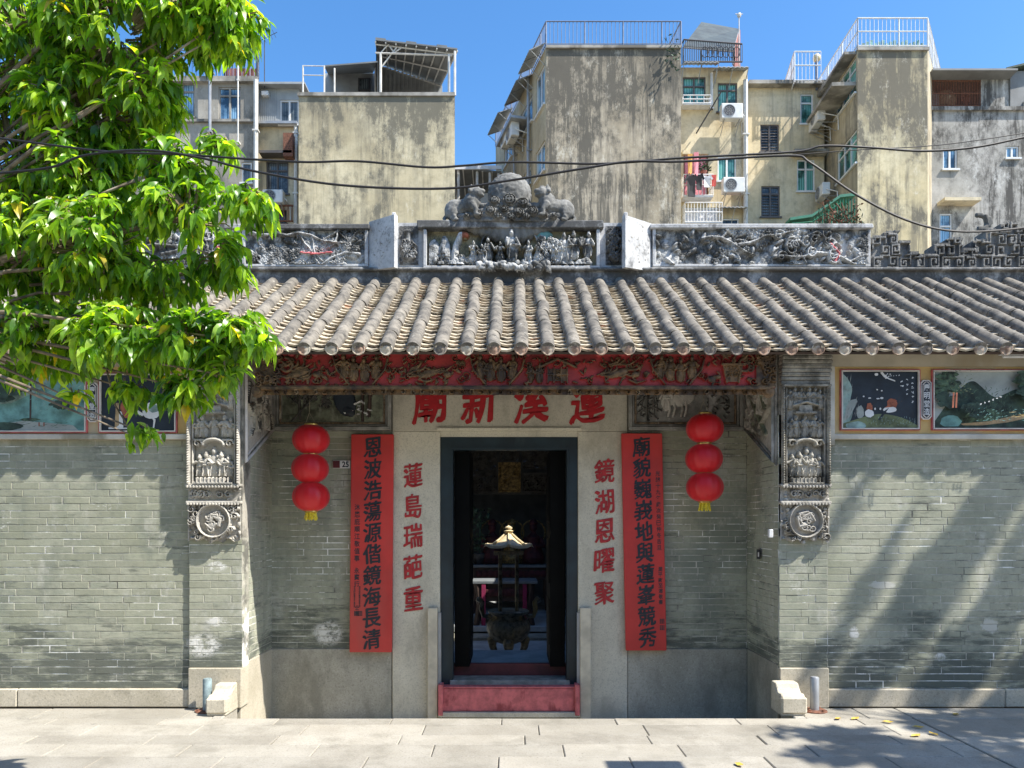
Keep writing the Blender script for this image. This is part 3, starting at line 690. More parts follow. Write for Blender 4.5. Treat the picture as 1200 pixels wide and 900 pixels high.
# painted relief panels above the brick, back wall
def back_panel(px0, px1, py1, py0, seed, kind):
    x0, x1, z0, z1 = PX(px0, BY), PX(px1, BY), PZ(py0, BY), 3.05
    W, H = x1-x0, z1-z0
    p = link('carved_panel', MB().box(x0, x1, BY-.02, BY+.009, z0, z1).mesh('carved_panel', 'frame_grey'), temple)
    f = MB()
    for t, d, k in ((.0, .075, 0), (.038, .055, 0), (.06, .04, 1)):
        w = .034 if t == 0 else .018
        for (a, b, c, e) in ((x0+t, x1-t, z0+t, z0+t+w), (x0+t, x0+t+w, z0+t+w, z1), (x1-t-w, x1-t, z0+t+w, z1)): f.bbox(a, b, BY-d, BY-.02, c, e, .004, k)
    f.build('panel_frame', ['frame_grey', 'fascia_pale'], p)
    iw = W-.17; R = Relief(iw, H-.085, .007, seed)
    if kind == 'branches':
        R.K[:] = 1
        R.ell(iw*.6, .05, .35, .09, .006, 0, 1); R.ell(iw*.2, .02, .25, .05, .005, 0, 1)
        for a, b, an in ((.1, .0, 1.1), (.18, .02, 1.7), (.42, .3, .4), (.3, .25, 2.6)): R.branch(a*iw, b, an, .42, .012, .022, 2, 2, 3, .5, .016)
        R.ell(iw*.62, .2, .10, .16, .03, .3, 3); R.ell(iw*.66, .1, .05, .07, .034, .8, 3); R.ell(iw*.58, .28, .08, .06, .03, .2, 3)
        R.stroke([(iw*.8, 0), (iw*.8, H)], .012, .03, 4); R.stroke([(iw*.86, .05), (iw*.9, H)], .016, .025, 4)
        for i in range(16): R.ell(iw*R.r.uniform(.62, .9), R.r.uniform(.06, .15), .014, .009, .03, 0, 5)
        R.stroke([(iw*.72, .16), (iw*.78, .19), (iw*.81, .17)], .010, .036, 5)
        mats = ['frame_grey', 'jade', 'carve_dark', 'night', 'wood_dark', 'white']
    else:
        R.K[:] = 1
        for i in range(26): R.stroke([(R.r.uniform(0, .2)*iw, R.r.uniform(0, H*.8)), (R.r.uniform(.05, .25)*iw, R.r.uniform(0, H*.8))], .008, .02, 2)
        for i in range(30): R.leaf(iw*R.r.uniform(.72, .97), R.r.uniform(.05, .3), .05, R.r.uniform(0, 6), .025, 2)
        R.ell(iw*.42, .24, .16, .10, .035, -.1, 3); R.ell(iw*.54, .32, .05, .08, .038, .5, 3); R.ell(iw*.6, .36, .05, .03, .036, -.4, 3)
        for a in (.33, .38, .46, .5): R.stroke([(iw*a, .2), (iw*(a+.01), .12), (iw*(a-.01), .05)], .014, .03, 3)
        R.figure(iw*.4, .22, .26, .04, 4); R.stroke([(iw*.1, 0), (iw*.1, H)], .008, .03, 2); R.figure(iw*.3, .1, .25, .035, 3)
        R.branch(iw*.6, .3, .6, .3, .009, .02, 2, 2, 2, .5, .014)
        mats = ['frame_grey', 'frame_grey', 'carve_dark', 'relief', 'moss']
    R.build('painted_relief', mats, p, (x0+.085, BY-.021, z0+.085))
    return p
back_panel(321, 459.5, 462, 505, 3, 'branches'); back_panel(735.5, 869, 462, 505, 4, 'horse')
# diagonal-footed panels on the recess side walls
for sx in (-1, 1):
    X = sx*2.248; n = (-sx, 0, 0)
    def P(y, z, d=0): return (X-sx*d, y, z)
    m = MB(); poly = [(0.012, 2.03), (.84, 2.42), (.84, 3.05), (.012, 3.05)]
    v = [P(a, b, .0) for a, b in poly]+[P(a, b, .02) for a, b in poly]
    m.add(v, [(0, 1, 2, 3), (4, 5, 6, 7)]+[(i, (i+1) % 4, (i+1) % 4+4, i+4) for i in range(4)])
    p = m.build('carved_panel', 'relief_dark', temple)
    f = MB()
    for k, (o, w, d) in enumerate(((0, .03, .05), (.045, .02, .035))):
        f.tube([P(.03+o*.4, 3.05, d*.6), P(.03+o*.4, 2.06+o, d*.6), P(.80, 2.425+o, d*.6), P(.80, 3.05, d*.6)], w*.55, 4, 0)
    f.build('panel_frame', 'frame_grey' if sx > 0 else 'frame_white', p)
    R = Relief(.72, .8, .009, 20+sx)
    for i in range(7): R.stroke([(R.r.uniform(0, .7), R.r.uniform(.2, .8)) for _ in range(3)], .02, .03, R.r.choice((0, 1)))
    for i in range(4): R.figure(R.r.uniform(.1, .6), R.r.uniform(.15, .45), .3, .04, R.r.choice((0, 2)))
    R.branch(.1, .2, 1.2, .5, .015, .03, 1, 2, 3, .6, .03)
    mask = (R.Z > .06+(R.X if True else 0)*.0+.0) if False else (R.Z-.02 > (R.X*.465 if sx < 0 else (.72-R.X)*.465))
    if sx < 0: R.build('painted_relief', ['relief', 'carve_dark', 'relief_dark'], p, (X+.021, .06, 2.10), (0, 1, 0), (1, 0, 0), mask=mask)
    else: R.build('painted_relief', ['relief_dark', 'jade', 'relief'], p, (X-.021, .78, 2.10), (0, -1, 0), (-1, 0, 0), mask=mask)

# ================================================================ pilasters with carved niches
def pilaster(x0, x1, seed):
    W = x1-x0
    p = bricks(temple, (x0, -.005, 0), (1, 0, 0), (0, -1, 0), W, PZ(782, 0), PZ(630, 0), name='pilaster', thick=.16)
    MB().bbox(x0, x1, -.028, .16, 0.0, PZ(782, 0)-.002, .006).build('base_stone', 'granite', p)
    MB().box(x0, x1, .0, .2, PZ(630, 0)+.001, 2.98).build('core', 'relief_dark', p)
    # lower square relief with round medallion
    z0, z1 = PZ(637, 0), PZ(589, 0); h = z1-z0
    R = Relief(W, h, .0045, seed)
    R.frame(.012, .02, 0)
    R.rubble(70, .010, .024, .038, 0)
    for i in range(34): R.curl(R.r.uniform(.03, W-.03), R.r.uniform(.02, h-.02), R.r.uniform(.018, .034), 1.3, .006, .055, R.r.uniform(0, 6), 0, R.r.choice((-1, 1)))
    rr = h*.40; sl = (R.X-W*.5)**2+(R.Z-h*.56)**2 < rr*rr; R.H[sl] = .012
    R.stroke([(W*.5+rr*math.cos(a*.2618), h*.56+rr*math.sin(a*.2618)) for a in range(25)], .009, .062, 0)
    for i in range(9): q, g = R.r.uniform(0, 6.3), R.r.uniform(.1, .7)*rr; R.curl(W*.5+g*math.cos(q), h*.56+g*math.sin(q), .028, 1.2, .009, .05, R.r.uniform(0, 6), 0)
    for i in range(5): q, g = R.r.uniform(0, 6.3), R.r.uniform(.1, .6)*rr; R.stroke([(W*.5+g*math.cos(q), h*.56+g*math.sin(q)), (W*.5+g*math.cos(q+1), h*.56+g*math.sin(q+1)), (W*.5+g*.5*math.cos(q+2), h*.56+g*.5*math.sin(q+2))], .011, .052, 0)
    R.ell(W*.45, h*.45, .05, .03, .05, .4); R.ell(W*.6, h*.6, .03, .04, .048, 1)
    # ragged lower edge
    edge = .02+.012*np.sin(R.X*60)+.01*np.sin(R.X*23+seed)
    R.build('carved_relief', 'relief', p, (x0, -.012, z0), mask=R.Z > edge)
    # middle band between two beaded mouldings
    z2 = PZ(569, 0)
    R = Relief(W, z2-z1, .0045, seed+1); R.H[:] = .01
    R.rubble(26, .010, .02, .035, 0)
    for i in range(8): R.curl(R.r.uniform(.03, W-.03), (z2-z1)*.5, .03, 1.2, .007, .045, R.r.uniform(0, 6), 0)
    R.build('carved_relief', 'relief', p, (x0, -.012, z1))
    for zz, o in ((z1, .066), (z2, .074)):
        b = MB(); b.bbox(x0-.006, x1+.006, -o, .0, zz-.012, zz+.012, .005)
        k = int(W/.026)
        for i in range(k): b.ell((x0+(i+.5)*W/k, -o-.004, zz-.013), (.011, .011, .012), 6)
        b.build('beaded_moulding', 'relief', p)
    # tall niche
    z3 = PZ(452, 0); H = z3-z2-.012
    R = Relief(W, H, .005, seed+2)
    R.H[:] = .0
    R.stroke([(.015, 0), (.015, H)], .016, .072); R.stroke([(W-.015, 0), (W-.015, H)], .016, .072)
    for i in range(40): R.ell(.015, H*(i+.5)/40, .015, .010, .085, .5); R.ell(W-.015, H*(i+.5)/40, .015, .010, .085, -.5)
    R.stroke([(.045, 0), (.045, H)], .009, .05); R.stroke([(W-.045, 0), (W-.045, H)], .009, .05)
    a, b = .06, W-.06
    R.rect(a, b, 0, H, .006)
    R.rect(a+.02, b-.06, .012, .05, .07); 
    for i in range(9): R.stroke([(a+.03+i*.032, .01), (a+.03+i*.032, .05)], .006, .078)
    R.rect(a, b, .0, .014, .075)
    # ground floor figures
    for cx, s_, hh in ((.10, .19, .05), (.155, .21, .058), (.5*W, .25, .045), (W-.15, .21, .056), (W-.095, .18, .05)): R.figure(cx, .055, s_*1.02, hh)
    zc = .055+.30
    R.stroke([(W*.5+.085*math.cos(t*.314), zc-.03+.045*math.sin(t*.314)) for t in range(11)], .016, .068)
    for cx in (.09, W-.09): R.curl(cx, zc-.02, .035, 1.2, .010, .06, 0)
    R.rect(a, a+.09, zc, zc+.018, .055); R.rect(b-.09, b, zc, zc+.018, .055)
    for cx, s_, hh in ((.085, .17, .046), (.13, .19, .055), (.5*W, .2, .036), (W-.13, .19, .055), (W-.085, .17, .046)): R.figure(cx, zc+.03, s_, hh)
    z4 = zc+.235
    R.rect(W*.28, W*.72, z4-.012, z4+.012, .066); R.rect(W*.36, W*.64, z4+.012, z4+.065, .05); R.stroke([(W*.25, z4+.06), (W*.5, z4+.09), (W*.75, z4+.06)], .012, .07)
    for cx in (.08, .125, W*.4, W*.6, W-.125, W-.08): R.figure(cx, z4-.0+(.02 if abs(cx-W/2) < .1 else 0)+.03, .17, .05)
    R.rubble(40, .008, .018, .04, 0, z4+.05, H-.02)
    R.rect(0, W, H-.02, H, .07)
    R.build('carved_niche', 'relief' if seed < 50 else 'relief_dark', p, (x0, -.008, z2+.012))
    # corbelled mouldings stepping out under the eave
    zt = 2.96; z = z3; k = 8; st = MB(); hh = (zt-z3)/k
    for i in range(k):
        d = .055+.009*i; st.bbox(x0-.004*(i % 2), x1+.004*(i % 2), -d, .0, z+.0015, z+hh-.0015, .006)
        if i in (2, 4, 6):
            for q in range(30): st.ell((x0+(q+.5)*W/30, -d-.002, z+.012), (.005, .006, .006), 5)
        z += hh
    st.build('corbel_moulding', 'relief_dark', p)
    return p
pilaster(PLX0, PLX1, 31); pilaster(PRX0, PRX1, 57)

# ================================================================ wings
def corn(x0, x1, parent):
    c = MB(); a, b_ = PZ(430, 0), PZ(413, 0)
    c.sweepx([(-.006, a), (-.018, a), (-.026, b_-.02), (-.034, b_), (-.006, b_)], x0, x1, 0)
    c.sweepx([(-.006, b_+.001), (-.045, b_+.001), (-.056, b_+.02), (-.056, b_+.05), (-.066, b_+.062), (-.066, 2.985), (-.006, 2.985)], x0, x1, 1)
    c.build('cornice', ['beige_band', 'white_mould'], parent)
def painted(parent, x0, x1, z0, z1, shapes, back, y=-.012):
    """a wall painting: flat layers of paint, each a thin skin"""
    m = MB(); mats = []
    def mi(k):
        if k not in mats: mats.append(k)
        return mats.index(k)
    m.box(x0, x1, y-.004, y+.01, z0, z1, mi(back)); yy = y-.0045
    W, H = x1-x0, z1-z0
    for k, poly in shapes:
        pts = [(x0+min(max(a, 0), 1)*W, z0+min(max(b, 0), 1)*H) for a, b in poly]
        m.add([(a, yy, b) for a, b in pts], [tuple(range(len(pts)))], mi(k)); yy -= .0004
    p = m.build('painting', mats, parent)
    f = MB(); t = .012
    for o, w, k in ((0, .010, 0), (.013, .006, 1)):
        A, B, C, D = x0-o-w, x1+o+w, z0-o-w, z1+o+w; d = .022-.004*k
        f.bbox(A, B, y-d, y+.01, C, C+w, .002, k); f.bbox(A, B, y-d, y+.01, D-w, D, .002, k); f.bbox(A, A+w, y-d, y+.01, C+w, D-w, .002, k); f.bbox(B-w, B, y-d, y+.01, C+w, D-w, .002, k)
    f.build('picture_frame', ['frame_white', 'threshold'], p)
    return p
def soft(P, n=5):
    out = []
    for i in range(len(P)-1):
        p0, p1, p2, p3 = P[max(i-1, 0)], P[i], P[i+1], P[min(i+2, len(P)-1)]
        for k in range(n):
            t = k/n; out.append(tuple(.5*((2*p1[a])+(p2[a]-p0[a])*t+(2*p0[a]-5*p1[a]+4*p2[a]-p3[a])*t*t+(3*p1[a]-p0[a]-3*p2[a]+p3[a])*t**3) for a in (0, 1)))
    return out+[P[-1]]
def blob(cx, cy, rx, ry, n=14, j=.12, r=random.Random(3)):
    return [(cx+rx*math.cos(2*math.pi*i/n)*(1+r.uniform(-j, j)), cy+ry*math.sin(2*math.pi*i/n)*(1+r.uniform(-j, j))) for i in range(n)]
def tree_blobs(cx, cy, rx, ry, n, col='hill2', r=random.Random(9), s=.05, asp=1.0):
    out = []
    for i in range(n):
        a = r.uniform(0, 6.28); q = math.sqrt(r.random()); out.append((col, blob(cx+rx*q*math.cos(a), cy+ry*q*math.sin(a), s*r.uniform(.6, 1.3)*asp, s*r.uniform(.6, 1.2), 7, .3, r)))
    return out
def marks(x, y, n, dy, s=.011, k='white', r=random.Random(5), asp=1.0):
    out = []
    for i in range(n):
        for _ in range(4):
            a, b = x+r.uniform(-s, s)*asp, y-i*dy+r.uniform(-s, s)*1.4; l = r.uniform(.4, 1)*s*asp; t = r.uniform(-.5, .5)*s*1.6
            out.append((k, [(a-l, b-t-.004), (a+l, b+t-.004), (a+l*.8, b+t+.008), (a-l, b-t+.006)]))
    return out
R9 = random.Random(21)
def strokes(n, x0, x1, y0, y1, k, L=.05, an=1.2, sp_=.5, w=.006, r=random.Random(77)):
    """many fine brush strokes"""
    out = []
    for _ in range(n):
        a, b = r.uniform(x0, x1), r.uniform(y0, y1); t = an+r.uniform(-sp_, sp_); l = L*r.uniform(.4, 1.2); c, q = math.cos(t), math.sin(t)
        out.append((k, [(a, b), (a+l*.5*c-w*q*.6, b+l*.5*q*1.3+w*c), (a+l*c, b+l*q*1.3), (a+l*.5*c+w*q*.6, b+l*.5*q*1.3-w*c)]))
    return out
wingR = thing('brick_wall', 'long grey brick wing wall right of the doorway, under two painted scenes', 'wall', (PRX1, 0, 0), group='wing walls of the temple')
wingL = thing('brick_wall', 'long grey brick wing wall behind the hanging tree branches, left of the doorway', 'wall', (-6.6, 0, 0), group='wing walls of the temple')
wingR.location = (0, 0, 0); wingL.location = (0, 0, 0)
def wing(parent, x0, x1, vis, stone_cuts):
    bricks(parent, (x0, .022, 0), (1, 0, 0), (0, -1, 0), x1-x0, GZ, WZ, vis, thick=.2, name='brickwork')
    for a, b in zip(stone_cuts[:-1], stone_cuts[1:]):
        MB().bbox(a+.002, b-.002, -.004, .2, 0.0, GZ-.003, .008, jit=.003).build('plinth_stone', 'granite', parent)
    MB().box(x0, x1, -.005, .2, WZ+.002, 2.99).build('painted_band', 'ochre', parent)
    MB().bbox(x0, x1, -.03, -.006, WZ-.002, PZ(509, 0), .005).build('sill_moulding', 'white_mould', parent)
    corn(x0, x1, parent)
wing(wingR, PRX1, 6.6, lambda s, z: PRX1+s < 4.45, (PRX1, PX(1178, 0), 5.6, 6.6))
wing(wingL, -6.6, PLX0, lambda s, z: -6.6+s > -4.45, (-6.6, PX(20, 0), PLX0))
MB().box(PRX1, PRX1+.045, -.0335, .2, WZ-.05, PZ(430, 0)).build('edge_strip', 'white_mould', wingR)
# paintings, right wing
A = (1075-985)/(503-435)
sh = [('pale_blue', soft([(0, .05), (.10, .12), (.14, .3), (.11, .5), (.13, .7), (.07, .88), (0, .97)])), ('sky_grey', [(.02, .12), (.1, .2), (.2, .46), (.19, .52), (.12, .5), (.06, .4)]),
      ('sky_grey', blob(.24, .28, .05, .12)), ('moss', [(0, 0), (1, 0)]+soft([(1, .05), (.8, .18), (.55, .25), (.35, .22), (.1, .12), (0, .08)])),
      ('pale_blue', blob(.18, .04, .13, .08)), ('bird', blob(.36, .36, .04, .09)), ('white', blob(.36, .26, .06, .07)), ('bird', blob(.66, .43, .07, .10)),
      ('white', blob(.63, .33, .085, .06)), ('night', [(.55, .3), (.62, .36), (.5, .14), (.47, .14)]), ('bird', [(.56, .36), (.62, .42), (.72, .5), (.7, .38)]),
      ('white', [(.50, .98), (.55, .9), (.62, .86), (.70, .82), (.70, .845), (.62, .885), (.57, .93), (.53, 1)]), ('white', blob(.45, .95, .025, .025)),
      ('white', blob(.46, .68, .012, .012)), ('white', blob(.52, .66, .012, .012)), ('white', blob(.28, .56, .012, .014)), ('white', blob(.36, .53, .02, .012)), ('white', blob(.47, .52, .022, .012)), ('white', blob(.52, .53, .022, .018)),
      ('white', blob(.43, .34, .012, .02)), ('white', blob(.5, .34, .012, .02))]
sh += strokes(26, .01, .11, .1, .8, 'sky_grey', .12, 1.3, .3)+strokes(16, .03, .2, .12, .45, 'frame_grey', .09, 1.3, .4)+strokes(60, .3, .95, .03, .17, 'pale_blue', .035, 1.4, .5, .004)+strokes(40, .3, .95, .02, .15, 'hill', .04, 1.4, .5, .004)+strokes(8, .60, .72, .38, .5, 'wood_dark', .06, .6, .3)+strokes(5, .33, .39, .3, .44, 'wood_dark', .05, .8, .3)+strokes(10, .5, .78, .84, .95, 'white', .03, 1.2, 1.2, .01)
sh += marks(.87, .86, 6, .085)+marks(.79, .82, 4, .085, .009)+marks(.72, .78, 2, .08, .014)
painted(wingR, PX(986, 0), PX(1074, 0), PZ(502, 0), PZ(436, 0), sh, 'night')
sh = [('hill', soft([(0, .1), (.1, .4), (.18, .6), (.26, .78), (.33, .83), (.40, .72), (.46, .6), (.52, .55), (.6, .62), (.7, .7), (1, .8)])+[(1, 0), (0, 0)]),
      ('hill2', [(.2, .1), (.3, .3), (.45, .36), (.62, .25), (.68, .12), (.4, .08)]), ('path', [(.22, .08), (.45, .12), (.62, .2), (.85, .26), (1, .34), (1, .27), (.8, .19), (.6, .1), (.4, .05), (.24, .05)]),
      ('teal', blob(.14, .12, .09, .11)), ('hill', [(.0, .0), (1, 0), (1, .12), (.7, .12), (.5, .04), (.1, .03)])]
sh += tree_blobs(.08, .78, .13, .2, 50, 'hill2')+tree_blobs(.1, .5, .07, .12, 18, 'hill')+tree_blobs(.82, .84, .2, .15, 60, 'hill2')+tree_blobs(.78, .58, .12, .12, 30, 'hill')+tree_blobs(.3, .3, .1, .1, 24, 'hill')
sh += strokes(90, .15, .6, .2, .66, 'hill2', .06, 1.25, .6, .005)+strokes(50, .25, .7, .08, .3, 'teal', .04, .4, .8, .004)+strokes(40, .5, 1, .15, .27, 'ochre', .08, .12, .15, .005)+strokes(60, 0, .22, .55, .98, 'moss', .03, .6, 1.5, .005)+strokes(60, .66, 1, .7, .98, 'moss', .03, .6, 1.5, .005)
for x in (.04, .065, .74, .77, .80): sh.append(('bird', [(x, .3 if x < .5 else .6), (x+.014, .3 if x < .5 else .6), (x+.02, .56 if x < .5 else .74), (x+.006, .56 if x < .5 else .74)]))
sh += [('path', [(.9, .34), (1, .38), (1, .62), (.9, .56)]), ('bird', [(.92, .36), (.98, .38), (.98, .46), (.92, .44)]), ('sky_grey', [(.88, .56), (.93, .56), (.93, .66), (.88, .66)])]
for i in range(6): sh += marks(.27+i*.03, .36+i*.025, 1, .1, .008, asp=.7)
painted(wingR, PX(1093, 0), PX(1235, 0), PZ(502, 0), PZ(436, 0), sh, 'sky_grey')
def label_plaque(parent, px0, px1, py0, py1, text):
    x0, x1, z0, z1 = PX(px0, 0), PX(px1, 0), PZ(py1, 0), PZ(py0, 0); c = .022
    def octo(o): return [(x0+o+c, z0+o), (x1-o-c, z0+o), (x1-o, z0+o+c), (x1-o, z1-o-c), (x1-o-c, z1-o), (x0+o+c, z1-o), (x0+o, z1-o-c), (x0+o, z0+o+c)]
    m = MB(); m.prism(octo(0), -.026, -.005, 0); m.prism(octo(.008), -.0285, -.02, 1); m.prism(octo(.014), -.031, -.02, 0); m.prism(octo(.02), -.0335, -.02, 1)
    p = m.build('name_plaque', ['frame_white', 'ink'], parent)
    t = MB(); n = len(text)
    for i, ch in enumerate(text): text_mb(t, ch, (x0+x1)/2, z1-.03-(z1-z0-.06)*(i+.5)/n, -.0345, min(.058, (z1-z0-.06)/n), .85, 0, .012)
    t.build('lettering', 'white', p)
label_plaque(wingR, 1077, 1090, 446, 492, '慶明堂造')
# paintings, left wing
sh = [('teal', [(0, 0), (0, .4), (.4, .5), (.6, .7), (.75, .95), (1, .85), (1, 0)]), ('sky_grey', [(.3, .12), (.5, .18), (.9, .1), (.95, 0), (.2, 0)]), ('hill2', blob(.55, .2, .08, .03)), ('hill', blob(.35, .08, .14, .08)),
      ('wood_dark', [(.545, .2), (.56, .2), (.565, .85), (.55, .85)]), ('bird', [(.62, .08), (.63, .08), (.63, .15), (.62, .15)]), ('bird', [(.66, .08), (.67, .08), (.67, .15), (.66, .15)]), ('white', blob(.2, .2, .06, .03))]
sh += strokes(60, .55, 1, .3, .8, 'pale_blue', .08, 1.0, .4, .005)+strokes(40, .3, .9, .05, .2, 'hill2', .05, .2, .4, .004)+tree_blobs(.36, .7, .12, .16, 40, 'hill')+tree_blobs(.85, .45, .08, .05, 12, 'hill')
painted(wingL, PX(-42, 0), PX(101, 0), PZ(505, 0), PZ(440, 0), sh, 'pale_blue')
sh = [('white', [(.2, .04), (.3, .06), (.28, .34), (.22, .36)]), ('bird', blob(.34, .4, .08, .16)), ('path', [(.18, .04), (.24, .1), (.24, .5), (.2, .5)]), ('white', blob(.68, .36, .13, .15)), ('pale_blue', blob(.71, .40, .08, .08)), ('white', [(.66, .28), (.74, .2), (.72, .05), (.7, .05), (.71, .18)]),
      ('white', [(.42, .34), (.56, .26), (.58, .3), (.46, .4)]), ('white', [(.1, .03), (.5, .03), (.52, .05), (.1, .06)])]
painted(wingL, PX(120, 0), PX(206, 0), PZ(505, 0), PZ(440, 0), sh, 'night')
label_plaque(wingL, 104, 117, 449, 495, '慶明堂造')
# tube lamp under right cornice
tl = thing('tube_lamp', 'white fluorescent tube lamp fixed beneath the cornice over the green hill painting', 'lamp', (PX(1172, -.1), -.13, PZ(417, -.1)))
MB().bbox(-.02, .62, -.02, .03, .0, .026, .004).build('housing', 'alu', tl); MB().tube([(0.0, -.005, -.014), (.6, -.005, -.014)], .012, 8).build('tube', 'white', tl)

# ================================================================ fascia board under the eave
FY = -.075
fx0, fx1 = PX(300, FY), PX(908, FY); fz0, fz1 = PZ(455, FY), 2.985
fas = link('fascia_board', MB().box(fx0, fx1, FY, FY+.03, fz0, fz1).mesh('fascia_board', 'fascia_red'), temple)
W, H = fx1-fx0, fz1-fz0
R = Relief(W, H, .0055, 5); R.K[:] = 0
import itertools
# painted red crests along top
for i in range(22): R.ell(W*(i+.5)/22, H-.045, .032, .024, .02, 0, 0)
R.rect(0, W, H-.03, H, .022, 0)
R.rect(0, W, 0, .022, .030, 1)
for cx in (.0, W):    # scrolled ends
    sg = 1 if cx == 0 else -1
    R.rect(min(cx, cx+sg*.16), max(cx, cx+sg*.16), 0, H-.03, .018, 1)
    for i in range(22): R.curl(cx+sg*R.r.uniform(.0, .22), R.r.uniform(.02, H-.06), R.r.uniform(.02, .045), 1.4, .009, .04, R.r.uniform(0, 6), 1, sg)
    R.curl(cx+sg*.25, H*.55, .07, 1.2, .016, .035, 1.5, 1, -sg)
secs = [(.36, 'crab'), (.88, 'group'), (1.45, 'phoenix'), (2.02, 'group'), (2.52, 'house'), (3.02, 'phoenix'), (3.52, 'group'), (3.98, 'basket')]
for i, (cx, kd) in enumerate(secs):
    cx = cx/4.34*W
    if kd == 'group':
        a = .22
        R.stroke([(cx-a, H*.72), (cx-a*.9, H*.45), (cx-a*.45, .03)], .010, .034, 1); R.stroke([(cx+a, H*.72), (cx+a*.9, H*.45), (cx+a*.45, .03)], .010, .034, 1)
        R.curl(cx-a+.02, H*.78, .03, 1, .008, .034, 3, 1); R.curl(cx+a-.02, H*.78, .03, 1, .008, .034, 0, 1)
        for q in (-.14, -.06, .03, .12): R.figure(cx+q, .04+abs(q)*.25, .21, .036, 1)
        R.rubble_c = None
        for q in range(16): R.leaf(cx+R.r.uniform(-.17, .17), R.r.uniform(.16, .27), .035, R.r.uniform(0, 6), .028, 1)
    elif kd in ('phoenix', 'crab'):
        for q in range(11): 
            a0 = R.r.uniform(-.6, .8); x, z = cx+R.r.uniform(-.2, .1), R.r.uniform(.06, .2)
            R.stroke([(x, z), (x+.07*math.cos(a0), z+.05*math.sin(a0)), (x+.15*math.cos(a0+.5), z+.08*math.sin(a0+.5))], [.008, .012, .003], .034, 1)
        R.ell(cx, .12, .10, .035, .036, .3, 1); R.ell(cx+.15, .11, .035, .028, .036, 0, 1)
        for q in range(18): R.leaf(cx+R.r.uniform(-.25, .25), R.r.uniform(.04, .26), .045, R.r.uniform(0, 6), .026, 1)
        for q in range(5): R.curl(cx+R.r.uniform(-.22, .22), R.r.uniform(.06, .24), .03, 1.3, .006, .03, R.r.uniform(0, 6), 1)
    elif kd == 'house':
        R.rect(cx-.08, cx+.08, .05, .16, .014, 1); [R.stroke([(cx+q, .04), (cx+q, .17)], .007, .03, 1) for q in (-.08, -.03, .03, .08)]; R.rect(cx-.09, cx+.09, .10, .112, .028, 1); R.stroke([(cx-.15, .17), (cx, .24), (cx+.15, .17)], .014, .036, 1); R.figure(cx-.15, .04, .17, .034, 1); R.figure(cx-.22, .05, .15, .034, 1)
        for q in range(14): R.leaf(cx+R.r.uniform(-.2, .25), R.r.uniform(.15, .27), .04, R.r.uniform(0, 6), .028, 1)
    else:
        R.stroke([(cx-.05, .045), (cx-.075, .18)], .01, .034, 1); R.stroke([(cx+.05, .045), (cx+.075, .18)], .01, .034, 1); R.rect(cx-.06, cx+.06, .045, .18, .016, 1); [R.curl(cx+q, .11, .026, 1.2, .006, .03, q*9, 1) for q in (-.035, .03)]; R.rect(cx-.1, cx+.1, .18, .2, .036, 1)
        for q in range(26): R.leaf(cx+R.r.uniform(-.2, .2), R.r.uniform(.18, .28), .05, R.r.uniform(0, 6), .03, 1)
        R.ell(cx-.17, .07, .035, .03, .03, 0, 1); R.ell(cx+.14, .07, .025, .02, .03, 0, 1); R.ell(cx-.12, .09, .03, .02, .03, 0, 1)
for q in range(150): R.leaf(W*R.r.uniform(.06, .94), R.r.uniform(.03, H-.06), R.r.uniform(.035, .06), R.r.uniform(0, 6), .022, 1)
for q in range(60): R.curl(W*R.r.uniform(.06, .94), R.r.uniform(.05, H-.07), R.r.uniform(.02, .04), 1.3, .006, .026, R.r.uniform(0, 6), 1, R.r.choice((-1, 1)))
R.build('fascia_carving', ['fascia_red', 'fascia_gold'], fas, (fx0, FY-.001, fz0))
# pierced lower band
bz_0, bz_1 = PZ(463, FY), fz0
R = Relief(W-.1, bz_1-bz_0+.005, .0048, 6); R.H[:] = .004; hb = bz_1-bz_0
R.rect(0, W, hb-.018, hb+.01, .040, 0)
n = 52
for i in range(n): 
    x = (W-.1)*(i+.5)/n; R.curl(x, hb*.42, hb*.36, 1.2, .005, .03, R.r.uniform(0, 6), R.r.choice((0, 0, 1)), R.r.choice((-1, 1))); R.leaf(x, hb*.3, .03, R.r.uniform(0, 6), .024, 0)
R.build('fascia_band', ['fascia_gold', 'fascia_pale'], fas, (fx0+.05, FY-.001, bz_0))
MB().box(fx0+.05, fx1-.05, FY, FY+.012, bz_0+.01, bz_1).build('fascia_backing', 'fascia_gold', fas)
m = MB(); m.lathe([(.0, 0), (.05, .0), (.055, .012), (.03, .02), (.028, .03), (.0, .034)], (0, 0, 0), 14)
for x in (fx0+.02, fx1-.06):
    o = m.build('fascia_roundel', 'fascia_gold', fas); o.location = (x, FY-.002, PZ(459, FY)); o.rotation_euler = (math.pi/2, 0, 0)

# ================================================================ roof
EY, EZ = -.25, PZ(405, -.25)
TY = 1.81; TZ = PZ(327, TY)
RUN, RISE = TY-EY, TZ-EZ; SLEN = math.hypot(RUN, RISE); RANG = math.atan2(RISE, RUN)
def RP(s, x=0, h=0): return Vector((x, EY+s*math.cos(RANG)-h*math.sin(RANG), EZ+s*math.sin(RANG)+h*math.cos(RANG)))
RX = 6.5
d = MB(); d.quad(RP(.03, -RX, -.062), RP(.03, RX, -.062), RP(SLEN, RX, -.062), RP(SLEN, -RX, -.062)); 
d.quad(RP(.03, -RX, -.082), RP(SLEN, -RX, -.082), RP(SLEN, RX, -.082), RP(.03, RX, -.082)); d.quad(RP(.03, -RX, -.082), RP(.03, RX, -.082), RP(.03, RX, -.062), RP(.03, -RX, -.062))
roof = d.build('roof', 'wood_dark', temple)
PITCH = .217; X0 = .09
ks = range(-30, 31)
SEG = 7; sl_ = SLEN/SEG
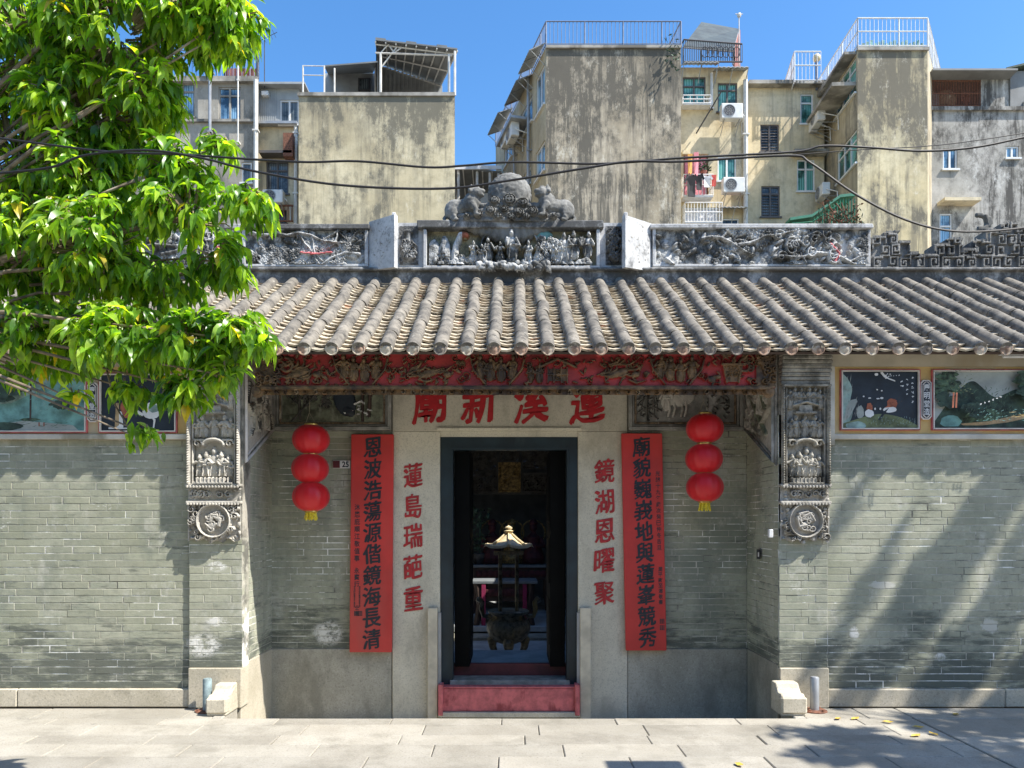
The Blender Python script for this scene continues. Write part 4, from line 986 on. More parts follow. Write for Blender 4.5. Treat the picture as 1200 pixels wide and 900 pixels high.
def seg_mesh(i):
    m = MB(); n = 12; r = random.Random(i); prof = [(-.003, .0570), (.0, .0578), (.02, .0579), (sl_*.5, .0577), (sl_-.01, .0575), (sl_+.012, .0573)]
    v = []
    for y, rad in prof:
        for k in range(n+1):
            a = math.pi*(-.12+1.24*k/n); rr = rad*(1+r.uniform(-.005, .005)); v.append((rr*math.cos(a), y, rr*math.sin(a)))
    f = []
    for j in range(len(prof)-1):
        for k in range(n): f.append((j*(n+1)+k, j*(n+1)+k+1, (j+1)*(n+1)+k+1, (j+1)*(n+1)+k))
    f.append(tuple(range(n, -1, -1))); f.append(tuple((len(prof)-1)*(n+1)+k for k in range(n+1)))
    return m.add(v, f)
segs = [seg_mesh(i) for i in range(6)]; segm = [s.mesh('roll_tile', 'roll', True) for s in segs]
def capm(i):
    m = MB(); r = random.Random(i)
    m.lathe([(.0, .0), (.052, .0), (.054, .006), (.048, .011), (.044, .007), (.030, .007), (.024, .011), (.0, .010)], (0, 0, 0), 14)
    m.v = [(a*(1+r.uniform(-.03, .03)), b*(1+r.uniform(-.03, .03)), c+r.uniform(-.002, .002)) for a, b, c in m.v]
    return m
capsm = [capm(i).mesh('tile_end', 'cap', True) for i in range(3)]+[capm(9).mesh('tile_end', 'cap_grey', True)]
rest = MB(); cnt = 0
for k in ks:
    x = X0+k*PITCH; wob = random.uniform(-.006, .006); yaw = random.uniform(-.006, .006)
    for j in range(SEG):
        p = RP(j*sl_-.018, x+wob+random.uniform(-.0008, .0008)+yaw*j*sl_, -.022+random.uniform(-.001, .0012)); rot = (RANG+random.uniform(-.002, .002), random.uniform(-.1, .1), random.uniform(-.004, .004)-yaw)
        # only what the photo can show singly
        dd = p.y+DIST; vis = abs(p.x/dd*900+597-600) < 620
        if j < 6 and vis and cnt < 300 or (j == 0 and vis):
            o = link('roll_tile', random.choice(segm), roof); o.location = p; o.rotation_euler = rot; cnt += 1
        else:
            T = Matrix.Translation(p) @ Matrix.Rotation(rot[0], 4, 'X'); s_ = random.choice(segs); rest.add([T @ Vector(q) for q in s_.v], s_.f)
    dd = EY+DIST
    if abs(x/dd*900) < 640:
        o = link('tile_end', random.choice(capsm), roof); o.location = RP(-.021, x+wob, -.02); o.rotation_euler = (math.pi/2+.08+random.uniform(-.06, .06), 0, random.uniform(0, 6)*0)
rest.build('roll_tile', 'roll', roof, smooth=True, kind='stuff')
# pan tiles: stacked curved plates between rolls
pt = MB(); NR = 24; pp = SLEN/NR
for k in list(ks)[:-1]:
    xc = X0+(k+.5)*PITCH; w = PITCH*.5-.03
    for j in range(NR):
        s0 = j*pp-(.024 if j == 0 else .0); n = 4; r1 = random.uniform(-.004, .004); tl_ = random.uniform(-.02, .02); lift = .030+random.uniform(-.004, .006)
        v = []
        for (s, h) in ((s0, lift), (s0+pp*1.5, .0), (s0, lift-.017)):
            for q in range(n+1):
                t = q/n*2-1; v.append(RP(s+r1*t, xc+w*1.12*t, h-.058+.030*t*t+tl_*t*.3))
        f = []
        for q in range(n): f.append((q, q+1, n+1+q+1, n+1+q)); f.append((2*(n+1)+q, 2*(n+1)+q+1, q+1, q))
        pt.add(v, f)
pt.build('pan_tile', 'pan', roof, kind='stuff')
# back slope, plain but tiled
bk = MB(); bk.quad((-RX, TY, TZ-.03), (RX, TY, TZ-.03), (RX, 3.3, 3.45), (-RX, 3.3, 3.45)); bk.quad((-RX, 3.3, 3.4), (RX, 3.3, 3.4), (RX, TY, TZ-.1), (-RX, TY, TZ-.1))
for k in ks: bk.tube([(X0+k*PITCH, TY+.2, TZ-.08), (X0+k*PITCH, 3.3, 3.47)], .06, 8)
bk.build('back_roof_slope', 'roll', temple)
# side walls closing the wings and gables
m = MB()
for sx in (-1, 1):
    x = sx*6.45
    m.add([(x, .2, -.05), (x, 3.3, -.05), (x, 3.3, 3.4), (x, TY, TZ-.1), (x, .2, 3.05), (x+.15*sx, .2, -.05), (x+.15*sx, 3.3, -.05), (x+.15*sx, 3.3, 3.4), (x+.15*sx, TY, TZ-.1), (x+.15*sx, .2, 3.05)],
          [(0, 1, 2, 3, 4), (9, 8, 7, 6, 5), (0, 5, 6, 1), (1, 6, 7, 2), (2, 7, 8, 3), (3, 8, 9, 4), (4, 9, 5, 0)])
m.build('gable_wall', 'mortar', temple)
# ================================================================ ridge wall with stucco reliefs
RY = 1.80
ridge = link('ridge_wall', None, temple)
def rz(py): return PZ(py, RY)
def rx(px): return PX(px, RY)
# base course the roll tiles run up against
m = MB(); m.bbox(-RX, RX, RY-.06, RY+.28, TZ-.12, rz(318), .01); m.bbox(-RX, RX, RY-.10, RY+.3, rz(320), rz(316.5), .01)
m.build('ridge_base', 'ridge_dark', ridge)
m = MB(); m.bbox(rx(270), rx(1019), RY-.03, RY+.25, rz(316.5), rz(314), .006); m.build('ridge_ledge', 'ridge_white', ridge)
def coping(px0, px1, py1, py0, y0, mat): return MB().bbox(rx(px0), rx(px1), y0, RY+.28, rz(py0), rz(py1), .008, jit=.003).build('coping_stone', mat, ridge)
def core(px0, px1, py1, py0, y0, mat='ridge_dark'): return MB().box(rx(px0), rx(px1), y0, RY+.25, rz(py0), rz(py1)).build('ridge_core', mat, ridge)
def border(px0, px1, py1, py0, y0, w=.035, d=.045, mat='ridge_white'):
    x0, x1, z0, z1 = rx(px0), rx(px1), rz(py0), rz(py1); m = MB()
    m.bbox(x0, x1, y0-d, y0, z0, z0+w*.8, .004); m.bbox(x0, x0+w, y0-d, y0, z0+w*.8, z1, .004); m.bbox(x1-w, x1, y0-d, y0, z0+w*.8, z1, .004)
    return m.build('panel_border', mat, ridge)
def ridge_panel(px0, px1, py1, py0, y0, fn, mats, seed, inset=.03):
    x0, x1, z0, z1 = rx(px0)+inset, rx(px1)-inset, rz(py0)+inset*.8, rz(py1); R = Relief(x1-x0, z1-z0, .008, seed); fn(R, x1-x0, z1-z0)
    return R.build('carved_relief', mats, ridge, (x0, y0-.001, z0), noise=.004)
def plum(R, w, h):
    R.rubble(60, .02, .06, .025); 
    R.branch(.05, h*.95, -.7, .7, .022, .07, 0, 0, 3, .8, .035); R.branch(w*.25, h*.9, -.4, .8, .02, .07, 0, 0, 3, .8, .035)
    R.branch(w*.95, h*.3, 2.9, .9, .02, .06, 0, 0, 3, .9, .035); R.branch(w*.6, h*.5, 3.4, .5, .018, .06, 0, 0, 3, .9, .035)
    R.stroke([(w*.47, h*.32), (w*.6, h*.28), (w*.72, h*.34)], .014, .075, 1)
    for i in range(26): R.blossom(w*R.r.uniform(.1, .95), h*R.r.uniform(.15, .85), .035, .05)
    R.ell(w*.9, h*.28, .05, .04, .05)
def bamboo(R, w, h):
    R.rubble(120, .02, .06, .035)
    for i in range(5): R.branch(w*(.05+.17*i), h*R.r.uniform(.1, .8), R.r.uniform(-.4, .6), .6, .022, .075, 0, 0, 3, .7, .04)
    for i in range(50): R.leaf(w*R.r.uniform(0, 1), h*R.r.uniform(.1, .9), R.r.uniform(.05, .11), R.r.uniform(0, 6), .06)
    for i in range(18): R.curl(w*R.r.uniform(.55, .85), h*R.r.uniform(.15, .85), .06, 1.1, .014, .08, R.r.uniform(0, 6))
    R.stroke([(w*.84, .02), (w*.86, h*.3), (w*.82, h*.55)], .02, .08, 1)
def figures(R, w, h):
    R.K[:] = 2; R.H[:] = -.05
    R.ell(w*.03, .0, .10, h*.75, .07, 0, 0); R.ell(w*.1, h*.1, .07, h*.75, .09, .05, 0)
    R.stroke([(w*.15, .0), (w*.16, h*.5), (w*.19, h*.85)], [.05, .035, .03], .09, 0); R.ell(w*.205, h*.85, .07, .04, .08, 0, 3)
    for i in range(10): R.cloud(w*R.r.uniform(.05, .3), h*R.r.uniform(.02, .2), .05, .08, 0)
    R.stroke([(w*.39+w*.075*math.cos(t*.26), h*.55+h*.4*math.sin(t*.26)) for t in range(13)], .012, .05, 0); R.stroke([(w*.60+w*.06*math.cos(t*.26), h*.55+h*.4*math.sin(t*.26)) for t in range(13)], .012, .05, 0)
    R.figure(w*.36, h*.08, h*.7, .10, 0); R.figure(w*.505, h*.12, h*.86, .12, 0); R.figure(w*.6, h*.08, h*.62, .1, 0)
    for i in range(26): R.blossom(w*R.r.uniform(.67, .78), h*R.r.uniform(.05, .75), .035, .09, 0)
    R.figure(w*.7, h*.3, h*.5, .09, 0); R.figure(w*.82, h*.1, h*.8, .11, 0); R.figure(w*.88, h*.15, h*.8, .1, 0); R.figure(w*.96, h*.2, h*.75, .09, 0)
    R.ell(w*.82, h*.35, .09, .16, .08, .2, 0); R.ell(w*.7, h*.85, .09, .05, .06, 0, 4)
    for i in range(40): R.ell(w*R.r.uniform(.02, .98), h*R.r.uniform(0, .16), .05, .035, .09, R.r.uniform(0, 3), 0)
    for cx_ in (.27, .32, .43, .66, .75, .79): R.figure(w*cx_, h*R.r.uniform(.06, .2), h*R.r.uniform(.42, .6), .11, 0); R.ell(w*cx_, h*.2, .055, .06, .085, 0, 0)
def vase(R, w, h):
    R.rubble(10, .01, .02, .02)
    R.ell(w*.5, h*.36, w*.40, h*.28, .05); R.stroke([(w*.5, h*.6), (w*.5, h*.8)], w*.13, .05); R.ell(w*.5, h*.84, w*.26, h*.05, .055)
    for i in range(18): R.curl(w*R.r.uniform(.2, .8), h*R.r.uniform(.15, .6), w*.13, 1.2, .010, .075, R.r.uniform(0, 6))
    for i in range(8): R.blossom(w*R.r.uniform(.25, .75), h*R.r.uniform(.15, .6), w*.12, .07)
def flowers(R, w, h):
    for i in range(24): R.curl(w*R.r.uniform(.2, .8), h*R.r.uniform(.1, .9), w*.17, 1.2, .012, .07, R.r.uniform(0, 6))
    for cz in (.2, .45, .7): R.blossom(w*.5, h*cz, w*.30, .08)
    R.rubble(14, .015, .03, .05)
# left and right long panels (the left one runs on behind the tree)
core(40, 432, 268, 314, RY+.0, 'ridge'); coping(38, 434, 265, 271, RY-.07, 'ridge_dark'); border(285, 432, 271, 314, RY)
ridge_panel(285, 432, 271, 314, RY, plum, ['ridge', 'threshold'], 41); border(140, 284, 271, 314, RY); ridge_panel(140, 284, 271, 314, RY, bamboo, ['ridge', 'threshold'], 47)
core(763, 1018, 268, 314, RY, 'ridge'); coping(761, 1020, 265, 270, RY-.07, 'ridge_white'); border(764, 1018, 270, 314, RY)
ridge_panel(764, 1018, 270, 314, RY, bamboo, ['ridge', 'threshold'], 43)
# small vase panels
core(461, 497, 262, 316, RY-.02, 'ridge_white'); ridge_panel(465, 494, 266, 314, RY-.02, vase, ['ridge_dark'], 44)
core(702, 735, 262, 316, RY-.02, 'ridge_white'); ridge_panel(706, 731, 266, 314, RY-.02, flowers, ['ridge_dark'], 45)
# centre
core(496, 703, 269, 316, RY+.02, 'ridge_warm'); coping(490, 706, 262, 271, RY-.10, 'ridge_dark'); border(497, 702, 272, 317, RY-.0, .035, .08)
ridge_panel(499, 700, 271, 316, RY+.005, figures, ['ridge', 'ridge_dark', 'ridge_warm', 'bird', 'teal'], 46, .04)
R = Relief(.92, .12, .008, 48)
for i in range(30): R.ell(.92*R.r.uniform(.05, .95), .12*R.r.uniform(.3, .9), .05, .035, .09, R.r.uniform(0, 3))
mask = R.H > .01
R.build('carved_relief', 'ridge', ridge, (rx(557), RY-.10, rz(325)), mask=mask)
# folding plaques
def plaque(pxa, pya0, pya1, ya, pxb, pyb0, pyb1, yb, seed):
    a0, a1 = Vector((PX(pxa, ya), ya, PZ(pya1, ya))), Vector((PX(pxa, ya), ya, PZ(pya0, ya)))
    b0, b1 = Vector((PX(pxb, yb), yb, PZ(pyb1, yb))), Vector((PX(pxb, yb), yb, PZ(pyb0, yb)))
    u = (b0-a0); u.z = 0; n = Vector((u.y, -u.x, 0)).normalized(); t = n*-.05
    m = MB(); m.add([a0, b0, b1, a1, a0+t, b0+t, b1+t, a1+t], [(0, 1, 2, 3), (7, 6, 5, 4), (0, 4, 5, 1), (1, 5, 6, 2), (2, 6, 7, 3), (3, 7, 4, 0)])
    p = m.build('folding_plaque', 'ridge_white', ridge)
    r = random.Random(seed); g = MB(); nn = -n if (n.y > 0) else n
    if nn.y > 0: nn = -nn
    for i in range(26):      # worn brush painting of a sprig
        s0, t0 = r.gauss(.5, .16), r.gauss(.5, .2); l = r.uniform(.02, .07); an = r.uniform(0, 3.1)
        def q(a, b, k=1): return a0.lerp(b0, min(.93, max(.07, a))).lerp(a1.lerp(b1, min(.93, max(.07, a))), min(.93, max(.07, b)))+nn*.003
        w = r.uniform(.006, .016); c_, d_ = math.cos(an), math.sin(an)
        g.quad(q(s0-l*c_, t0-l*d_*.6), q(s0-w*d_, t0+w*c_), q(s0+l*c_, t0+l*d_*.6), q(s0+w*d_, t0-w*c_))
    g.build('painted_sprig', 'slab', p)
    return p
plaque(432.5, 260, 317, RY-.02, 462, 251, 313, RY-.24, 1)
plaque(733, 252, 313, RY-.24, 763.5, 262, 318, RY-.02, 2)
for pa, pb, sg in ((462, 466, 1), (729, 733, -1)):
    MB().bbox(min(rx(pa), rx(pb))-.002, max(rx(pa), rx(pb)), RY-.15, RY-.02, rz(315), rz(255), .006).build('plaque_return', 'ridge_white', ridge)
# ridge beyond the panels: stepped fretwork rising to the ends
def sqspiral(R, cx, cz, S, r, h, sg=1, rot=0):
    pts = []; a = S; x, z = -S, -S; d = [(1, 0), (0, 1), (-1, 0), (0, -1)]; L = 2*S; pts.append((x, z))
    for i in range(7):
        dx, dz = d[(i+rot) % 4]; x += dx*L; z += dz*L; pts.append((x, z))
        if i % 2 == 1: L -= 3.1*r
        if L < 2*r: break
    mx, mz = (min(p[0] for p in pts)+max(p[0] for p in pts))/2, (min(p[1] for p in pts)+max(p[1] for p in pts))/2
    R.stroke([(cx+sg*(a-mx), cz+(b-mz)) for a, b in pts], r, h, 0, .92)
def fret(x0, prof, seed, sg=1):
    r = random.Random(seed); m = MB(); x = x0; Wt = sum(w for w, _ in prof); zb = rz(316); Ht = max(t for _, t in prof)-zb
    R = Relief(Wt, Ht, .009, seed); mask = np.zeros(R.X.shape, bool); u = 0
    for w, top in prof:
        a, b = min(x, x+sg*w), max(x, x+sg*w); m.bbox(a, b, RY+r.uniform(-.004, .0), RY+.2, zb, top, .006)
        ul = u if sg > 0 else Wt-u-w; mask |= (R.X >= ul) & (R.X <= ul+w) & (R.Z <= top-zb-.004)
        R.rect(ul, ul+w, top-zb-.03, top-zb, .04); R.rect(ul, ul+.02, max(0, top-zb-.14), top-zb, .035)
        x += sg*w; u += w
    R.H[R.H < .001] = .004
    z = .07; k = 0
    while z < Ht:
        q = .06+(k % 2)*.07
        while q < Wt: sqspiral(R, q+r.uniform(-.015, .015), z+r.uniform(-.01, .01), r.uniform(.04, .058), .0105, .036+r.uniform(0, .012), r.choice((-1, 1)), r.choice((0, 2))); q += r.uniform(.125, .155)
        z += .125; k += 1
    f = m.build('ridge_fretwork', 'fret', ridge)
    R.build('key_pattern', 'fret', f, (min(x0, x0+sg*Wt), RY-.006, zb), noise=.003, mask=mask)
    return f
def tz(py): return rz(py)
prof = [(.14, tz(278)), (.14, tz(272)), (.12, tz(283)), (.10, tz(296)), (.18, tz(299)), (.13, tz(286)), (.16, tz(280)), (.12, tz(292)), (.14, tz(282)), (.16, tz(270)), (.16, tz(262)), (.1, tz(268)), (.12, tz(276)), (.12, tz(288)), (.1, tz(284)), (.12, tz(280)), (.14, tz(278)), (.12, tz(268)), (.18, tz(252)), (.2, tz(244)), (.25, tz(240)), (.25, tz(250))]
fret(rx(1020), prof, 3, 1); fret(rx(38), [(w, t) for w, t in prof[:12]], 4, -1)
# ---- crest: round stone, clouds, two lions
def remesh(mb, name, mat, parent, voxel=.012, disp=.006):
    o = mb.build(name, mat, parent, True)
    md = o.modifiers.new('join', 'REMESH'); md.mode = 'VOXEL'; md.voxel_size = voxel; md.use_smooth_shade = True
    if disp:
        tx = bpy.data.textures.get('pitting') or bpy.data.textures.new('pitting', 'CLOUDS'); tx.noise_scale = .03
        d_ = o.modifiers.new('pitting', 'DISPLACE'); d_.texture = tx; d_.texture_coords = 'LOCAL'; d_.strength = disp*3; d_.mid_level = .5
    dg = bpy.context.evaluated_depsgraph_get(); me = bpy.data.meshes.new_from_object(o.evaluated_get(dg)); o.modifiers.clear(); old = o.data; o.data = me; bpy.data.meshes.remove(old)
    if not len(me.materials): me.materials.append(M[mat])
    return o
# little upright sprays on the fret
m = MB()
for q in range(14): a = q*.7; m.ell((rx(1156)+.055*math.cos(a)*(1+q*.03), RY+.04, rz(270)+.02*q*.8-.04+.03*math.sin(a)), (.03, .03, .035), 6)
m.tube([(rx(1158), RY+.05, rz(290)), (rx(1160), RY+.05, rz(262)), (rx(1156), RY+.03, rz(250))], .03, 6)
remesh(m, 'ridge_spray', 'crest', ridge, .014, .004)

cy = RY-.0
m = MB(); cx, cz = rx(597), rz(229)
m.ell((cx, cy, cz), (.235, .15, .235), 20); m.ell((cx, cy, cz-.09), (.215, .14, .2), 16); remesh(m, 'crest_boulder', 'crest', ridge, .012, .008)
base = rz(263)
W_ = 1.20; R = Relief(W_, .36, .008, 48); r = R.r
for t in np.linspace(-.95, .95, 26):
    top = (1-abs(t)**1.2)*.24+.02; z = .0
    while z < top: R.ell(W_/2+t*W_*.5+r.uniform(-.02, .02), z+.02, r.uniform(.045, .07), r.uniform(.03, .045), .05+.05*(1-abs(t)), r.uniform(-.4, .4)); z += .05
for (a, b, q) in ((0, .20, .075), (-.16, .19, .055), (.14, .17, .06), (-.06, .10, .055), (.09, .07, .06), (-.2, .09, .055), (.24, .08, .06), (-.33, .05, .045), (.36, .05, .045), (-.12, .03, .05), (.02, .02, .05), (.18, .02, .045), (-.45, .03, .035), (.47, .03, .035)):
    R.ell(W_/2+a, b+.02, q, q*.85, .13, 0, 0, .75)
    for k in (1, 2): R.H[(((R.X-W_/2-a)/q)**2+((R.Z-b-.02)/(q*.85))**2 < (.82/k)**2) & (((R.X-W_/2-a)/q)**2+((R.Z-b-.02)/(q*.85))**2 > (.66/k)**2)] *= .78
R.build('crest_clouds', 'crest', ridge, (cx-W_/2, cy-.04, base-.01), noise=.004, mask=R.H > .012)
m = MB()
for t in np.linspace(-.9, .9, 15): m.ell((cx+t*.56, cy-.01, base+.0), (.07, .09, (1-abs(t)**1.2)*.24+.03), 8)
m.box(cx-.6, cx+.6, cy-.08, cy+.08, base-.03, base+.012); remesh(m, 'crest_rock', 'crest', ridge, .014, .006)
def lion(sg, px, turn):
    """stocky crouching beast, rump high and rounded, blunt head lifted towards the boulder"""
    m = MB(); X = lambda a: a*sg
    m.ell((X(-.12), 0, .15), (.12, .095, .115), 14); m.ell((X(-.01), 0, .16), (.13, .08, .085), 12); m.ell((X(.085), 0, .18), (.10, .09, .115), 14)
    m.ell((X(.155), -.01, .265), (.075, .072, .065), 12); m.ell((X(.215), -.012, .275), (.04, .045, .026), 8); m.ell((X(.205), -.012, .232), (.034, .038, .016), 8)
    for y in (-.06, .045): m.ell((X(.12), y, .33), (.016, .014, .034), 6); m.ell((X(.185), y*.8, .305), (.016, .016, .014), 6)
    m.ell((X(.15), -.005, .34), (.05, .03, .014), 6)
    for i in range(9): a = i*.5-1.2; m.ell((X(.10), .08*math.cos(a), .26+.075*math.sin(a)), (.026, .022, .026), 6)
    for y in (-.065, .055):
        m.tube([(X(.10), y, .15), (X(.145), y*1.1, .07), (X(.13), y*1.1, .015)], [.042, .028, .024], 8); m.ell((X(.155), y*1.1, .012), (.04, .026, .018), 8)
        m.ell((X(-.13), y*1.15, .105), (.07, .035, .07), 10); m.tube([(X(-.09), y*1.25, .06), (X(-.14), y*1.25, .02)], [.03, .024], 7); m.ell((X(-.10), y*1.3, .012), (.045, .026, .018), 8)
    m.tube([(X(-.22), .0, .12), (X(-.245), -.02, .08), (X(-.22), -.05, .03)], [.02, .022, .016], 7)
    o = remesh(m, 'crest_lion', 'crest', ridge, .009, .003); o.location = (rx(px), cy-.05, rz(261.5)); o.rotation_euler = (0, -.12*sg, turn); return o
for o_ in (lion(1, 547, -.3), lion(-1, 647, .3)): o_.scale = (.98, .98, .98)
# ================================================================ hall and courtyard seen through the door
CF = -.35
hall = temple
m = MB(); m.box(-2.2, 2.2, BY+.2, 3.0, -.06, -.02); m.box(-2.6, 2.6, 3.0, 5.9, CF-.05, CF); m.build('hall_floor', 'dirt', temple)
def step(y0, y1, z0, z1):
    MB().bbox(-1.4, 1.4, y0, y1, z0, z1, .008).build('stone_step', 'dado', temple)
# steps rising behind the burner
yy = 5.5
for i, (pa, pb) in enumerate(((764, 760), (753, 747))):
    za = PZ(pa, yy) if i else CF; zb = PZ(pb, yy) if i else PZ(760, 5.5)
    step(yy, 9.0, za if i else CF-.02, zb); yy += .45
m = MB(); m.box(-3.2, 3.2, 6.4, 11.5, -.2, PZ(747, 5.95)+.03); m.build('back_hall_floor', 'dirt', temple)
# walls and side galleries that shade the court
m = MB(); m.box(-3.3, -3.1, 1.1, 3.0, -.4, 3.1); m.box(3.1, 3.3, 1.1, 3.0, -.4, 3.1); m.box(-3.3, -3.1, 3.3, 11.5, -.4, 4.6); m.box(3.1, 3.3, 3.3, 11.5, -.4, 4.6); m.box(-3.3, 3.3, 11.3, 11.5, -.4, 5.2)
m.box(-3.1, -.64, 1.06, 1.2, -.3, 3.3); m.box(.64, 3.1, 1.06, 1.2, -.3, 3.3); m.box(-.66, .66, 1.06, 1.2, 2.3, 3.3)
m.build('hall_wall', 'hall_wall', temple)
m = MB(); m.prism([(1.75, 3.3), (3.3, 4.1), (3.3, 4.18), (1.75, 3.38)], 3.0, 6.9); m.prism([(-1.75, 3.3), (-3.3, 4.1), (-3.3, 4.18), (-1.75, 3.38)], 3.0, 6.9)
m.sweepx([(6.3, 3.6), (9, 5.2), (11.6, 3.9), (11.6, 4.0), (9, 5.3), (6.3, 3.7)], -3.4, 3.4)
m.build('court_roof', 'hall_wall', temple)
# black carved screen hanging under the hall beam
sy = 2.9; x0, x1 = PX(531, sy), PX(664, sy)
screen = link('carved_screen', None, temple)
def lattice(px0, px1, py1, py0, seed, mat='carve_dark', y=sy, dens=1.0, holes=True):
    w, h = PX(px1, y)-PX(px0, y), PZ(py1, y)-PZ(py0, y); R = Relief(w, h, .012, seed); R.frame(.02, .04)
    for i in range(int(40*dens*w*h/.1)): R.curl(w*R.r.random(), h*R.r.random(), .05, 1.2, .014, .035, R.r.uniform(0, 6))
    for i in range(int(20*dens*w*h/.1)): R.leaf(w*R.r.random(), h*R.r.random(), .09, R.r.uniform(0, 6), .03)
    return R.build('lattice_panel', mat, screen, (PX(px0, y), y, PZ(py0, y)), mask=(R.H > .004) if holes else None)
lattice(549, 583, 527, 553, 1); lattice(585, 609, 527, 541, 2); lattice(611, 650, 527, 550, 3); lattice(551, 583, 554, 577, 4, holes=True); lattice(612, 648, 554, 577, 5, holes=False)
lattice(584, 610, 542, 577, 6, 'carve_gold', holes=False, dens=1.6)
m = MB(); m.box(PX(531, sy), PX(549, sy), sy, sy+.05, PZ(600, sy), PZ(520, sy)); m.box(PX(650, sy), PX(668, sy), sy, sy+.05, PZ(600, sy), PZ(520, sy)); m.box(x0-.1, x1+.1, sy, sy+.06, PZ(526, sy), 3.3); m.box(x0, x1, sy+.01, sy+.05, PZ(579, sy), PZ(577, sy))
m.build('screen_beam', 'carve_dark', screen)
# altar table beyond, in the back hall
def altar(px0, px1, py_top, y, name, label, rail_h, apron, fz):
    X0_, X1_, Z = PX(px0, y), PX(px1, y), PZ(py_top, y)
    t = thing(name, label, 'table', ((X0_+X1_)/2, y, fz)); w = (X1_-X0_)/2; h = Z-fz
    MB().bbox(-w, w, -.35, .35, h-.05, h, .006).build('tabletop', 'pale_edge', t)
    m = MB(); m.box(-w+.05, w-.05, -.3, -.27, h-.05-apron, h-.052); m.build('apron', 'wood_dark', t)
    if apron > .2:
        m = MB(); 
        for i in range(12): m.ell((-w+.2+i*(2*w-.4)/11, -.31, h-.05-apron*.5), (.07, .02, .07), 8)
        m.build('apron_carving', 'robe', t)
    for sx in (-1, 1):
        for sy_ in (-.28, .24): 
            m = MB(); m.tube([(sx*(w-.1), sy_, h-.05), (sx*(w-.14), sy_, h*.5), (sx*(w-.08), sy_, 0)], [.06, .045, .055], 8); m.build('leg', 'wood_dark', t)
    return t, w, h
fz = PZ(747, 5.95)+.03
t, w, h = altar(550, 648, 661, 8.6, 'altar_table', 'long dark altar table with pale top edge at the back of the hall', .0, .24, fz)
t, w, h = altar(553, 629, 679, 6.9, 'offering_table', 'smaller pale topped offering table with magenta side ribbons behind the burner', .0, .30, fz)
for sx in (-1, 1): MB().bbox(sx*w*.62-.035, sx*w*.62+.035, -.345, -.335, h-.78, h-.06, .003).build('ribbon', 'pink', t)
# dim altar figures and flowers
r = random.Random(12)
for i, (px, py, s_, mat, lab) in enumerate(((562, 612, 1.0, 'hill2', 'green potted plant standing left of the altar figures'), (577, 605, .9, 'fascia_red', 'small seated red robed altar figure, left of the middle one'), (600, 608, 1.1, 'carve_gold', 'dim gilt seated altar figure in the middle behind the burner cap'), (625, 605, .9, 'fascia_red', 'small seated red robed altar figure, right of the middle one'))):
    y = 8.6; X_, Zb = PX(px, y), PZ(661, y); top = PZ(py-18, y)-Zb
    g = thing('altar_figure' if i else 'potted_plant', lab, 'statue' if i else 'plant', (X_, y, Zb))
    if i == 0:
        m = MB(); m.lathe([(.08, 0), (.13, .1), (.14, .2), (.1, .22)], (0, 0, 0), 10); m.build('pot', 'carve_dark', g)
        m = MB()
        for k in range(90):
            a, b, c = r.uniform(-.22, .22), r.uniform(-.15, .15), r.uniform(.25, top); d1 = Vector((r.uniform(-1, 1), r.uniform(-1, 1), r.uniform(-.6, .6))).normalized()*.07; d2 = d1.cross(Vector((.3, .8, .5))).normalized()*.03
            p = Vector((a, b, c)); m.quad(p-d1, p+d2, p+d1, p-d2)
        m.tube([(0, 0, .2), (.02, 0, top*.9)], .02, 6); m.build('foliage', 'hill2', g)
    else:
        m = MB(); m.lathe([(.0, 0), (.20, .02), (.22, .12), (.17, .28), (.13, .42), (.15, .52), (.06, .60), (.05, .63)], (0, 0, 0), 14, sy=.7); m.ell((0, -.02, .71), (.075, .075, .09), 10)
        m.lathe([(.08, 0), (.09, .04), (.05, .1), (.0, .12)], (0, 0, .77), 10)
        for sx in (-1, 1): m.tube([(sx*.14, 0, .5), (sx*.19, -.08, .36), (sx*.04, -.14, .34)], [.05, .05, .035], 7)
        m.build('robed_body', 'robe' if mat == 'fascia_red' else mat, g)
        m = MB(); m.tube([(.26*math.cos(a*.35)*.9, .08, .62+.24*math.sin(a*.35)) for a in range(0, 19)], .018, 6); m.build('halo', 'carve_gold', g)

# ---- bronze incense burner in the court
by = 4.07
K = (by+DIST)/900.0
bz = CF
B = thing('incense_burner', 'black bronze tripod incense burner with pagoda cap seen through the doorway', 'incense burner', (PX(596, by), by, bz))
def bh(py): return PZ(py, by)-bz
def bx(px): return PX(px, by)-PX(596, by)
prof = [(.0, bh(754)), (.12, bh(753.5)), (.20, bh(750)), (.27, bh(744)), (.30, bh(737)), (.297, bh(732)), (.27, bh(727)), (.225, bh(724)), (.222, bh(721)), (.27, bh(718.5)), (.285, bh(716)), (.26, bh(714.5)), (.2, bh(715)), (.0, bh(716))]
m = MB(); m.lathe(prof, (0, 0, 0), 28)
for k in range(14): a = k*2*math.pi/14; m.ell((.272*math.cos(a), .272*math.sin(a), bh(731)), (.03, .03, .022), 6)
m.build('bowl', 'iron', B, True)
for k in range(3):
    a = math.radians(-90+120*k); c, s = math.cos(a), math.sin(a); m = MB()
    m.tube([(.17*c, .17*s, bh(747)), (.27*c, .27*s, bh(752)), (.25*c, .25*s, bh(760)), (.20*c, .20*s, bh(768)), (.225*c, .225*s, 0.0)], [.07, .075, .052, .034, .046], 10)
    m.ell((.245*c, .245*s, bh(751)), (.06, .06, .055), 8); m.build('leg', 'iron', B, True)
for sx in (-1, 1):
    m = MB(); m.tube([(sx*.23, 0, bh(722)), (sx*.34, 0, bh(722)), (sx*.37, 0, bh(714)), (sx*.36, 0, bh(706)), (sx*.42, 0, bh(701))], [.03, .032, .035, .035, .045], 8)
    m.ell((sx*.40, 0, bh(702)), (.045, .035, .03), 8); m.build('handle', 'iron', B, True)
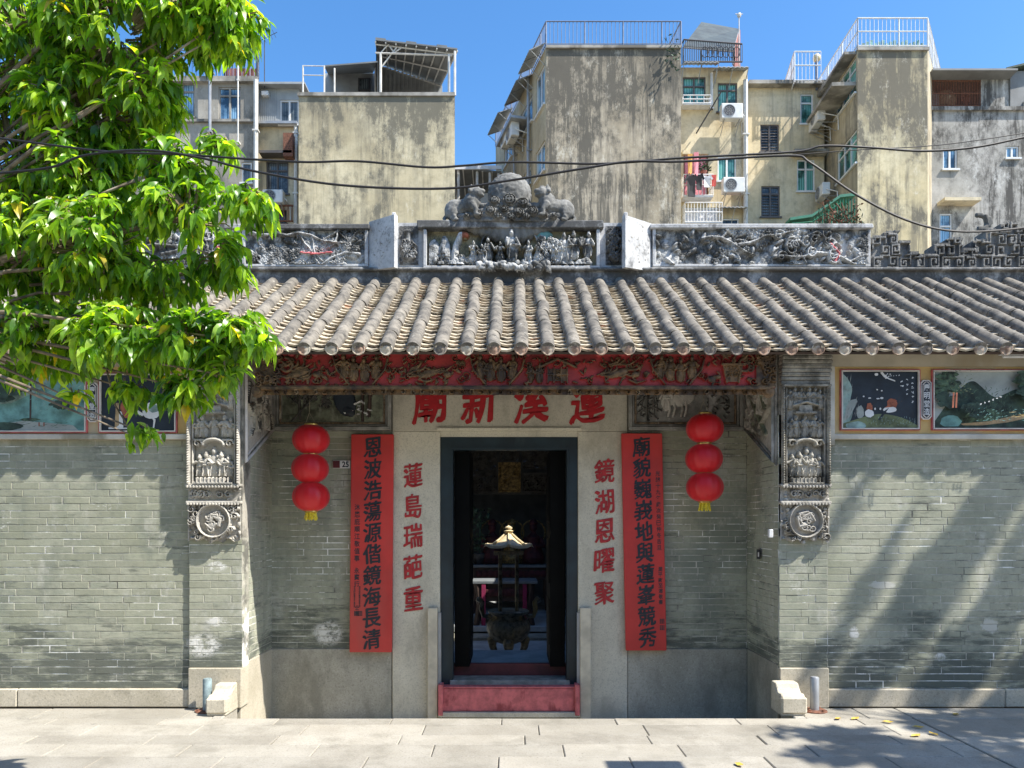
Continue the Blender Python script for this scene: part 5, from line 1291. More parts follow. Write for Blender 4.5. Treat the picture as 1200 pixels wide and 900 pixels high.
for a in (45, 135, 225, 315):
    c, s = math.cos(math.radians(a))*.16, math.sin(math.radians(a))*.16
    m = MB(); m.tube([(c, s, bh(716)), (c, s, bh(646))], .026, 8); m.build('post', 'iron', B)
MB().box(-.2, .2, -.2, .2, bh(650), bh(646)).build('cap_frame', 'iron', B)
# upswept six sided cap
m = MB(); n = 6; rings = [(.345, bh(642), 1.0), (.325, bh(642)+.035, 1.0), (.24, bh(639), 0), (.15, bh(634), 0), (.08, bh(629), 0), (.045, bh(626), 0)]
v = []; N = n*4
for ri, (rad, z, up) in enumerate(rings):
    for k in range(N):
        a = 2*math.pi*k/N+math.pi/6; t = abs(((k % 4)/4)-.5)*2; cr = math.cos(math.pi/n)/math.cos(((k % 4)/4-.5)*2*math.pi/n) if True else 1
        rr = rad*(1+.05*t*(1 if up else .5)); v.append((rr*math.cos(a), rr*math.sin(a), z+(.03*t**3 if up else 0)))
f = []
for ri in range(len(rings)-1):
    for k in range(N): f.append((ri*N+k, ri*N+(k+1) % N, (ri+1)*N+(k+1) % N, (ri+1)*N+k))
f.append(tuple(range(N-1, -1, -1))); m.add(v, f)
for k in range(n):
    a = 2*math.pi*k/n+math.pi/6; m.tube([(.365*math.cos(a), .365*math.sin(a), bh(642)+.04), (.25*math.cos(a), .25*math.sin(a), bh(638)), (.15*math.cos(a), .15*math.sin(a), bh(633)+.01), (.05*math.cos(a), .05*math.sin(a), bh(626)+.01)], [.02, .016, .014, .012], 6)
m.build('cap_roof', 'cream', B)
m = MB(); m.lathe([(.05, bh(627)), (.035, bh(625)), (.06, bh(623)), (.065, bh(622)), (.03, bh(620.5)), (.05, bh(619.5)), (.05, bh(618)), (.02, bh(616.5)), (.0, bh(615.5))], (0, 0, 0), 14); m.build('finial', 'cream', B, True)

# ================================================================ red couplet boards, lanterns, number plate
def couplet(px_t0, px_t1, py0, px_b0, px_b1, py1, chars, label, ccx_t, ccx_b, extra):
    y = BY-.055; W_ = PX(px_t1, y)-PX(px_t0, y); H_ = PZ(py0, y)-PZ(py1, y)
    cx = PX((px_t0+px_t1)/2, y); tilt = math.atan2(PX((px_b0+px_b1)/2, y)-cx, H_)
    t = thing('couplet_board', label, 'sign board', (cx+math.tan(tilt)*H_/1, y, PZ(py1, y)), 'red couplet boards flanking the door')
    t.rotation_euler = (0, -tilt, 0) if False else (0, 0, 0)
    sh_ = -math.tan(tilt)*1.0
    m = MB(); m.bbox(-W_/2, W_/2, -.02, .02, 0, H_, .005); m.v = [(a+sh_*c, b, c) for a, b, c in m.v]
    b = m.build('board', 'red_board', t)
    n = len(chars)
    for i, c in enumerate(chars):
        z = H_-(.125+(H_-.25)*i/(n-1)); xx = (ccx_t+(ccx_b-ccx_t)*i/(n-1))*W_
        char_obj(c, xx+sh_*z, z, -.0215, .16, .182, 'ink', b, i+len(label), nib=(.07, .032))
    tm = MB()
    for (tx, fx, z1, pitch, size) in extra:
        for i, c in enumerate(tx):
            if c == ' ': continue
            z = z1*H_-i*pitch; text_mb(tm, c, fx*W_+sh_*z, z, -.0215, size*1.06, .9, 0, .018)
    for (fx, z) in couplet.seals:
        xx = fx*W_+sh_*z*H_; z *= H_
        for q in range(4): tm.quad((xx-.022, -.0214, z-.02+q*.012), (xx+.022, -.0214, z-.02+q*.012), (xx+.022, -.0214, z-.014+q*.012), (xx-.022, -.0214, z-.014+q*.012))
        for q in (-.02, 0, .016): tm.quad((xx+q, -.0213, z-.024), (xx+q+.005, -.0213, z-.024), (xx+q+.005, -.0213, z+.024), (xx+q, -.0213, z+.024))
    tm.build('inscription', 'ink', b, kind='stuff')
    for sx in (-.7, .7): MB().tube([(sx*W_*.35+sh_*H_, .0, H_-.02), (sx*W_*.35+sh_*H_, .01, H_+.04)], .004, 5).build('hanger', 'iron', t)
    return t
couplet.seals = [(-.34, .178), (-.26, .178)]
couplet(412, 461.5, 509, 410.5, 459, 764, '恩波浩蕩源偕鏡海長清', 'red board lettered in black, hung left of the door, nearer the number plate', .02, .02,
        [('沐恩庇順江敬值事', -.34, .665, .0685, .055), ('永寶行', -.34, .375, .062, .052), ('李文成陳志昌何永年黃亦良', -.39, .30, .0165+.0, .017), ('林兆光張國華劉世安吳子明', -.27, .30, .0165, .017), ('仝奉', -.33, .205, .055, .046)])
couplet.seals = [(.40, .135), (.40, .105)]
couplet(728, 775.5, 508, 733, 781, 762, '廟貌巍峩地與蓮峯競秀', 'red board lettered in black, hung right of the door, date column on its outer edge', -.02, .04,
        [('光緒十九年歲次癸巳仲冬吉旦', .37, .815, .058, .046), ('潤平謝至澤敬書', .38, .375, .0515, .042)])
# lantern strings
def lantern_string(px, pys, label, y=.45):
    s = (y+DIST)/900; X_ = PX(px, y); top = PZ(470, y)
    t = thing('lantern_string', label, 'lantern', (X_, y, PZ(pys[-1]+24, y)), 'lantern strings at the door'); z_ = t.location.z
    for i, (py, dx) in enumerate(zip(pys, (0, -1, 0))):
        cz = PZ(py, y)-z_; rx_, rz_ = 21.8*s, 16.8*s; prof = []
        for k in range(45):
            a = -1.27+2.54*k/44; prof.append((rx_*math.cos(a)**.85*(1.0 if k % 2 else .982), rz_*math.sin(a)/math.sin(1.27)))
        m = MB(); m.lathe([(r_, z) for r_, z in prof], (dx*s, 0, cz), 60, rib=.035); L_ = m.build('lantern', 'lantern', t, True)
        m = MB(); m.lathe([(7.5*s, -.008), (8*s, .0), (8*s, .012), (7*s, .018)], (dx*s, 0, cz+rz_-.004), 18); m.build('cap_ring', 'gold', L_, True); m = MB(); m.lathe([(7*s, -.018), (8*s, -.012), (8*s, 0), (7.5*s, .008)], (dx*s, 0, cz-rz_+.004), 18); m.build('cap_ring', 'gold', L_, True)
    m = MB(); cz = PZ(pys[-1], y)-z_-16.8*s
    for k in range(26):
        a = k*.2417; rr = (4.5+(k % 3))*s; m.tube([(rr*.8*math.cos(a), rr*.8*math.sin(a), cz+.005), (rr*1.15*math.cos(a), rr*1.15*math.sin(a), cz-.075-.01*(k % 2))], .005, 4)
    m.build('tassel', 'tassel', t)
    m = MB(); zt = PZ(pys[0], y)-z_+16.8*s; m.tube([(-7*s, 0, zt), (-2*s, 0, zt+.11)], .0025, 4); m.tube([(7*s, 0, zt), (-2*s, 0, zt+.11)], .0025, 4); m.tube([(-2*s, 0, zt+.11), (0, 0, top-z_+.4)], .0025, 4)
    m.build('hanging_wire', 'iron', t)
lantern_string(364.5, (515, 549, 582), 'string of three red silk lanterns hanging left of the door beside the number plate')
lantern_string(826, (502, 537.5, 571), 'string of three red silk lanterns hanging right of the door, before the horse relief')
t = thing('number_plate', 'small white and red enamel house number plate on the brick, reading 25', 'number plate', (PX(401, BY), BY-.012, PZ(549, BY)))
MB().bbox(-.085, .08, -.006, .004, .0, .075, .003).build('plate', 'white', t)
m = MB(); m.box(-.082, -.018, -.0075, -.006, .004, .071); m.build('red_mark', 'maroon', t)
m = MB(); text_mb(m, '25', .035, .038, -.008, .07, .9, 0, .03); m.build('lettering', 'ink', t)
# tiny things on the side wall
t = thing('sticker', 'small black and white sticker on the right side wall of the doorway recess', 'sticker', (2.232, .45, PZ(655, .45)))
MB().box(-.002, .0, -.05, .05, .0, .085).build('backing', 'ink', t); MB().box(-.003, -.002, -.02, .015, .02, .06).build('print', 'white', t)
t = thing('junction_box', 'small white junction box on the corner below the right carved niche', 'box', (PX(906, 0)-.02, -.0, PZ(630, 0)))
MB().bbox(-.02, .015, -.02, .02, 0, .07, .004).build('box', 'white', t)

# ================================================================ stones and short posts by the pilasters
def mount_stone(px0, px1, py1, label, sg):
    y0, y1 = -.30, -.03; x0, x1 = PX(px0, -.28), PX(px1, -.28); w = x1-x0
    t = thing('mounting_stone', label, 'stone block', ((x0+x1)/2, -.16, 0), 'carved stones beside the doorway')
    h = PZ(py1, -.2); m = MB()
    prof = [(-.14, 0), (-.14, h*.62), (-.10, h*.74), (-.04, h*.72), (.0, h*.84), (.02, h), (.13, h), (.13, 0)]
    m.sweepx([(a, b) for a, b in prof], -w/2, w/2); m.v = [(a*(1-.04*(c > h*.5))+random.uniform(-.003, .003), b, c) for a, b, c in m.v]
    o = m.build('carved_block', 'granite', t); md = o.modifiers.new('edge', 'BEVEL'); md.width = .012; md.segments = 2
    m = MB(); m.bbox(-w/2-.004, w/2+.004, -.155, -.06, .02, h*.66, .014); m.build('front_block', 'granite', t)
mount_stone(243, 266, 804, 'pale granite mounting stone beside the left pilaster, next to the blue post', 1)
mount_stone(915, 944, 802, 'weathered granite mounting stone beside the right pilaster, next to the grey post', -1)
def short_post(px, py0, py1, label, mat):
    y = -.12; X_ = PX(px, y); h = PZ(py0, y)
    t = thing('short_post', label, 'post', (X_, y, 0), 'short pipe posts by the doorway')
    m = MB(); m.lathe([(.036, .01), (.036, h-.01), (.03, h), (.0, h)], (0, 0, 0), 14); m.build('pipe', mat, t, True)
    m = MB(); m.lathe([(.10, 0.0), (.10, .008), (.04, .012)], (0, 0, 0), 12)
    for a in range(4): m.lathe([(.012, .008), (.012, .022), (.0, .024)], (.075*math.cos(a*1.57+.7), .075*math.sin(a*1.57+.7), 0), 6)
    m.build('base_plate', 'rust', t)
short_post(243, 795, 836, 'short faded blue and red pipe post standing by the left mounting stone', 'pipe_blue')
short_post(954.5, 793, 830, 'short plain grey pipe post standing right of the right mounting stone', 'alu_grey')
# fallen leaves
r = random.Random(2)
for i, (px, py) in enumerate(((1040, 847), (1076, 853), (1073, 863), (1002, 843), (866, 897), (1120, 838), (982, 843), (1094, 861))):
    dd = EYE*900/(py-CY); m = MB(); L = .045
    m.add([(-L, 0, .004), (-L*.4, .018, .012), (L*.4, .02, .010), (L, 0, .014), (L*.4, -.02, .006), (-L*.4, -.018, .01), (0, 0, .003)], [(0, 1, 6), (1, 2, 6), (2, 3, 6), (3, 4, 6), (4, 5, 6), (5, 0, 6)])
    labs = ('largest of the curled yellow leaves lying in front of the right post', 'curled yellow leaf right of the largest fallen leaf', 'curled yellow leaf nearest the camera in the right hand cluster', 'small yellow leaf lying just below the grey post', 'lone yellow leaf at the bottom edge of the photo', 'small yellow leaf at the foot of the wing wall', 'small yellow leaf lying in front of the right mounting stone', 'tiny yellow leaf beyond the right hand cluster')
    link('fallen_leaf', m.mesh('fallen_leaf', 'yellow_leaf'), None, labs[i], 'leaf', 'fallen yellow leaves on the pavement', None, ((px-CX)*dd/900, dd-DIST, .002), (0, 0, r.uniform(0, 6)))
# ================================================================ blocks of flats behind the temple
def on_face(P0, P1, px, py):
    ux, uy = P1[0]-P0[0], P1[1]-P0[1]; L = math.hypot(ux, uy); ux /= L; uy /= L; a = (px-CX)/FPX
    # a*d - s*ux = P0x ; d - s*uy = P0y + DIST
    det = a*(-uy)-(-ux)*1.0
    d = (P0[0]*(-uy)-(-ux)*(P0[1]+DIST))/det; s = (a*(P0[1]+DIST)-P0[0])/det
    return s, EYE+(CY-py)*d/FPX
class Face:
    """an outside wall of a building: left foot P0, right foot P1 as seen from outside"""
    def __init__(s, bld, P0, P1, z1, mat, z0=0.0):
        s.b = bld; s.P0 = Vector((P0[0], P0[1], 0)); s.P1 = Vector((P1[0], P1[1], 0)); s.z0, s.z1, s.mat = z0, z1, mat
        s.L = (s.P1-s.P0).length; s.u = (s.P1-s.P0)/s.L; s.n = Vector((s.u.y, -s.u.x, 0)); s.holes = []; s.wins = []
    def at(s, px, py): return on_face(s.P0, s.P1, px, py)
    def p(s, a, z, d=0.0): q = s.P0+s.u*a+s.n*d; return (q.x-s.b.location.x, q.y-s.b.location.y, z-s.b.location.z)
    def wp(s, a, z, d=0.0): q = s.P0+s.u*a+s.n*d; return Vector((q.x, q.y, z))
    def box(s, mb, a0, a1, d0, d1, z0, z1, m=0):
        v = [s.p(a0, z0, d0), s.p(a1, z0, d0), s.p(a1, z0, d1), s.p(a0, z0, d1), s.p(a0, z1, d0), s.p(a1, z1, d0), s.p(a1, z1, d1), s.p(a0, z1, d1)]
        return mb.add(v, [(0, 3, 2, 1), (4, 5, 6, 7), (0, 1, 5, 4), (1, 2, 6, 5), (2, 3, 7, 6), (3, 0, 4, 7)], m)
    def window(s, px0, px1, py0, py1, glass='glass_green', frame='alu', cols=2, transom=.0, louvre=False, sill=True, name='window'):
        a0, zb0 = s.at(px0, py0); a1, zb1 = s.at(px1, py1)
        _, zt = s.at((px0+px1)/2, py0); _, zb = s.at((px0+px1)/2, py1)
        s.holes.append((a0, a1, zb, zt)); s.wins.append((a0, a1, zb, zt, glass, frame, cols, transom, louvre, sill, name)); return (a0, a1, zb, zt)
    def build(s, reveal=.16):
        xs = sorted({0, s.L}|{v for h in s.holes for v in h[:2]}); zs = sorted({s.z0, s.z1}|{v for h in s.holes for v in h[2:]})
        m = MB()
        for i in range(len(xs)-1):
            for j in range(len(zs)-1):
                cx_, cz_ = (xs[i]+xs[i+1])/2, (zs[j]+zs[j+1])/2
                if any(h[0] < cx_ < h[1] and h[2] < cz_ < h[3] for h in s.holes): continue
                m.add([s.p(xs[i], zs[j]), s.p(xs[i+1], zs[j]), s.p(xs[i+1], zs[j+1]), s.p(xs[i], zs[j+1])], [(0, 1, 2, 3)])
        for a0, a1, zb, zt in s.holes:
            q = [s.p(a0, zb), s.p(a1, zb), s.p(a1, zt), s.p(a0, zt)]; w = [s.p(a0, zb, -reveal), s.p(a1, zb, -reveal), s.p(a1, zt, -reveal), s.p(a0, zt, -reveal)]
            m.add(q+w, [(i, i+4, (i+1) % 4+4, (i+1) % 4) for i in range(4)]+[(4, 5, 6, 7)])
        wall = m.build('wall', s.mat, s.b)
        for a0, a1, zb, zt, glass, frame, cols, tr, louvre, sill, name in s.wins:
            f = MB(); t = .055; d0, d1 = -.12, -.04; g0 = 1e-3
            s.box(f, a0+g0, a1-g0, d1, d0, zb+g0, zb+t); s.box(f, a0+g0, a1-g0, d1, d0, zt-t, zt-g0); s.box(f, a0+g0, a0+t, d1, d0, zb+t, zt-t); s.box(f, a1-t, a1-g0, d1, d0, zb+t, zt-t)
            cw = (a1-a0)/cols
            for c in range(1, cols): s.box(f, a0+c*cw-.035, a0+c*cw+.035, d1+.004, d0, zb+t, zt-t)
            zt2 = zt-t
            if tr: zt2 = zt-(zt-zb)*tr; s.box(f, a0+t, a1-t, d1+.002, d0, zt2-.03, zt2+.03)
            if sill: s.box(f, a0-.06, a1+.06, .08, .0, zb-.07, zb-.005)
            w = f.build(name, frame, s.b)
            for c in range(cols):
                b0, b1 = a0+c*cw+.03, a0+(c+1)*cw-.03
                if louvre:
                    z = zb+.08
                    lv = MB()
                    while z < zt2-.05: 
                        v = [s.p(b0, z, -.05), s.p(b1, z, -.05), s.p(b1, z+.07, -.11), s.p(b0, z+.07, -.11), s.p(b0, z+.012, -.05), s.p(b1, z+.012, -.05), s.p(b1, z+.082, -.11), s.p(b0, z+.082, -.11)]
                        lv.add(v, [(0, 1, 2, 3), (7, 6, 5, 4), (0, 4, 5, 1), (1, 5, 6, 2), (2, 6, 7, 3), (3, 7, 4, 0)]); z += .115
                    lv.build('louvre', frame, w, kind='stuff')
                pm = MB(); s.box(pm, b0, b1, -.085, -.1, zb+.03, zt2-(.03 if tr else 0)); pm.build('pane', 'glass_dark' if louvre else glass, w)
                if tr: pm = MB(); s.box(pm, b0, b1, -.085, -.1, zt2+.03, zt-.03); pm.build('pane', glass if not louvre else 'glass_dark', w)
        return wall
def bbase(name, label, foot, cat='building', group='flats behind the temple'):
    cx_ = sum(p[0] for p in foot)/len(foot); cy_ = sum(p[1] for p in foot)/len(foot)
    return thing(name, label, cat, (cx_, cy_, 0), group)
def closed(b, foot, z1, mat='slab', skip=()):
    """side and rear walls, and roof slab. foot goes counter-clockwise from above"""
    m = MB(); o = b.location; n = len(foot)
    for i in range(n):
        if i in skip: continue
        p, q = foot[i], foot[(i+1) % n]; m.add([(p[0]-o.x, p[1]-o.y, 0), (q[0]-o.x, q[1]-o.y, 0), (q[0]-o.x, q[1]-o.y, z1), (p[0]-o.x, p[1]-o.y, z1)], [(0, 1, 2, 3)])
    m.build('wall', mat, b)
    m = MB(); m.add([(p[0]-o.x, p[1]-o.y, z1-.002) for p in foot], [tuple(range(n))]); m.build('roof', 'slab', b)
def railing(b, pts, h, mat, gap=.13, r=.018, mid=False, name='railing'):
    m = MB(); o = b.location; P = [Vector(p)-o for p in pts]
    for i in range(len(P)-1):
        a, c = P[i], P[i+1]; L = (c-a).length; k = max(1, int(L/gap))
        m.tube([a+Vector((0, 0, h)), c+Vector((0, 0, h))], r*1.5, 4); m.tube([a+Vector((0, 0, .08)), c+Vector((0, 0, .08))], r*1.1, 4)
        if mid: m.tube([a+Vector((0, 0, h*.55)), c+Vector((0, 0, h*.55))], r*1.3, 4)
        for j in range(k+1): 
            q = a+(c-a)*(j/k); m.tube([q, q+Vector((0, 0, h))], r*(1.6 if j % 10 == 0 else .62), 4, cap=False)
    return m.build(name, mat, b)
def pipe(b, face, px, py0, py1, r=.07, mat='pvc', d=.12):
    a, zt = face.at(px, py0); _, zb = face.at(px, py1); m = MB(); m.tube([face.p(a, zt, d), face.p(a, zb, d)], r, 8)
    z = zb
    while z < zt: face.box(m, a-r*1.3, a+r*1.3, 0, d+r*1.1, z, z+.06); z += 2.4
    return m.build('drain_pipe', mat, b)
def air_con(face, px, py, label, w=.85, h=.6, d=.62):
    a, z = face.at(px, py); P = face.wp(a, z-h/2, 0); ang = math.atan2(face.u.y, face.u.x)
    t = thing('air_conditioner', label, 'air conditioner', P, 'outdoor air conditioner units', (0, 0, ang))
    m = MB(); m.bbox(-w/2, w/2, -d, -d+.32, 0, h, .025); m.build('casing', 'alu', t)
    m = MB(); m.tube([(-.12+.23*math.cos(k*.3927), -d-.008, h/2+.23*math.sin(k*.3927)) for k in range(17)], .016, 5); 
    for rr in (.16, .09): m.tube([(-.12+rr*math.cos(k*.5236), -d-.006, h/2+rr*math.sin(k*.5236)) for k in range(13)], .008, 4)
    for k in range(8): m.tube([(-.12, -d-.005, h/2), (-.12+.22*math.cos(k*.785), -d-.005, h/2+.22*math.sin(k*.785))], .007, 4)
    m.build('fan_grille', 'alu_grey', t); m = MB(); m.tube([(-.12, -d-.002, h/2), (-.12, -d-.004, h/2)], .21, 16); m.build('fan_recess', 'rail_dark', t)
    m = MB()
    for x in (-.3, .3): m.tube([(x, 0, -.03), (x, -d, -.03)], .018, 4); m.tube([(x, 0, -.4), (x, -d+.05, -.03)], .014, 4)
    m.build('bracket', 'alu_grey', t); m = MB(); m.tube([(w/2-.03, -d+.15, h*.5), (w/2+.1, -d+.2, h*.3), (w/2+.12, -.05, h*.1), (w/2+.14, -.03, -.5)], .025, 6); m.build('hose', 'alu', t)
    return t
def awning(b, face, px0, px1, py, out=.9, drop=.35, mat='sheet_red', under='metal_sheet'):
    a0, z = face.at(px0, py); a1, _ = face.at(px1, py); m = MB(); k = max(4, int((a1-a0)/.16))
    for i in range(k):
        s0, s1 = a0+(a1-a0)*i/k, a0+(a1-a0)*(i+1)/k; q = (s0+s1)/2
        for (x0, x1, h0, h1) in ((s0, q, 0, .03), (q, s1, .03, 0)):
            v = [face.p(x0, z+h0, .0), face.p(x1, z+h1, .0), face.p(x1, z-drop+h1, out), face.p(x0, z-drop+h0, out)]
            w = [face.p(x0, z+h0-.025, .0), face.p(x1, z+h1-.025, .0), face.p(x1, z-drop+h1-.025, out), face.p(x0, z-drop+h0-.025, out)]
            m.add(v+w, [(0, 3, 2, 1)], 0); m.add(v+w, [(4, 5, 6, 7), (3, 7, 6, 2)], 1)
    for s in (a0, (a0+a1)/2, a1): m.tube([face.p(s, z-.03, 0), face.p(s, z-drop-.03, out)], .02, 4, 1); m.tube([face.p(s, z-drop-.5, 0), face.p(s, z-drop-.04, out*.9)], .016, 4, 1)
    return m.build('awning', [mat, under], b)
def ledge(b, face, px0, px1, py, d=.25, h=.12, mat='slab'):
    a0, z = face.at(px0, py); a1, _ = face.at(px1, py); m = MB(); face.box(m, a0, a1, d, .0, z-h, z); return m.build('concrete_ledge', mat, b)
def XY(px, d): return (PX(px, d-DIST), d-DIST)
def ZD(py, d): return EYE+(CY-py)*d/FPX

# --- A: grey block far left, half behind the tree
d = 30; fa = [XY(60, d), XY(303, d), XY(300, 42), XY(80, 42)]; zA = ZD(92, d)
b = bbase('apartment_block', 'grey stained concrete flats at far left, half hidden by the tree, railing on its roof', fa)
F = Face(b, fa[0], fa[1], zA, 's_grey')
F.window(213, 228, 97, 137, 'glass_blue', 'slab', 1, .25); F.window(256, 282, 102, 141, 'glass_blue', 'slab', 2, .25); F.window(283, 295, 190, 214, 'glass_dark', 'alu', 1, 0)
F.window(120, 150, 100, 140, 'glass_blue', 'slab', 2, .25); F.build(); closed(b, fa, zA, 's_grey', (0,))
ledge(b, F, 60, 303, 141, .12, .1); ledge(b, F, 60, 303, 92, .18, .2)
pipe(b, F, 249.5, 40, 160, .06, 'alu_grey', .3); pipe(b, F, 301, 96, 300, .09); pipe(b, F, 281, 30, 170, .03, 'pvc', .2)
railing(b, [(fa[0][0], fa[0][1], zA), (fa[1][0], fa[1][1], zA), (*fa[2], zA)], 1.1, 'rail_blue', .16)
m = MB(); o = b.location
for px, h in ((262, 2.4), (300, 2.2), (281, 1.8)): x, y = XY(px, d); m.tube([(x-o.x, y-o.y+.1, zA), (x-o.x, y-o.y+.1, zA+h)], .035, 5)
x0, y = XY(215, d); x1, _ = XY(300, d); m.tube([(x0-o.x, y-o.y+.1, zA+1.9), (x1-o.x, y-o.y+.1, zA+2.1)], .02, 4)
m.build('roof_frame', 'rail_dark', b)
m = MB(); k = 14; xa, _ = XY(264, d); xb, _ = XY(300, d)
for i in range(k): t0 = xa+(xb-xa)*i/k; m.box(t0-o.x, t0-o.x+(xb-xa)/k*.9, y-o.y+.03+.02*(i % 2), y-o.y+.05+.02*(i % 2), zA+.02, zA+.42)
m.build('rusty_sheet', 'sheet_red', b)
t = thing('roof_aerial', 'thin television aerial with crossed arms on the far left grey block', 'aerial', (XY(307, d)[0], XY(307, d)[1]+.3, zA-.2))
m = MB(); m.tube([(0, 0, 0), (0, 0, 2.5)], .02, 5); m.tube([(-.5, 0, 1.7), (.5, 0, 2.2)], .014, 4)
for i in range(7): m.tube([(-.4+.13*i, -.25, 1.75+.065*i), (-.4+.13*i, .25, 1.75+.065*i)], .008, 4)
m.build('mast', 'rail_dark', t)

# --- B: narrow yellow house with metal-clad top storey
d = 30.6; fb = [XY(303, d), XY(352, d), XY(350, 40), XY(305, 40)]; zB = ZD(106, d)
b = bbase('narrow_house', 'narrow yellow house with corrugated metal top storey and white pipes, beside the sand coloured gable', fb)
F = Face(b, fb[0], fb[1], ZD(146, d), 's_yellow'); F.window(312, 338, 189, 227, 'glass_dark', 'alu_dark', 2, .28); F.window(308, 336, 246, 262, 'glass_dark', 'wood_dark', 2, 0); F.build(); closed(b, fb, ZD(146, d), 's_yellow', (0,))
F2 = Face(b, (fb[0][0]+.05, fb[0][1]-.12), (fb[1][0], fb[1][1]-.12), zB, 'metal_sheet', ZD(146, d)); F2.window(328, 350, 117, 146, 'glass_dark', 'alu', 2, 0); F2.build()
m = MB()
for i in range(22): a = F2.L*i/22; F2.box(m, a, a+F2.L/44, .03, .0, ZD(146, d), zB)
for h in F2.holes: pass
m.f = m.f; m = MB()
for i in range(20):
    a = F2.L*i/20
    if a > F2.holes[0][0]-.12: break
    F2.box(m, a, a+F2.L/40, .03, .002, ZD(146, d)+.01, zB-.01)
m.build('corrugation', 'metal_sheet', b)
m = MB(); F2.box(m, -.1, F2.L+.3, .35, -3, zB, zB+.08); m.build('roof', 'metal_sheet', b)
ledge(b, F, 303, 350, 146, .3, .1, 'alu_grey'); ledge(b, F, 308, 346, 183, .5, .1, 'alu_dark'); pipe(b, F, 347.5, 147, 300, .075)
m = MB(); F.box(m, *[F.at(336, 200)[0], F.at(347, 200)[0]], .5, .0, F.at(336, 190)[1], F.at(336, 163)[1]); m.build('wooden_hatch', 'rust', b)
m = MB()
for py in (244, 262): F.box(m, F.at(305, py)[0], F.at(346, py)[0], .35, .25, F.at(305, py+1.2)[1], F.at(305, py)[1])
for i in range(9): F.box(m, F.at(306+i*4.8, 250)[0], F.at(306+i*4.8, 250)[0]+.03, .32, .28, F.at(305, 263)[1], F.at(305, 244)[1])
m.build('balcony_rail', 'rust', b)
air_con(F, 325, 237, 'white air conditioner below the dark window of the narrow yellow house', .8, .5)
t = thing('floodlight', 'small white floodlight under the metal roof edge of the narrow house', 'lamp', F2.wp(F2.at(312, 112)[0], F2.at(312, 112)[1], 0)); MB().bbox(-.14, .14, -.2, -.0, -.09, .09, .02).build('lamp_body', 'alu', t)

# --- C: windowless sand gable with a rooftop shed
d = 27; fc = [XY(350, d), XY(533, d), XY(533, 36), XY(352, 36)]; zC = ZD(109, d)
b = bbase('gable_block', 'windowless sand coloured gable with a metal roof shed on top, left of centre', fc)
F = Face(b, fc[0], fc[1], zC, 's_gable'); F.build(); closed(b, fc, zC, 's_side', (0,))
ledge(b, F, 349, 533, 109, .06, .12, 'slab')
shed = b; o = b.location
m = MB()   # main pitched sheet roof, seen from below
def sp(px, py, dd): return Vector((PX(px, dd-DIST), dd-DIST, ZD(py, dd)))
A1, A2, A3, A4 = sp(440, 47, 27.2), sp(536, 58, 27.2), sp(516, 100, 31), sp(446, 76, 31)
k = 8
for i in range(k):
    t0, t1 = i/k, (i+1)/k; hi = .10 if i % 3 == 0 else .05
    q = [A1.lerp(A2, t0), A1.lerp(A2, t1), A4.lerp(A3, t1), A4.lerp(A3, t0)]; q = [a-o for a in q]
    up = Vector((0, 0, hi)); m.add([a for a in q]+[a+up for a in q], [(0, 3, 2, 1), (4, 5, 6, 7), (0, 1, 5, 4), (1, 2, 6, 5), (2, 3, 7, 6), (3, 0, 4, 7)], 0)
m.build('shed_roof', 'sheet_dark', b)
m = MB()
for i in range(9): t0 = i/8; a, c = A1.lerp(A2, t0)-o, A4.lerp(A3, t0)-o; m.tube([a+Vector((0, 0, -.05)), c+Vector((0, 0, -.05))], .03, 4)
for t0 in (.05, .5, .95): m.tube([A1.lerp(A4, t0)-o-Vector((0, 0, .1)), A2.lerp(A3, t0)-o-Vector((0, 0, .1))], .03, 4)
for px, top, dd in ((446, 62, 27.3), (526, 64, 27.3), (533, 60, 27.15), (440, 75, 29)): x = PX(px, dd-DIST); m.tube([(x-o.x, dd-DIST-o.y, zC), (x-o.x, dd-DIST-o.y, ZD(top, dd))], .045, 5)
a = sp(440, 62, 27.3)-o; c = sp(530, 65, 27.3)-o; m.tube([a, c], .035, 4)
for p0, p1 in (((446, 80), (465, 55)), ((446, 62), (455, 52)), ((455, 52), (462, 62)), ((462, 62), (470, 56))): m.tube([sp(*p0, 27.35)-o, sp(*p1, 27.35)-o], .025, 4)
m.build('shed_frame', 'pvc', b)
m = MB(); bl, br = sp(446, 109, 30.8)-o, sp(518, 109, 30.8)-o; k = 30
for i in range(k):
    t0, t1 = i/k, (i+.5)/k; q0, q1 = bl.lerp(br, t0), bl.lerp(br, (i+1)/k); y = (i % 2)*.04
    m.box(q0.x, q1.x, q0.y+y, q0.y+.1+y, zC, ZD(77+23*t0, 30.8))
x = sp(447, 100, 27.4)-o; y2 = 32.4-DIST-o.y; x2 = sp(456, 100, 32.4)-o
m.build('shed_wall', 'metal_sheet', b)
m = MB(); m.add([sp(442, 109, 27.4)-o+Vector((0,0,0)), sp(446, 109, 30.8)-o, sp(446, 76, 30.8)-o, sp(442, 50, 27.4)-o], [(0, 1, 2, 3)])
m.add([v+Vector((-.04, 0, 0)) for v in (sp(442, 109, 27.4)-o, sp(446, 109, 30.8)-o, sp(446, 76, 30.8)-o, sp(442, 50, 27.4)-o)], [(3, 2, 1, 0)]); 
for vv in m.v: pass
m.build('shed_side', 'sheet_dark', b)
m = MB(); B1, B2, B3, B4 = sp(380, 78, 27.3), sp(443, 73, 27.3), sp(437, 86, 31), sp(385, 88, 31)
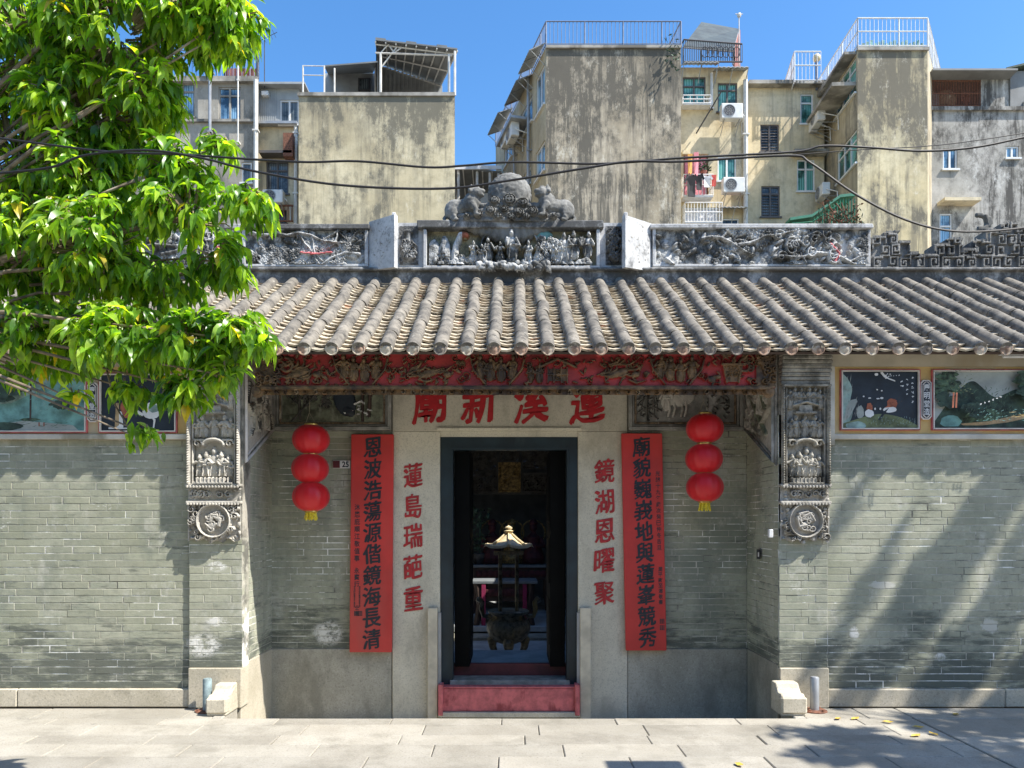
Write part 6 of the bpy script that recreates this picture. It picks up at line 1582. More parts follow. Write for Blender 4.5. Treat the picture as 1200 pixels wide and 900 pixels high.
for (u_, w_) in (((B1, B2), (B4, B3)),):
    for i in range(6):
        t0, t1 = i/6, (i+1)/6; q = [u_[0].lerp(u_[1], t0)-o, u_[0].lerp(u_[1], t1)-o, w_[0].lerp(w_[1], t1)-o, w_[0].lerp(w_[1], t0)-o]; up = Vector((0, 0, .05))
        m.add(q+[a+up for a in q], [(0, 3, 2, 1), (4, 5, 6, 7), (0, 1, 5, 4), (1, 2, 6, 5), (2, 3, 7, 6), (3, 0, 4, 7)])
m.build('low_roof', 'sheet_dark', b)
m = MB(); q0, q1 = sp(381, 109, 30.8)-o, sp(440, 109, 30.8)-o; m.box(q0.x, q1.x, q0.y, q0.y+.08, zC, ZD(86, 30.8)); m.build('low_wall', 'metal_sheet', b)
w0, w1 = sp(420, 107, 30.7)-o, sp(434, 92, 30.7)-o; f = MB(); f.box(w0.x, w1.x, w0.y-.04, w0.y+.05, w0.z, w1.z); w = f.build('window', 'rail_dark', b); f = MB(); f.box(w0.x+.06, w1.x-.06, w0.y-.06, w0.y-.045, w0.z+.06, w1.z-.06); f.build('pane', 'glass_dark', w)
m = MB()
for px, dd in ((355, 27.3), (392, 27.3), (380, 27.3)): x = PX(px, dd-DIST); m.tube([(x-o.x, dd-DIST-o.y, zC), (x-o.x, dd-DIST-o.y, ZD(77 if px < 390 else 80, dd))], .03, 5)
for py in (77, 88): m.tube([sp(355, py, 27.3)-o, sp(380, py+.5, 27.3)-o], .02, 4)
m.build('roof_rail', 'pvc', b)

# --- D: open metal shelter in the gap
d = 34; b = thing('metal_shelter', 'dark open metal roof shelter in the gap between the two middle blocks', 'shelter', (PX(560, d-DIST), d-DIST, 0)); o = b.location
m = MB(); x0, x1 = PX(520, d-DIST)-o.x, PX(588, d-DIST)-o.x; zt, zf = ZD(200, d), ZD(262, d)
m.add([(x0, 0, zt+.15), (x1, 0, zt-.1), (x1, 5, zt-1.2), (x0, 5, zt-1.0), (x0, 0, zt+.23), (x1, 0, zt-.02), (x1, 5, zt-1.12), (x0, 5, zt-.92)], [(0, 3, 2, 1), (4, 5, 6, 7), (0, 1, 5, 4), (1, 2, 6, 5), (2, 3, 7, 6), (3, 0, 4, 7)]); m.build('roof', 'sheet_dark', b)
m = MB(); m.box(x0, x1, .0, 6, 0, zf); m.box(x0, x1, 4.9, 5.1, zf, zt-1.0); m.build('wall', 's_grey', b)
m = MB()
for px in (537, 559, 574, 584): x = PX(px, d-DIST)-o.x; m.tube([(x, .1, zf), (x, .1, zt+.05)], .07, 5)
for i in range(7): x = x0+(x1-x0)*i/6; m.tube([(x, .0, zt+.1-.03*i), (x, 5, zt-1.08)], .03, 4)
m.build('frame', 'pvc', b)
m = MB(); m.box(x0, x1, -.12, -.04, zt+.02, zt+.18); m.build('gutter', 'rail_white', b)
m = MB(); m.box(PX(562, d-DIST)-o.x, PX(572, d-DIST)-o.x, 1, 1.2, zf, ZD(215, d)); m.build('locker', 'alu', b)

# --- E: tall middle block, stained gable and receding window side
d = 28; fe = [XY(640, d), XY(798, d), XY(760, 38), XY(581, 35.5)]; zE = ZD(54, d)
b = bbase('middle_block', 'tall brown stained gable in the middle, blue-grey roof railing, red awnings on its left', fe)
F = Face(b, fe[0], fe[1], zE, 's_gable2'); F.build(); ledge(b, F, 640, 798, 54, .08, .1)
G = Face(b, fe[3], fe[0], zE, 's_side')
G.window(628, 638.5, 84, 130, 'glass_blue', 'alu', 2, 0); G.window(611, 624, 122, 152, 'glass_blue', 'alu', 2, 0); G.window(591, 600, 160, 190, 'glass_blue', 'alu', 2, 0)
G.window(628, 638.5, 172, 206, 'glass_blue', 'alu', 2, 0); G.window(611, 622, 202, 222, 'glass_blue', 'alu', 2, 0)
G.build(); closed(b, fe, zE, 's_side', (0, 3))
awning(b, G, 625, 639, 78, .6, .35); awning(b, G, 609, 624, 116, .65, .35); awning(b, G, 588, 601, 152, .65, .3, 'sheet_dark')
pipe(b, G, 622.5, 90, 250, .06, 'alu_grey'); pipe(b, G, 606, 150, 250, .05, 'alu_grey')
railing(b, [(*fe[3], zE), (*fe[0], zE), (*fe[1], zE), (fe[1][0]-.3, fe[1][1]+3, zE)], .90, 'rail_blue', .14)
for px, py, l in ((616, 158, 'upper air conditioner on the shaded side of the middle block'), (609, 163, 'farther air conditioner on the shaded side of the middle block')): air_con(G, px, py, l, .9, .6, .7)
m = MB(); a0, z = G.at(603, 172); a1, _ = G.at(622, 172); G.box(m, min(a0, a1), max(a0, a1), .8, 0, z-.1, z); m.build('equipment_ledge', 'alu_grey', b)
t = thing('roof_weed', 'small green weed rooted at the top right corner of the brown gable', 'plant', F.wp(F.at(789, 62)[0], F.at(789, 62)[1], .0))
m = MB(); r = random.Random(5)
for i in range(60): p = Vector((r.uniform(-.3, .2), r.uniform(-.35, .1), r.uniform(-.7, .5))); q = Vector((r.uniform(-1, 1), r.uniform(-1, 1), r.uniform(-1, 1))).normalized()*.09; w = q.cross(Vector((1, .2, .4))).normalized()*.03; m.quad(p-q, p+w, p+q, p-w)
m.build('leaves', 'hill2', t)

# --- F: yellow flats with laundry
d = 31; ff = [XY(794, d), XY(876, d), XY(872, 41), XY(790, 41)]; zF = ZD(79, d)
b = bbase('yellow_flats', 'sunlit yellow flats with green windows, laundry balcony and roof terrace canopy', ff)
F = Face(b, ff[0], ff[1], zF, 's_yellow')
F.window(800, 827, 90, 126, 'glass_green', 'alu_dark', 2, .3); F.window(841, 864, 97, 131, 'glass_green', 'alu_dark', 2, .25)
F.window(801, 830, 178, 232, 'cloth_pink', 'rust', 1, 0, name='balcony_opening'); F.window(841, 863, 183, 212, 'glass_green', 'alu', 2, 0); F.window(803, 842, 243, 264, 'cloth_white', 'alu', 3, 0); F.window(846, 866, 256, 266, 'glass_dark', 'alu', 1, 0)
FF = F; F.build(); closed(b, ff, zF, 's_yellow', (0,))
awning(b, F, 798, 838, 76, .6, .25, 'metal_sheet'); awning(b, F, 836, 872, 83, .6, .2, 'sheet_red'); awning(b, F, 842, 871, 244, .6, .2, 'sheet_red')
pipe(b, F, 872.5, 96, 300, .10); pipe(b, F, 833, 88, 130, .06, 'pvc'); ledge(b, F, 799, 829, 178, .15, .15, 's_yellow')
def cage(face, px0, px1, py0, py1, out, name, mat, n=12):
    a0, zt = face.at(px0, py0); a1, zb = face.at(px1, py1); m = MB()
    for z in (zb, (zb+zt)/2, zt): m.tube([face.p(a0, z, 0), face.p(a0, z, out), face.p(a1, z, out), face.p(a1, z, 0)], .022, 4)
    for i in range(n+1): a = a0+(a1-a0)*i/n; m.tube([face.p(a, zb, out), face.p(a, zt, out)], .013, 4)
    for dd in (out*.33, out*.66):
        for a in (a0, a1): m.tube([face.p(a, zb, dd), face.p(a, zt, dd)], .013, 4)
    face.box(m, a0, a1, out, 0, zb-.06, zb)
    return m.build(name, mat, face.b)
cage(F, 798, 830, 118, 127, .4, 'window_grille', 'rail_white', 4); cage(F, 799, 842, 244, 266, .55, 'window_cage', 'rail_white', 12); cage(F, 798, 832, 211, 235, .5, 'balcony_rail', 'rail_white', 8)
air_con(F, 853, 139, 'upper air conditioner on the yellow flats, below the top green window'); air_con(F, 855, 224, 'lower air conditioner on the yellow flats, right of the laundry')
def cloth(px, py0, py1, wpx, mat, label, sh=0, name='hanging_cloth', cat='laundry'):
    a, z = F.at(px, py0); _, z1 = F.at(px, py1); w = wpx*31/900/2; t = thing(name, label, cat, F.wp(a, z, .62), 'laundry on the balcony')
    m = MB(); n = 8; H_ = z-z1
    if name == 'shirt': out = [(-w, 0), (-w*1.7, -H_*.35), (-w*1.3, -H_*.42), (-w*.9, -H_*.25), (-w*.85, -H_), (w*.85, -H_), (w*.9, -H_*.25), (w*1.3, -H_*.42), (w*1.7, -H_*.35), (w, 0), (w*.3, -.05), (-w*.3, -.05)]
    else: out = [(-w, 0), (-w*.9, -H_), (-w*.2, -H_*.93), (w*.4, -H_*1.02), (w*.95, -H_*.9), (w, 0)]
    m.add([(x, -.03*math.sin(x*9+zz*4), zz) for x, zz in out]+[(x, -.03*math.sin(x*9+zz*4)+.03, zz) for x, zz in out], [tuple(range(len(out))), tuple(range(2*len(out)-1, len(out)-1, -1))]+[(i, i+len(out), (i+1) % len(out)+len(out), (i+1) % len(out)) for i in range(len(out))])
    m.build('fabric', mat, t)
cloth(804.5, 189, 212, 5, 'orange', 'orange towel hanging at the left of the balcony'); cloth(811.5, 187, 214, 5, 'cloth_pink', 'pink towel hanging in the balcony opening')
cloth(806, 212, 238, 10, 'cloth_black', 'larger black shirt drying on the balcony rail', name='shirt'); cloth(815, 211, 230, 7, 'cloth_black', 'smaller black shirt drying right beside the larger one', name='shirt')
cloth(824, 213, 227, 8, 'cloth_white', 'white shirt drying on the balcony rail', name='shirt'); cloth(832, 213, 226, 5, 'cloth_red', 'red and pink cloth at the right end of the laundry')
t = thing('drying_pole', 'thin pole slanting out from the wall left of the upper air conditioner', 'pole', F.wp(F.at(815, 158)[0], F.at(815, 158)[1], .1)); a, z = F.at(837, 124); q = F.wp(a, z, 1.0)-t.location; MB().tube([(0, 0, 0), q], .03, 5).build('pole', 'rail_dark', t)
t = thing('potted_plant', 'small green potted plant standing on the laundry balcony', 'plant', F.wp(F.at(823, 210)[0], F.at(823, 210)[1], .25)); m = MB(); r = random.Random(6)
for i in range(80): p = Vector((r.gauss(0, .16), r.gauss(0, .08), .2+abs(r.gauss(0, .2)))); q = Vector((r.uniform(-1, 1), r.uniform(-1, 1), r.uniform(0, 1))).normalized()*.1; w = q.cross(Vector((1, .2, .4))).normalized()*.03; m.quad(p-q, p+w, p+q, p-w)
m.build('leaves', 'hill2', t); MB().lathe([(.1, 0), (.14, .2), (.0, .2)], (0, 0, 0), 10).build('pot', 'sheet_red', t)
# terrace
zt = ZD(76, d); o = b.location
m = MB(); P = [Vector((XY(800, d)[0], XY(800, d)[1]-.2, zt)), Vector((XY(868, d)[0], XY(868, d)[1]-.2, zt))]
pa, pb_ = P[0]-o, P[1]-o; h = ZD(50, d)-zt
m.tube([pa+Vector((0, 0, h)), pb_+Vector((0, 0, h*.8))], .035, 5); m.tube([pa, pb_], .035, 5)
for i in range(33):
    q = pa.lerp(pb_, i/32); m.tube([q, q+Vector((0, 0, h*(1-.2*i/32)))], .016, 4)
for i in range(7):
    q = pa.lerp(pb_, .36+.09*i); m.tube([q+Vector((.14*math.cos(k*.7), -.03, h*.42+.22*math.sin(k*.7))) for k in range(10)], .02, 4)
m.tube([pa+Vector((-.2, 3, h)), pa+Vector((0, 0, h))], .03, 4)
for i in range(12): q = pa+Vector((-.2*i/12, 3*i/12, 0)); m.tube([q, q+Vector((0, 0, h))], .016, 4)
m.build('terrace_railing', 'rail_dark', b)
m = MB(); c1, c2, c3, c4 = sp(825, 28, 34)-o, sp(866, 34, 34)-o, sp(858, 60, 31.2)-o, sp(801, 52, 31.2)-o
c = [sp(801, 55, 31)-o, sp(859, 60, 31)-o, sp(866, 35, 34.2)-o, sp(822, 27, 34.2)-o]
m.add([v for v in c]+[v+Vector((0, 0, .05)) for v in c], [(0, 3, 2, 1), (4, 5, 6, 7), (0, 1, 5, 4), (1, 2, 6, 5), (2, 3, 7, 6), (3, 0, 4, 7)]); m.build('canopy', 'shade_sheet', b)
m = MB()
for i in range(4): t0 = i/3; m.tube([c[0].lerp(c[1], t0)-Vector((0, 0, .03)), c[3].lerp(c[2], t0)-Vector((0, 0, .03))], .03, 4); m.tube([c[0].lerp(c[3], t0)-Vector((0, 0, .03)), c[1].lerp(c[2], t0)-Vector((0, 0, .03))], .03, 4)
for q in c: m.tube([(q.x, q.y, zt-o.z), q], .035, 5)
m.build('canopy_frame', 'alu_grey', b)
m = MB(); m.add([(c[1].x, c[1].y, zt), (c[2].x, c[2].y, zt), tuple(c[2]), tuple(c[1]), (c[1].x+.06, c[1].y, zt), (c[2].x+.06, c[2].y, zt), (c[2].x+.06, c[2].y, c[2].z), (c[1].x+.06, c[1].y, c[1].z)], [(0, 1, 2, 3), (7, 6, 5, 4), (0, 4, 5, 1), (2, 6, 7, 3)]); m.build('terrace_side', 'sheet_red', b)
t = thing('wind_mast', 'thin mast with a small turning vent beside the terrace canopy', 'mast', (XY(867, d)[0], XY(867, d)[1]+.1, zt)); hh = ZD(16, d)-zt
MB().tube([(0, 0, 0), (0, 0, hh)], .025, 5).build('pole', 'pvc', t); m = MB(); m.ell((0, 0, hh), (.09, .09, .1), 8); m.tube([(-.15, 0, hh+.05), (.15, 0, hh+.05)], .02, 4); m.build('vent_head', 'pvc', t)

# --- G: recessed yellow wall with louvre windows
d = 32; fg = [XY(876, d), XY(966, d), XY(966, 42), XY(878, 42)]; zG = ZD(99, d)
b = bbase('recessed_flats', 'yellow flats with brown louvre windows, between the laundry flats and the tall white-railed block', fg)
F = Face(b, fg[0], fg[1], zG, 's_yellow')
F.window(891, 913, 146, 178, 'glass_dark', 'alu_dark', 2, 0, True); F.window(892, 914, 218, 254, 'glass_dark', 'alu_dark', 2, .25, True); F.window(938, 953, 110, 145, 'glass_green', 'alu', 1, .3); F.window(934, 955, 187, 224, 'glass_green', 'alu', 2, .3)
F.build(); closed(b, fg, zG, 's_yellow', (0,)); ledge(b, F, 875, 966, 99, .35, .15); ledge(b, F, 926, 966, 181, .5, .1)
m = MB(); a, z = F.at(928, 268); F.box(m, a, F.L, .8, 0, 0, z-.6); m.build('low_wing', 's_yellow', b)
zr = ZD(98, d-.5); R0 = Vector((XY(901, d+6)[0], XY(901, d+6)[1], zr)); R1 = Vector((XY(931, d-.6)[0], XY(931, d-.6)[1], zr)); R2 = Vector((XY(962, d-.6)[0], XY(962, d-.6)[1], zr))
railing(b, [R0, R1, R2], 1.25, 'rail_white', .15, .02, True)
m = MB(); m.box(R0.x-b.location.x+1.2, R2.x-b.location.x+.1, R1.y-b.location.y-.1, R1.y-b.location.y+6, zr-.3, zr); m.build('roof_slab', 'slab', b)
t = thing('globe_lamp', 'round cream globe lamp on a blue post on the roof terrace', 'lamp', (XY(957, d)[0], XY(957, d)[1], zr)); MB().tube([(0, 0, 0), (0, 0, 1.2)], .06, 6).build('post', 'rail_blue', t); m = MB(); m.ell((0, 0, 1.35), (.17, .17, .17), 12); m.build('globe', 'cream', t, True)

# --- H: tall right block, white railing
d = 29; fh = [XY(1005, d), XY(1087, d), XY(1087+40, 40), (XY(955, 33.5)[0], 33.5-DIST)]; zH = ZD(56, d)
b = bbase('right_block', 'tall narrow yellow gable at right with white roof railing and green curtained side windows', fh)
F = Face(b, fh[0], fh[1], zH, 's_gable3'); F.build(); G = Face(b, fh[3], fh[0], zH, 's_side')
G.window(979, 1003, 84, 124, 'glass_green', 'alu', 3, .3); G.window(981, 1004, 165, 203, 'glass_green', 'alu', 3, .3); G.build(); closed(b, fh, zH, 's_side', (0, 3))
ledge(b, F, 1004, 1088, 56, .08, .12)
m = MB(); a0, z = G.at(962, 150); 
for pa, pb2, py, dd in ((964, 1003, 150, .9), (966, 1004, 92, .0)):
    a0, z0_ = G.at(pa, py); a1, _ = G.at(pb2, py)
    if dd: G.box(m, a0, a1, dd, 0, z0_-.14, z0_)
a0, _ = G.at(964, 100); a1, _ = G.at(1004, 100); G.box(m, a0, a1, .45, 0, G.at(1000, 66)[1]-.1, G.at(1000, 66)[1]); m.build('concrete_ledge', 'slab', b)
railing(b, [(*fh[3], zH), (*fh[0], zH), (*fh[1], zH), (*fh[2], zH)], 1.12, 'rail_white', .15, .02, True)
air_con(G, 977, 137, 'nearer of the two air conditioners on the ledge of the right block', .9, .65, .8); air_con(G, 968, 150, 'farther of the two air conditioners on the ledge of the right block', .9, .65, .8); air_con(G, 977, 225, 'air conditioner above the green stair on the right block', .8, .5, .6)
m = MB(); o = b.location; 
p0, p1 = sp(900, 0, 28.6), None
for i in range(16): x = PX(1012+i*4.6, d-DIST+.5); m.box(x-o.x, x-o.x+.1, d-DIST+.6-o.y, d-DIST+.65-o.y, zH+.05, zH+.55+.06*(i % 3))
m.build('roof_screen', 'teal', b)
# green stair canopy and pots in front of the low yard
t = thing('green_stair', 'green painted sloping stair canopy beside the right block, above the ridge wall', 'stair', (PX(965, 28-DIST), 28-DIST, 0)); o = t.location; m = MB()
q = [sp(926, 258, 28)-o, sp(952, 254, 28)-o, sp(985, 231, 28)-o, sp(1003, 229, 28)-o]
for i in range(3):
    a, c = q[i], q[i+1]; k = Vector((0, 1.3, 0)); up = Vector((0, 0, .1)); m.add([a, c, c+k, a+k, a+up, c+up, c+k+up, a+k+up], [(0, 3, 2, 1), (4, 5, 6, 7), (0, 1, 5, 4), (1, 2, 6, 5), (2, 3, 7, 6), (3, 0, 4, 7)])
m.build('canopy', 'green_frame', t); m = MB()
for i in range(22): px = 930+i*3.4; f_ = (px-926)/77; top = 258 if px < 952 else 254-(px-952)*.70 if px < 985 else 231; m.tube([sp(px, top+2, 28.05)-o, sp(px, 272, 28.05)-o], .02, 4)
m.tube([sp(928, 262, 28.05)-o, sp(952, 260, 28.05)-o, sp(985, 238, 28.05)-o], .03, 4); m.build('bars', 'green_frame', t)
m = MB(); z0_ = ZD(273, 28); m.box(-1.3, 1.3, .0, 1.3, 0, z0_); m.build('yard_wall', 's_grey', t)
t = thing('yard_plants', 'tangle of dry shrubs and pots on the yard wall under the green stair', 'plant', (PX(988, 27.5-DIST), 27.5-DIST, ZD(272, 27.5))); m = MB(); r = random.Random(16)
for i in range(260): p = Vector((r.uniform(-.9, .7), r.uniform(-.2, .2), r.uniform(.1, 1.2)*r.random()**.5)); qv = Vector((r.uniform(-1, 1), r.uniform(-1, 1), r.uniform(-1, 1))).normalized()*.09; w = qv.cross(Vector((1, .2, .4))).normalized()*.035; m.quad(p-qv, p+w, p+qv, p-w, r.choice((0, 0, 1)))
for i in range(8): m.tube([(r.uniform(-.7, .6), 0, 0), (r.uniform(-.8, .7), 0, r.uniform(.6, 1.2))], .02, 4, 1)
m.build('foliage', ['hill2', 'rust'], t, kind='stuff')

# --- I: white-grey stained block at far right with caged roof room
d = 30; fi = [XY(1087, d), XY(1290, d), XY(1290, 42), XY(1087, 42)]; zI = ZD(126, d)
b = bbase('stained_block', 'black and white stained wall at far right with caged balcony under a flat metal roof', fi)
F = Face(b, fi[0], fi[1], zI, 's_white')
F.window(1105, 1122, 174, 198, 'glass_blue', 'alu', 2, 0); F.window(1101, 1116, 250, 287, 'glass_blue', 'alu', 1, .4); F.window(1179, 1194, 171, 185, 'glass_blue', 'alu', 2, 0)
F.build(); closed(b, fi, zI, 's_white', (0,)); ledge(b, F, 1087, 1290, 126, .1, .14, 's_white'); ledge(b, F, 1098, 1140, 238, .55, .12, 's_yellow')
m = MB(); o = b.location; zt = ZD(91, d)
x0, x1, x2 = XY(1088, d)[0]-o.x, XY(1150, d)[0]-o.x, XY(1183, d)[0]-o.x; yf = fi[0][1]-o.y
for i in range(34): x = x0+(x1-x0)*i/33; m.tube([(x, yf+.05, zI), (x, yf+.05, zt)], .018, 4)
for z in (zI+.1, (zI+zt)/2, zt-.1): m.tube([(x0, yf+.05, z), (x1, yf+.05, z)], .022, 4)
m.build('balcony_cage', 'rust', b)
m = MB(); m.box(x1, x2, yf+.02, yf+.2, zI, zt-.05); m.build('roof_room_wall', 's_white', b); m = MB(); m.box(x0, x0+.5, yf+.15, yf+.4, zI, ZD(106, d)); m.build('balcony_pier', 's_white', b)
m = MB(); m.box(x0, x2+.5, yf+3, yf+3.2, zI, zt); m.build('balcony_back', 'rail_dark', b)
m = MB(); m.add([(x0-.1, yf-.5, zt+.0), (x2, yf-.5, zt+.0), (x2, yf+3.5, zt-.5), (x0-.1, yf+3.5, zt-.5), (x0-.1, yf-.5, zt+.07), (x2, yf-.5, zt+.07), (x2, yf+3.5, zt-.43), (x0-.1, yf+3.5, zt-.43)], [(0, 3, 2, 1), (4, 5, 6, 7), (0, 1, 5, 4), (1, 2, 6, 5), (2, 3, 7, 6), (3, 0, 4, 7)]); m.build('flat_metal_roof', 'sheet_dark', b)
m = MB(); x3 = XY(1285, d)[0]-o.x; m.box(x2+.0, x2+.9, yf-.05, yf+3, zI, ZD(84, d)); m.box(x2+.9, x3, yf+.3, yf+3, zI, ZD(84, d)-.2); m.build('roof_shed', 'sheet_dark', b)
m = MB(); m.prism([(x2-.3, ZD(86, d)), (x2+1.2, ZD(76, d)), (x3, ZD(74, d)), (x3, ZD(71, d)), (x2+1.2, ZD(73, d)), (x2-.3, ZD(84, d))], yf-.3, yf+3.5); m.build('shed_roof', 'hill', b)
m = MB(); m.prism([(x2+.5, zI), (x3, zI), (x3, ZD(112, d)), (x2+1.2, ZD(108, d)), (x2+.5, ZD(120, d))], yf-.1, yf+.2); m.build('white_parapet', 's_white', b)
t = thing('cactus', 'round yellow green potted cactus on the caged balcony', 'plant', (XY(1114, d)[0], XY(1114, d)[1]+.4, zI)); m = MB(); m.ell((0, 0, .45), (.42, .35, .42), 16); m.build('cactus_ball', 'path', t, True); MB().lathe([(.2, 0), (.28, .2), (.0, .2)], (0, 0, 0), 10).build('pot', 'rust', t)
t = thing('wind_mill_vent', 'small pale ornament standing in the balcony cage near its right end', 'ornament', (XY(1139, d)[0], XY(1139, d)[1]+.4, zI)); m = MB(); m.tube([(0, 0, 0), (0, 0, .7)], .05, 6)
for i in range(7): m.ell((.15*math.cos(i*.9), 0, .6+.15*math.sin(i*.9)), (.08, .03, .08), 6)
m.build('bloom', 'bird', t)
# ================================================================ overhead cables
def cable(pts, label, y, r, end_dy=(0, 0)):
    P = [Vector((PX(px, y), y+dy, PZ(py, y))) for px, py, dy in pts]
    # smooth with catmull-rom
    out = []
    for i in range(len(P)-1):
        p0, p1, p2, p3 = P[max(i-1, 0)], P[i], P[i+1], P[min(i+2, len(P)-1)]
        for k in range(6):
            t = k/6; out.append(.5*((2*p1)+(p2-p0)*t+(2*p0-5*p1+4*p2-p3)*t*t+(3*p1-p0-3*p2+p3)*t**3))
    out.append(P[-1]); o = MB().tube(out, r, 6).build('overhead_cable', 'black_cable', None, True); o['label'] = label; o['category'] = 'cable'; o['group'] = 'cables strung across the street'; return o
Yc = -2.75
cable([(-90, 150, 0), (45, 168, 0), (130, 178, 0), (210, 181, 0), (300, 187, 0), (360, 190, 0), (420, 189, 0), (500, 196, 0), (545, 194, 0), (600, 190, 0), (690, 192, 0), (740, 190, 0), (800, 185, 0), (930, 178, 0), (965, 171, 0), (1020, 173, 0), (1080, 177, 0), (1140, 173, 0), (1200, 161, 0), (1290, 140, 0)], 'flatter upper black cable crossing the whole street, ending high at right', Yc, .0052)
cable([(-90, 212, 0), (0, 203, 0), (60, 196, 0), (100, 182, 0), (170, 176, 0), (235, 183, .02), (300, 201, 0), (400, 217, 0), (520, 221, 0), (600, 211, 0), (680, 198, 0), (740, 187, .02), (800, 187, .02), (925, 180, .02), (950, 191, 0), (1000, 226, 0), (1060, 257, 0), (1120, 271, 0), (1200, 267, 0), (1290, 250, 0)], 'lower black cable sagging over the ridge and dipping at far right', Yc-.03, .0056)
cable([(925, 181, .01), (1000, 176, .0), (1100, 170, 0), (1200, 156, 0), (1290, 140, 0)], 'very thin wire above the right hand part of the cables', Yc+.02, .0022)

# ================================================================ the other side of the street, behind the viewer: unseen houses added to block low sky light
for i, (x0, x1, h, lab) in enumerate(((-22, -3.2, 10.5, 'plain rendered street house, unseen behind the viewer, the left one of two'), (-2.8, 19, 8.5, 'plain rendered street house, unseen behind the viewer, the right one of two'))):
    y = -17.0; ft = [(x1, y), (x0, y), (x0, y-9), (x1, y-9)]; b = bbase('unseen_house', lab, ft, 'building', 'houses across the street')
    F = Face(b, ft[0], ft[1], h, 'street_wall')
    for k in range(int(F.L/3)):
        for fl in range(3):
            z = .9+fl*3; 
            if z+1.4 < h-.4: F.holes.append((1+k*3, 2.3+k*3, z, z+1.4)); F.wins.append((1+k*3, 2.3+k*3, z, z+1.4, 'glass_dark', 'alu', 2, 0, False, True, 'window'))
    F.build(); closed(b, ft, h, 'street_wall', (0,))
# ================================================================ trees
def leaf_mb(L=.115, W=.042, fold=.012, droop=.25, curl=0.0):
    """pointed leaf along +x, midrib folded, tip drooping; base at origin"""
    m = MB(); st = [(0, .0), (.16, .55), (.38, 1.0), (.62, .86), (.84, .42), (1, 0)]; v = []
    for t, w in st: z = -droop*L*t*t; x = L*t*(1-.1*droop*t); s = math.sin(t*5+curl)*.004; v += [(x, -W/2*w, z+fold*w+s), (x, 0, z), (x, W/2*w, z+fold*w-s)]
    f = []
    for i in range(len(st)-1): a = i*3; f += [(a, a+1, a+4, a+3), (a+1, a+2, a+5, a+4)]
    return m.add(v, f)
LEAVES = [leaf_mb(.078+.02*(i % 3), .036+.006*(i % 2), .008+.004*(i % 3), .2+.16*(i % 4), i) for i in range(6)]
LM = {k: [m.mesh('leaf', k, True) for m in LEAVES] for k in ('leaf', 'leaf_young', 'leaf_old')}
from mathutils import noise as mnoise
def frame(dirv, up):
    x = dirv.normalized(); z = (up-x*up.dot(x)); z = z.normalized() if z.length > 1e-3 else Vector((0, 0, 1)); y = z.cross(x)
    return Matrix((x, y, z)).transposed().to_4x4()
def twig_leaves(r, tip, out, n, size=1.0):
    """whorl of drooping leaves round a twig tip; yields matrices"""
    res = []
    for i in range(n):
        a = 2*math.pi*i/n+r.uniform(-.4, .4); side = Vector((math.cos(a), math.sin(a), 0))
        d = (out*.55+side*.75+Vector((0, 0, r.uniform(-1.15, .15)))).normalized()
        base = tip+out*r.uniform(-.09, .02)+Vector((r.uniform(-.012, .012), r.uniform(-.012, .012), r.uniform(-.012, .012)))
        up = Vector((r.uniform(-.4, .4)+.2, r.uniform(-.5, .3)-.2, 1))
        s = size*r.uniform(.55, 1.25); res.append(Matrix.Translation(base) @ frame(d, up) @ Matrix.Diagonal((s, s, s, 1)))
    return res
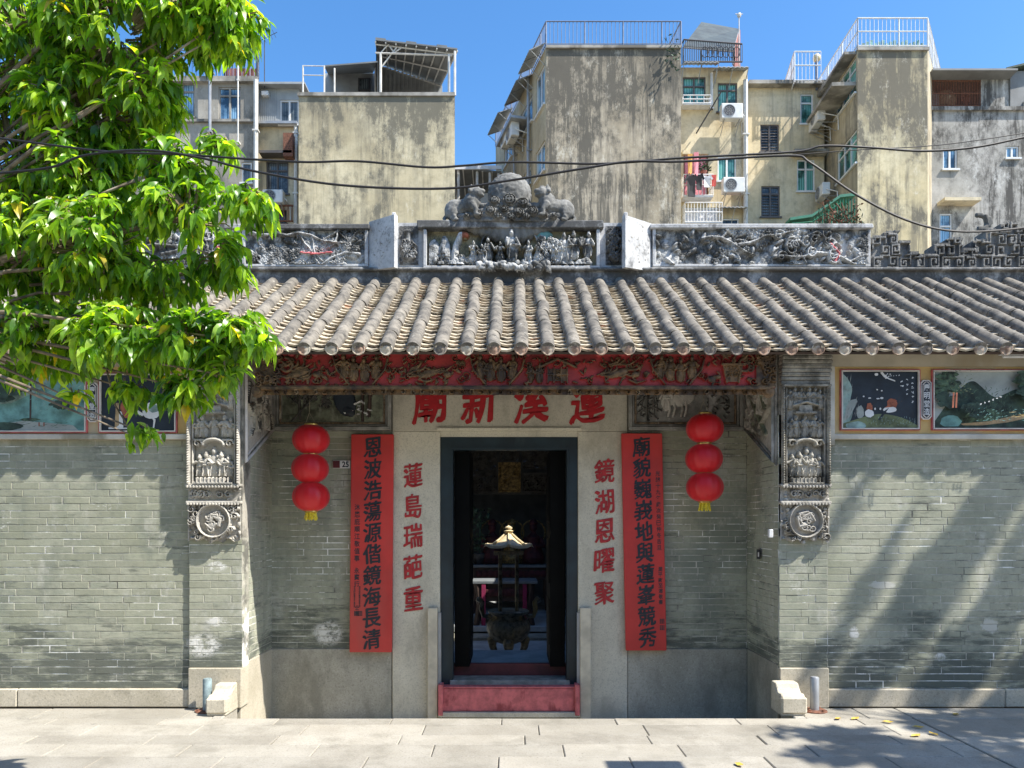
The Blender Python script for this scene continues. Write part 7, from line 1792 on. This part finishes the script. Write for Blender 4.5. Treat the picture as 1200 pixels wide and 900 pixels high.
def grow_tree(name, label, base, fork, lobes, trunk_r, ntwig, seed, singles=0, limbs=(), leafn=(6, 9), ysz=1.0, cam_pick=True, group=None, gaps=0):
    r = random.Random(seed); T = thing(name, label, 'tree', base, group); O = Vector(base)
    m = MB(); m.tube([(0, 0, -.05), (trunk_r*.2, 0, fork.z*.3), (trunk_r*-.2, .05, fork.z*.7), tuple(Vector(fork)-Vector((O.x, O.y, 0)))], [trunk_r*1.3, trunk_r, trunk_r*.9, trunk_r*.8], 12)
    m.build('trunk', 'bark', T, True)
    fk = Vector(fork); twm = MB(); mats = []; tips = []
    tot = sum(l[3]**2 for l in lobes)
    for (cx_, cy_, cz_, R_, sq) in lobes:
        c = Vector((cx_, cy_, cz_)); mid = fk.lerp(c, .5)+Vector((r.uniform(-.1, .1), r.uniform(-.1, .1), .12))
        m = MB(); m.tube([fk-O, fk.lerp(mid, .6)-O+Vector((0, 0, .04)), mid-O, mid.lerp(c, .6)-O, c-O], [trunk_r*.2, trunk_r*.11, trunk_r*.07, trunk_r*.045, trunk_r*.025], 7); m.build('limb', 'bark', T, True)
        k = max(3, int(ntwig*R_**2/tot))
        for i in range(k):
            while True:
                v = Vector((r.uniform(-1, 1), r.uniform(-1, 1), r.uniform(-1, 1)))
                if .30 < v.length < 1: break
            v = v*(v.length**-.35)
            if v.length > 1: v.normalize()
            p = c+Vector((v.x*R_, v.y*R_, v.z*R_*sq))
            if gaps and mnoise.noise(p*3.4)+.35*mnoise.noise(p*8) > gaps: continue
            out = (p-c).normalized()*.6+Vector((r.uniform(-.4, .4), r.uniform(-.4, .4), r.uniform(-.5, .1))); out.normalize()
            tips.append((p, out)); q = c.lerp(p, .35)
            twm.tube([q-O, q.lerp(p, .6)+Vector((0, 0, .03))-O, p-O], [.007, .005, .003], 3, cap=False)
    for p0, p1 in limbs:
        pass
    twm.build('twigs', 'bark', T, kind='stuff')
    L = []
    for p, out in tips: L += [(mt, r.random()) for mt in twig_leaves(r, p, out, r.randint(*leafn), ysz)]
    r.shuffle(L)
    def infr(mt):
        p = mt.translation; dd = p.y+DIST
        if dd < .5: return None
        x, y = CX+p.x/dd*FPX, CY-(p.z-EYE)/dd*FPX
        return dd if (5 < x < 1195 and 5 < y < 895) else None
    cand = sorted([(infr(mt), i) for i, (mt, _) in enumerate(L) if infr(mt)], key=lambda q: q[0]) if singles else []
    pick = {i for _, i in cand[:singles]}
    buck = {'leaf': MB(), 'leaf_young': MB(), 'leaf_old': MB()}
    for i, (mt, u) in enumerate(L):
        key = 'leaf_old' if u < .018 else 'leaf_young' if u < .46 else 'leaf'; j = int(u*997) % 6
        if i in pick: o = link('leaf', LM[key][j], T); o.matrix_local = Matrix.Translation(-O) @ mt
        else:
            mm = Matrix.Translation(-O) @ mt; buck[key].add([mm @ Vector(q) for q in LEAVES[j].v], LEAVES[j].f)
    for k, mb in buck.items():
        if mb.f: mb.build('foliage', k, T, True, kind='stuff')
    return T
def lobe(px, py, dd, rpx, sq=.85): return (PX(px, dd-DIST), dd-DIST, ZD(py, dd), rpx*dd/900, sq)
lobes = [lobe(40, 60, 4.6, 95), lobe(140, 40, 4.4, 85), lobe(235, 18, 4.3, 62, .6), lobe(275, 14, 4.2, 40, .7), (lobe(110, 140, 4.5, 80)), lobe(20, 180, 4.7, 90), lobe(175, 110, 4.3, 42), lobe(95, 200, 4.4, 62), lobe(262, 38, 4.2, 26, .9),
         lobe(30, 290, 4.5, 85), lobe(120, 290, 4.3, 75), lobe(205, 195, 4.2, 42, .8), lobe(255, 172, 4.15, 24, .8), lobe(225, 255, 4.2, 62, .7), lobe(285, 240, 4.1, 34, .6), lobe(255, 300, 4.2, 36, .8), lobe(190, 320, 4.3, 50),
         lobe(60, 390, 4.4, 75, .6), lobe(150, 400, 4.2, 65, .7), lobe(230, 400, 4.1, 52, .7), lobe(280, 385, 4.05, 34, .6), lobe(265, 440, 4.0, 32, .6), lobe(215, 455, 4.1, 30, .6), lobe(20, 425, 4.5, 35, .6), lobe(150, 455, 4.2, 30, .6), lobe(90, 470, 4.2, 20, .7), lobe(150, 508, 4.0, 20, 1.1), lobe(172, 508, 4.05, 9, 1.2), lobe(300, 400, 4.0, 16, .7)]
tree = grow_tree('leafy_tree', 'leafy green street tree hanging over the left part of the temple roof', (-4.15, -2.0, 0), Vector((-3.9, -2.1, 2.6)), lobes, .15, 3400, 5, 300, gaps=.16)
m = MB(); o = tree.location
for pts, rr in (([(-30, 385), (15, 352), (45, 343), (80, 345), (110, 372), (122, 420), (135, 475), (150, 500)], .011), ([(-30, 130), (25, 75), (60, 40), (90, 10)], .02), ([(60, 345), (110, 338), (160, 330), (215, 322), (250, 318)], .008), ([(-30, 330), (10, 318), (40, 290), (90, 268), (150, 256)], .012), ([(-20, 260), (40, 300), (75, 265), (100, 245)], .009), ([(0, 35), (60, 20), (110, -20)], .02)):
    m.tube([sp(px, py, 4.3)-o for px, py in pts], [rr*.8*(1-.6*i/len(pts)) for i in range(len(pts))], 7)
    m.build('limb', 'bark', tree, True); m = MB()
# second street tree, out of frame to the right: its shade dapples the wing wall and paving
lob2 = []
r = random.Random(33)
def shade(px, py, t, rad, ground=False):
    if ground: dd = EYE*900/(py-CY); P = Vector(((px-CX)*dd/900, dd-DIST, 0))
    else: P = Vector((PX(px, 0), 0, PZ(py, 0)))
    P = P+SUN/SUN.z*t; return (P.x, P.y, P.z, rad, .7)
for px, py, t, rad in ((1190, 555, 6.0, .17), (1140, 615, 6.4, .2), (1085, 690, 6.2, .2), (1035, 765, 6.4, .17), (1045, 640, 6.8, .075), (1000, 700, 6.9, .08), (990, 600, 7, .05), (1185, 700, 6.6, .19), (1140, 760, 6.1, .2), (1100, 800, 6.3, .16), (1200, 800, 6.0, .2), (1200, 620, 6.5, .1), (965, 760, 6.8, .07)): lob2.append(shade(px, py, t, rad))
for px, py, t, rad in ((1120, 850, 6.5, .42), (1000, 862, 6.8, .28), (930, 858, 7, .16), (1060, 885, 6.8, .4), (1160, 885, 6.2, .4), (960, 885, 7.2, .2), (1190, 840, 6, .35)): lob2.append(shade(px, py, t, rad, True))
grow_tree('street_tree', 'tall street tree out of view at right, known only by its dappled shade', (9.2, -3.6, 0), Vector((9.0, -3.4, 4.6)), lob2, .2, 640, 8, 0, leafn=(6, 9), ysz=1.5)
# made-up sign outside the frame, added to cast the shadow low on the paving
dd = EYE*900/(894-CY); P = Vector((PX(752, dd-DIST), dd-DIST, 0))+SUN/SUN.z*3.2
t = thing('shadow_sign', 'made-up square sign on a pole, unseen at lower right, added to cast a shadow', 'sign', (P.x+.02, P.y-.25, 0))
MB().tube([(0, 0, 0), (0, 0, 3.5)], .03, 8).build('pole', 'alu_grey', t); m = MB(); m.bbox(-.26, .22, -.02, .30, 3.16, 3.2, .005); m.build('shadow_plate', 'alu', t)
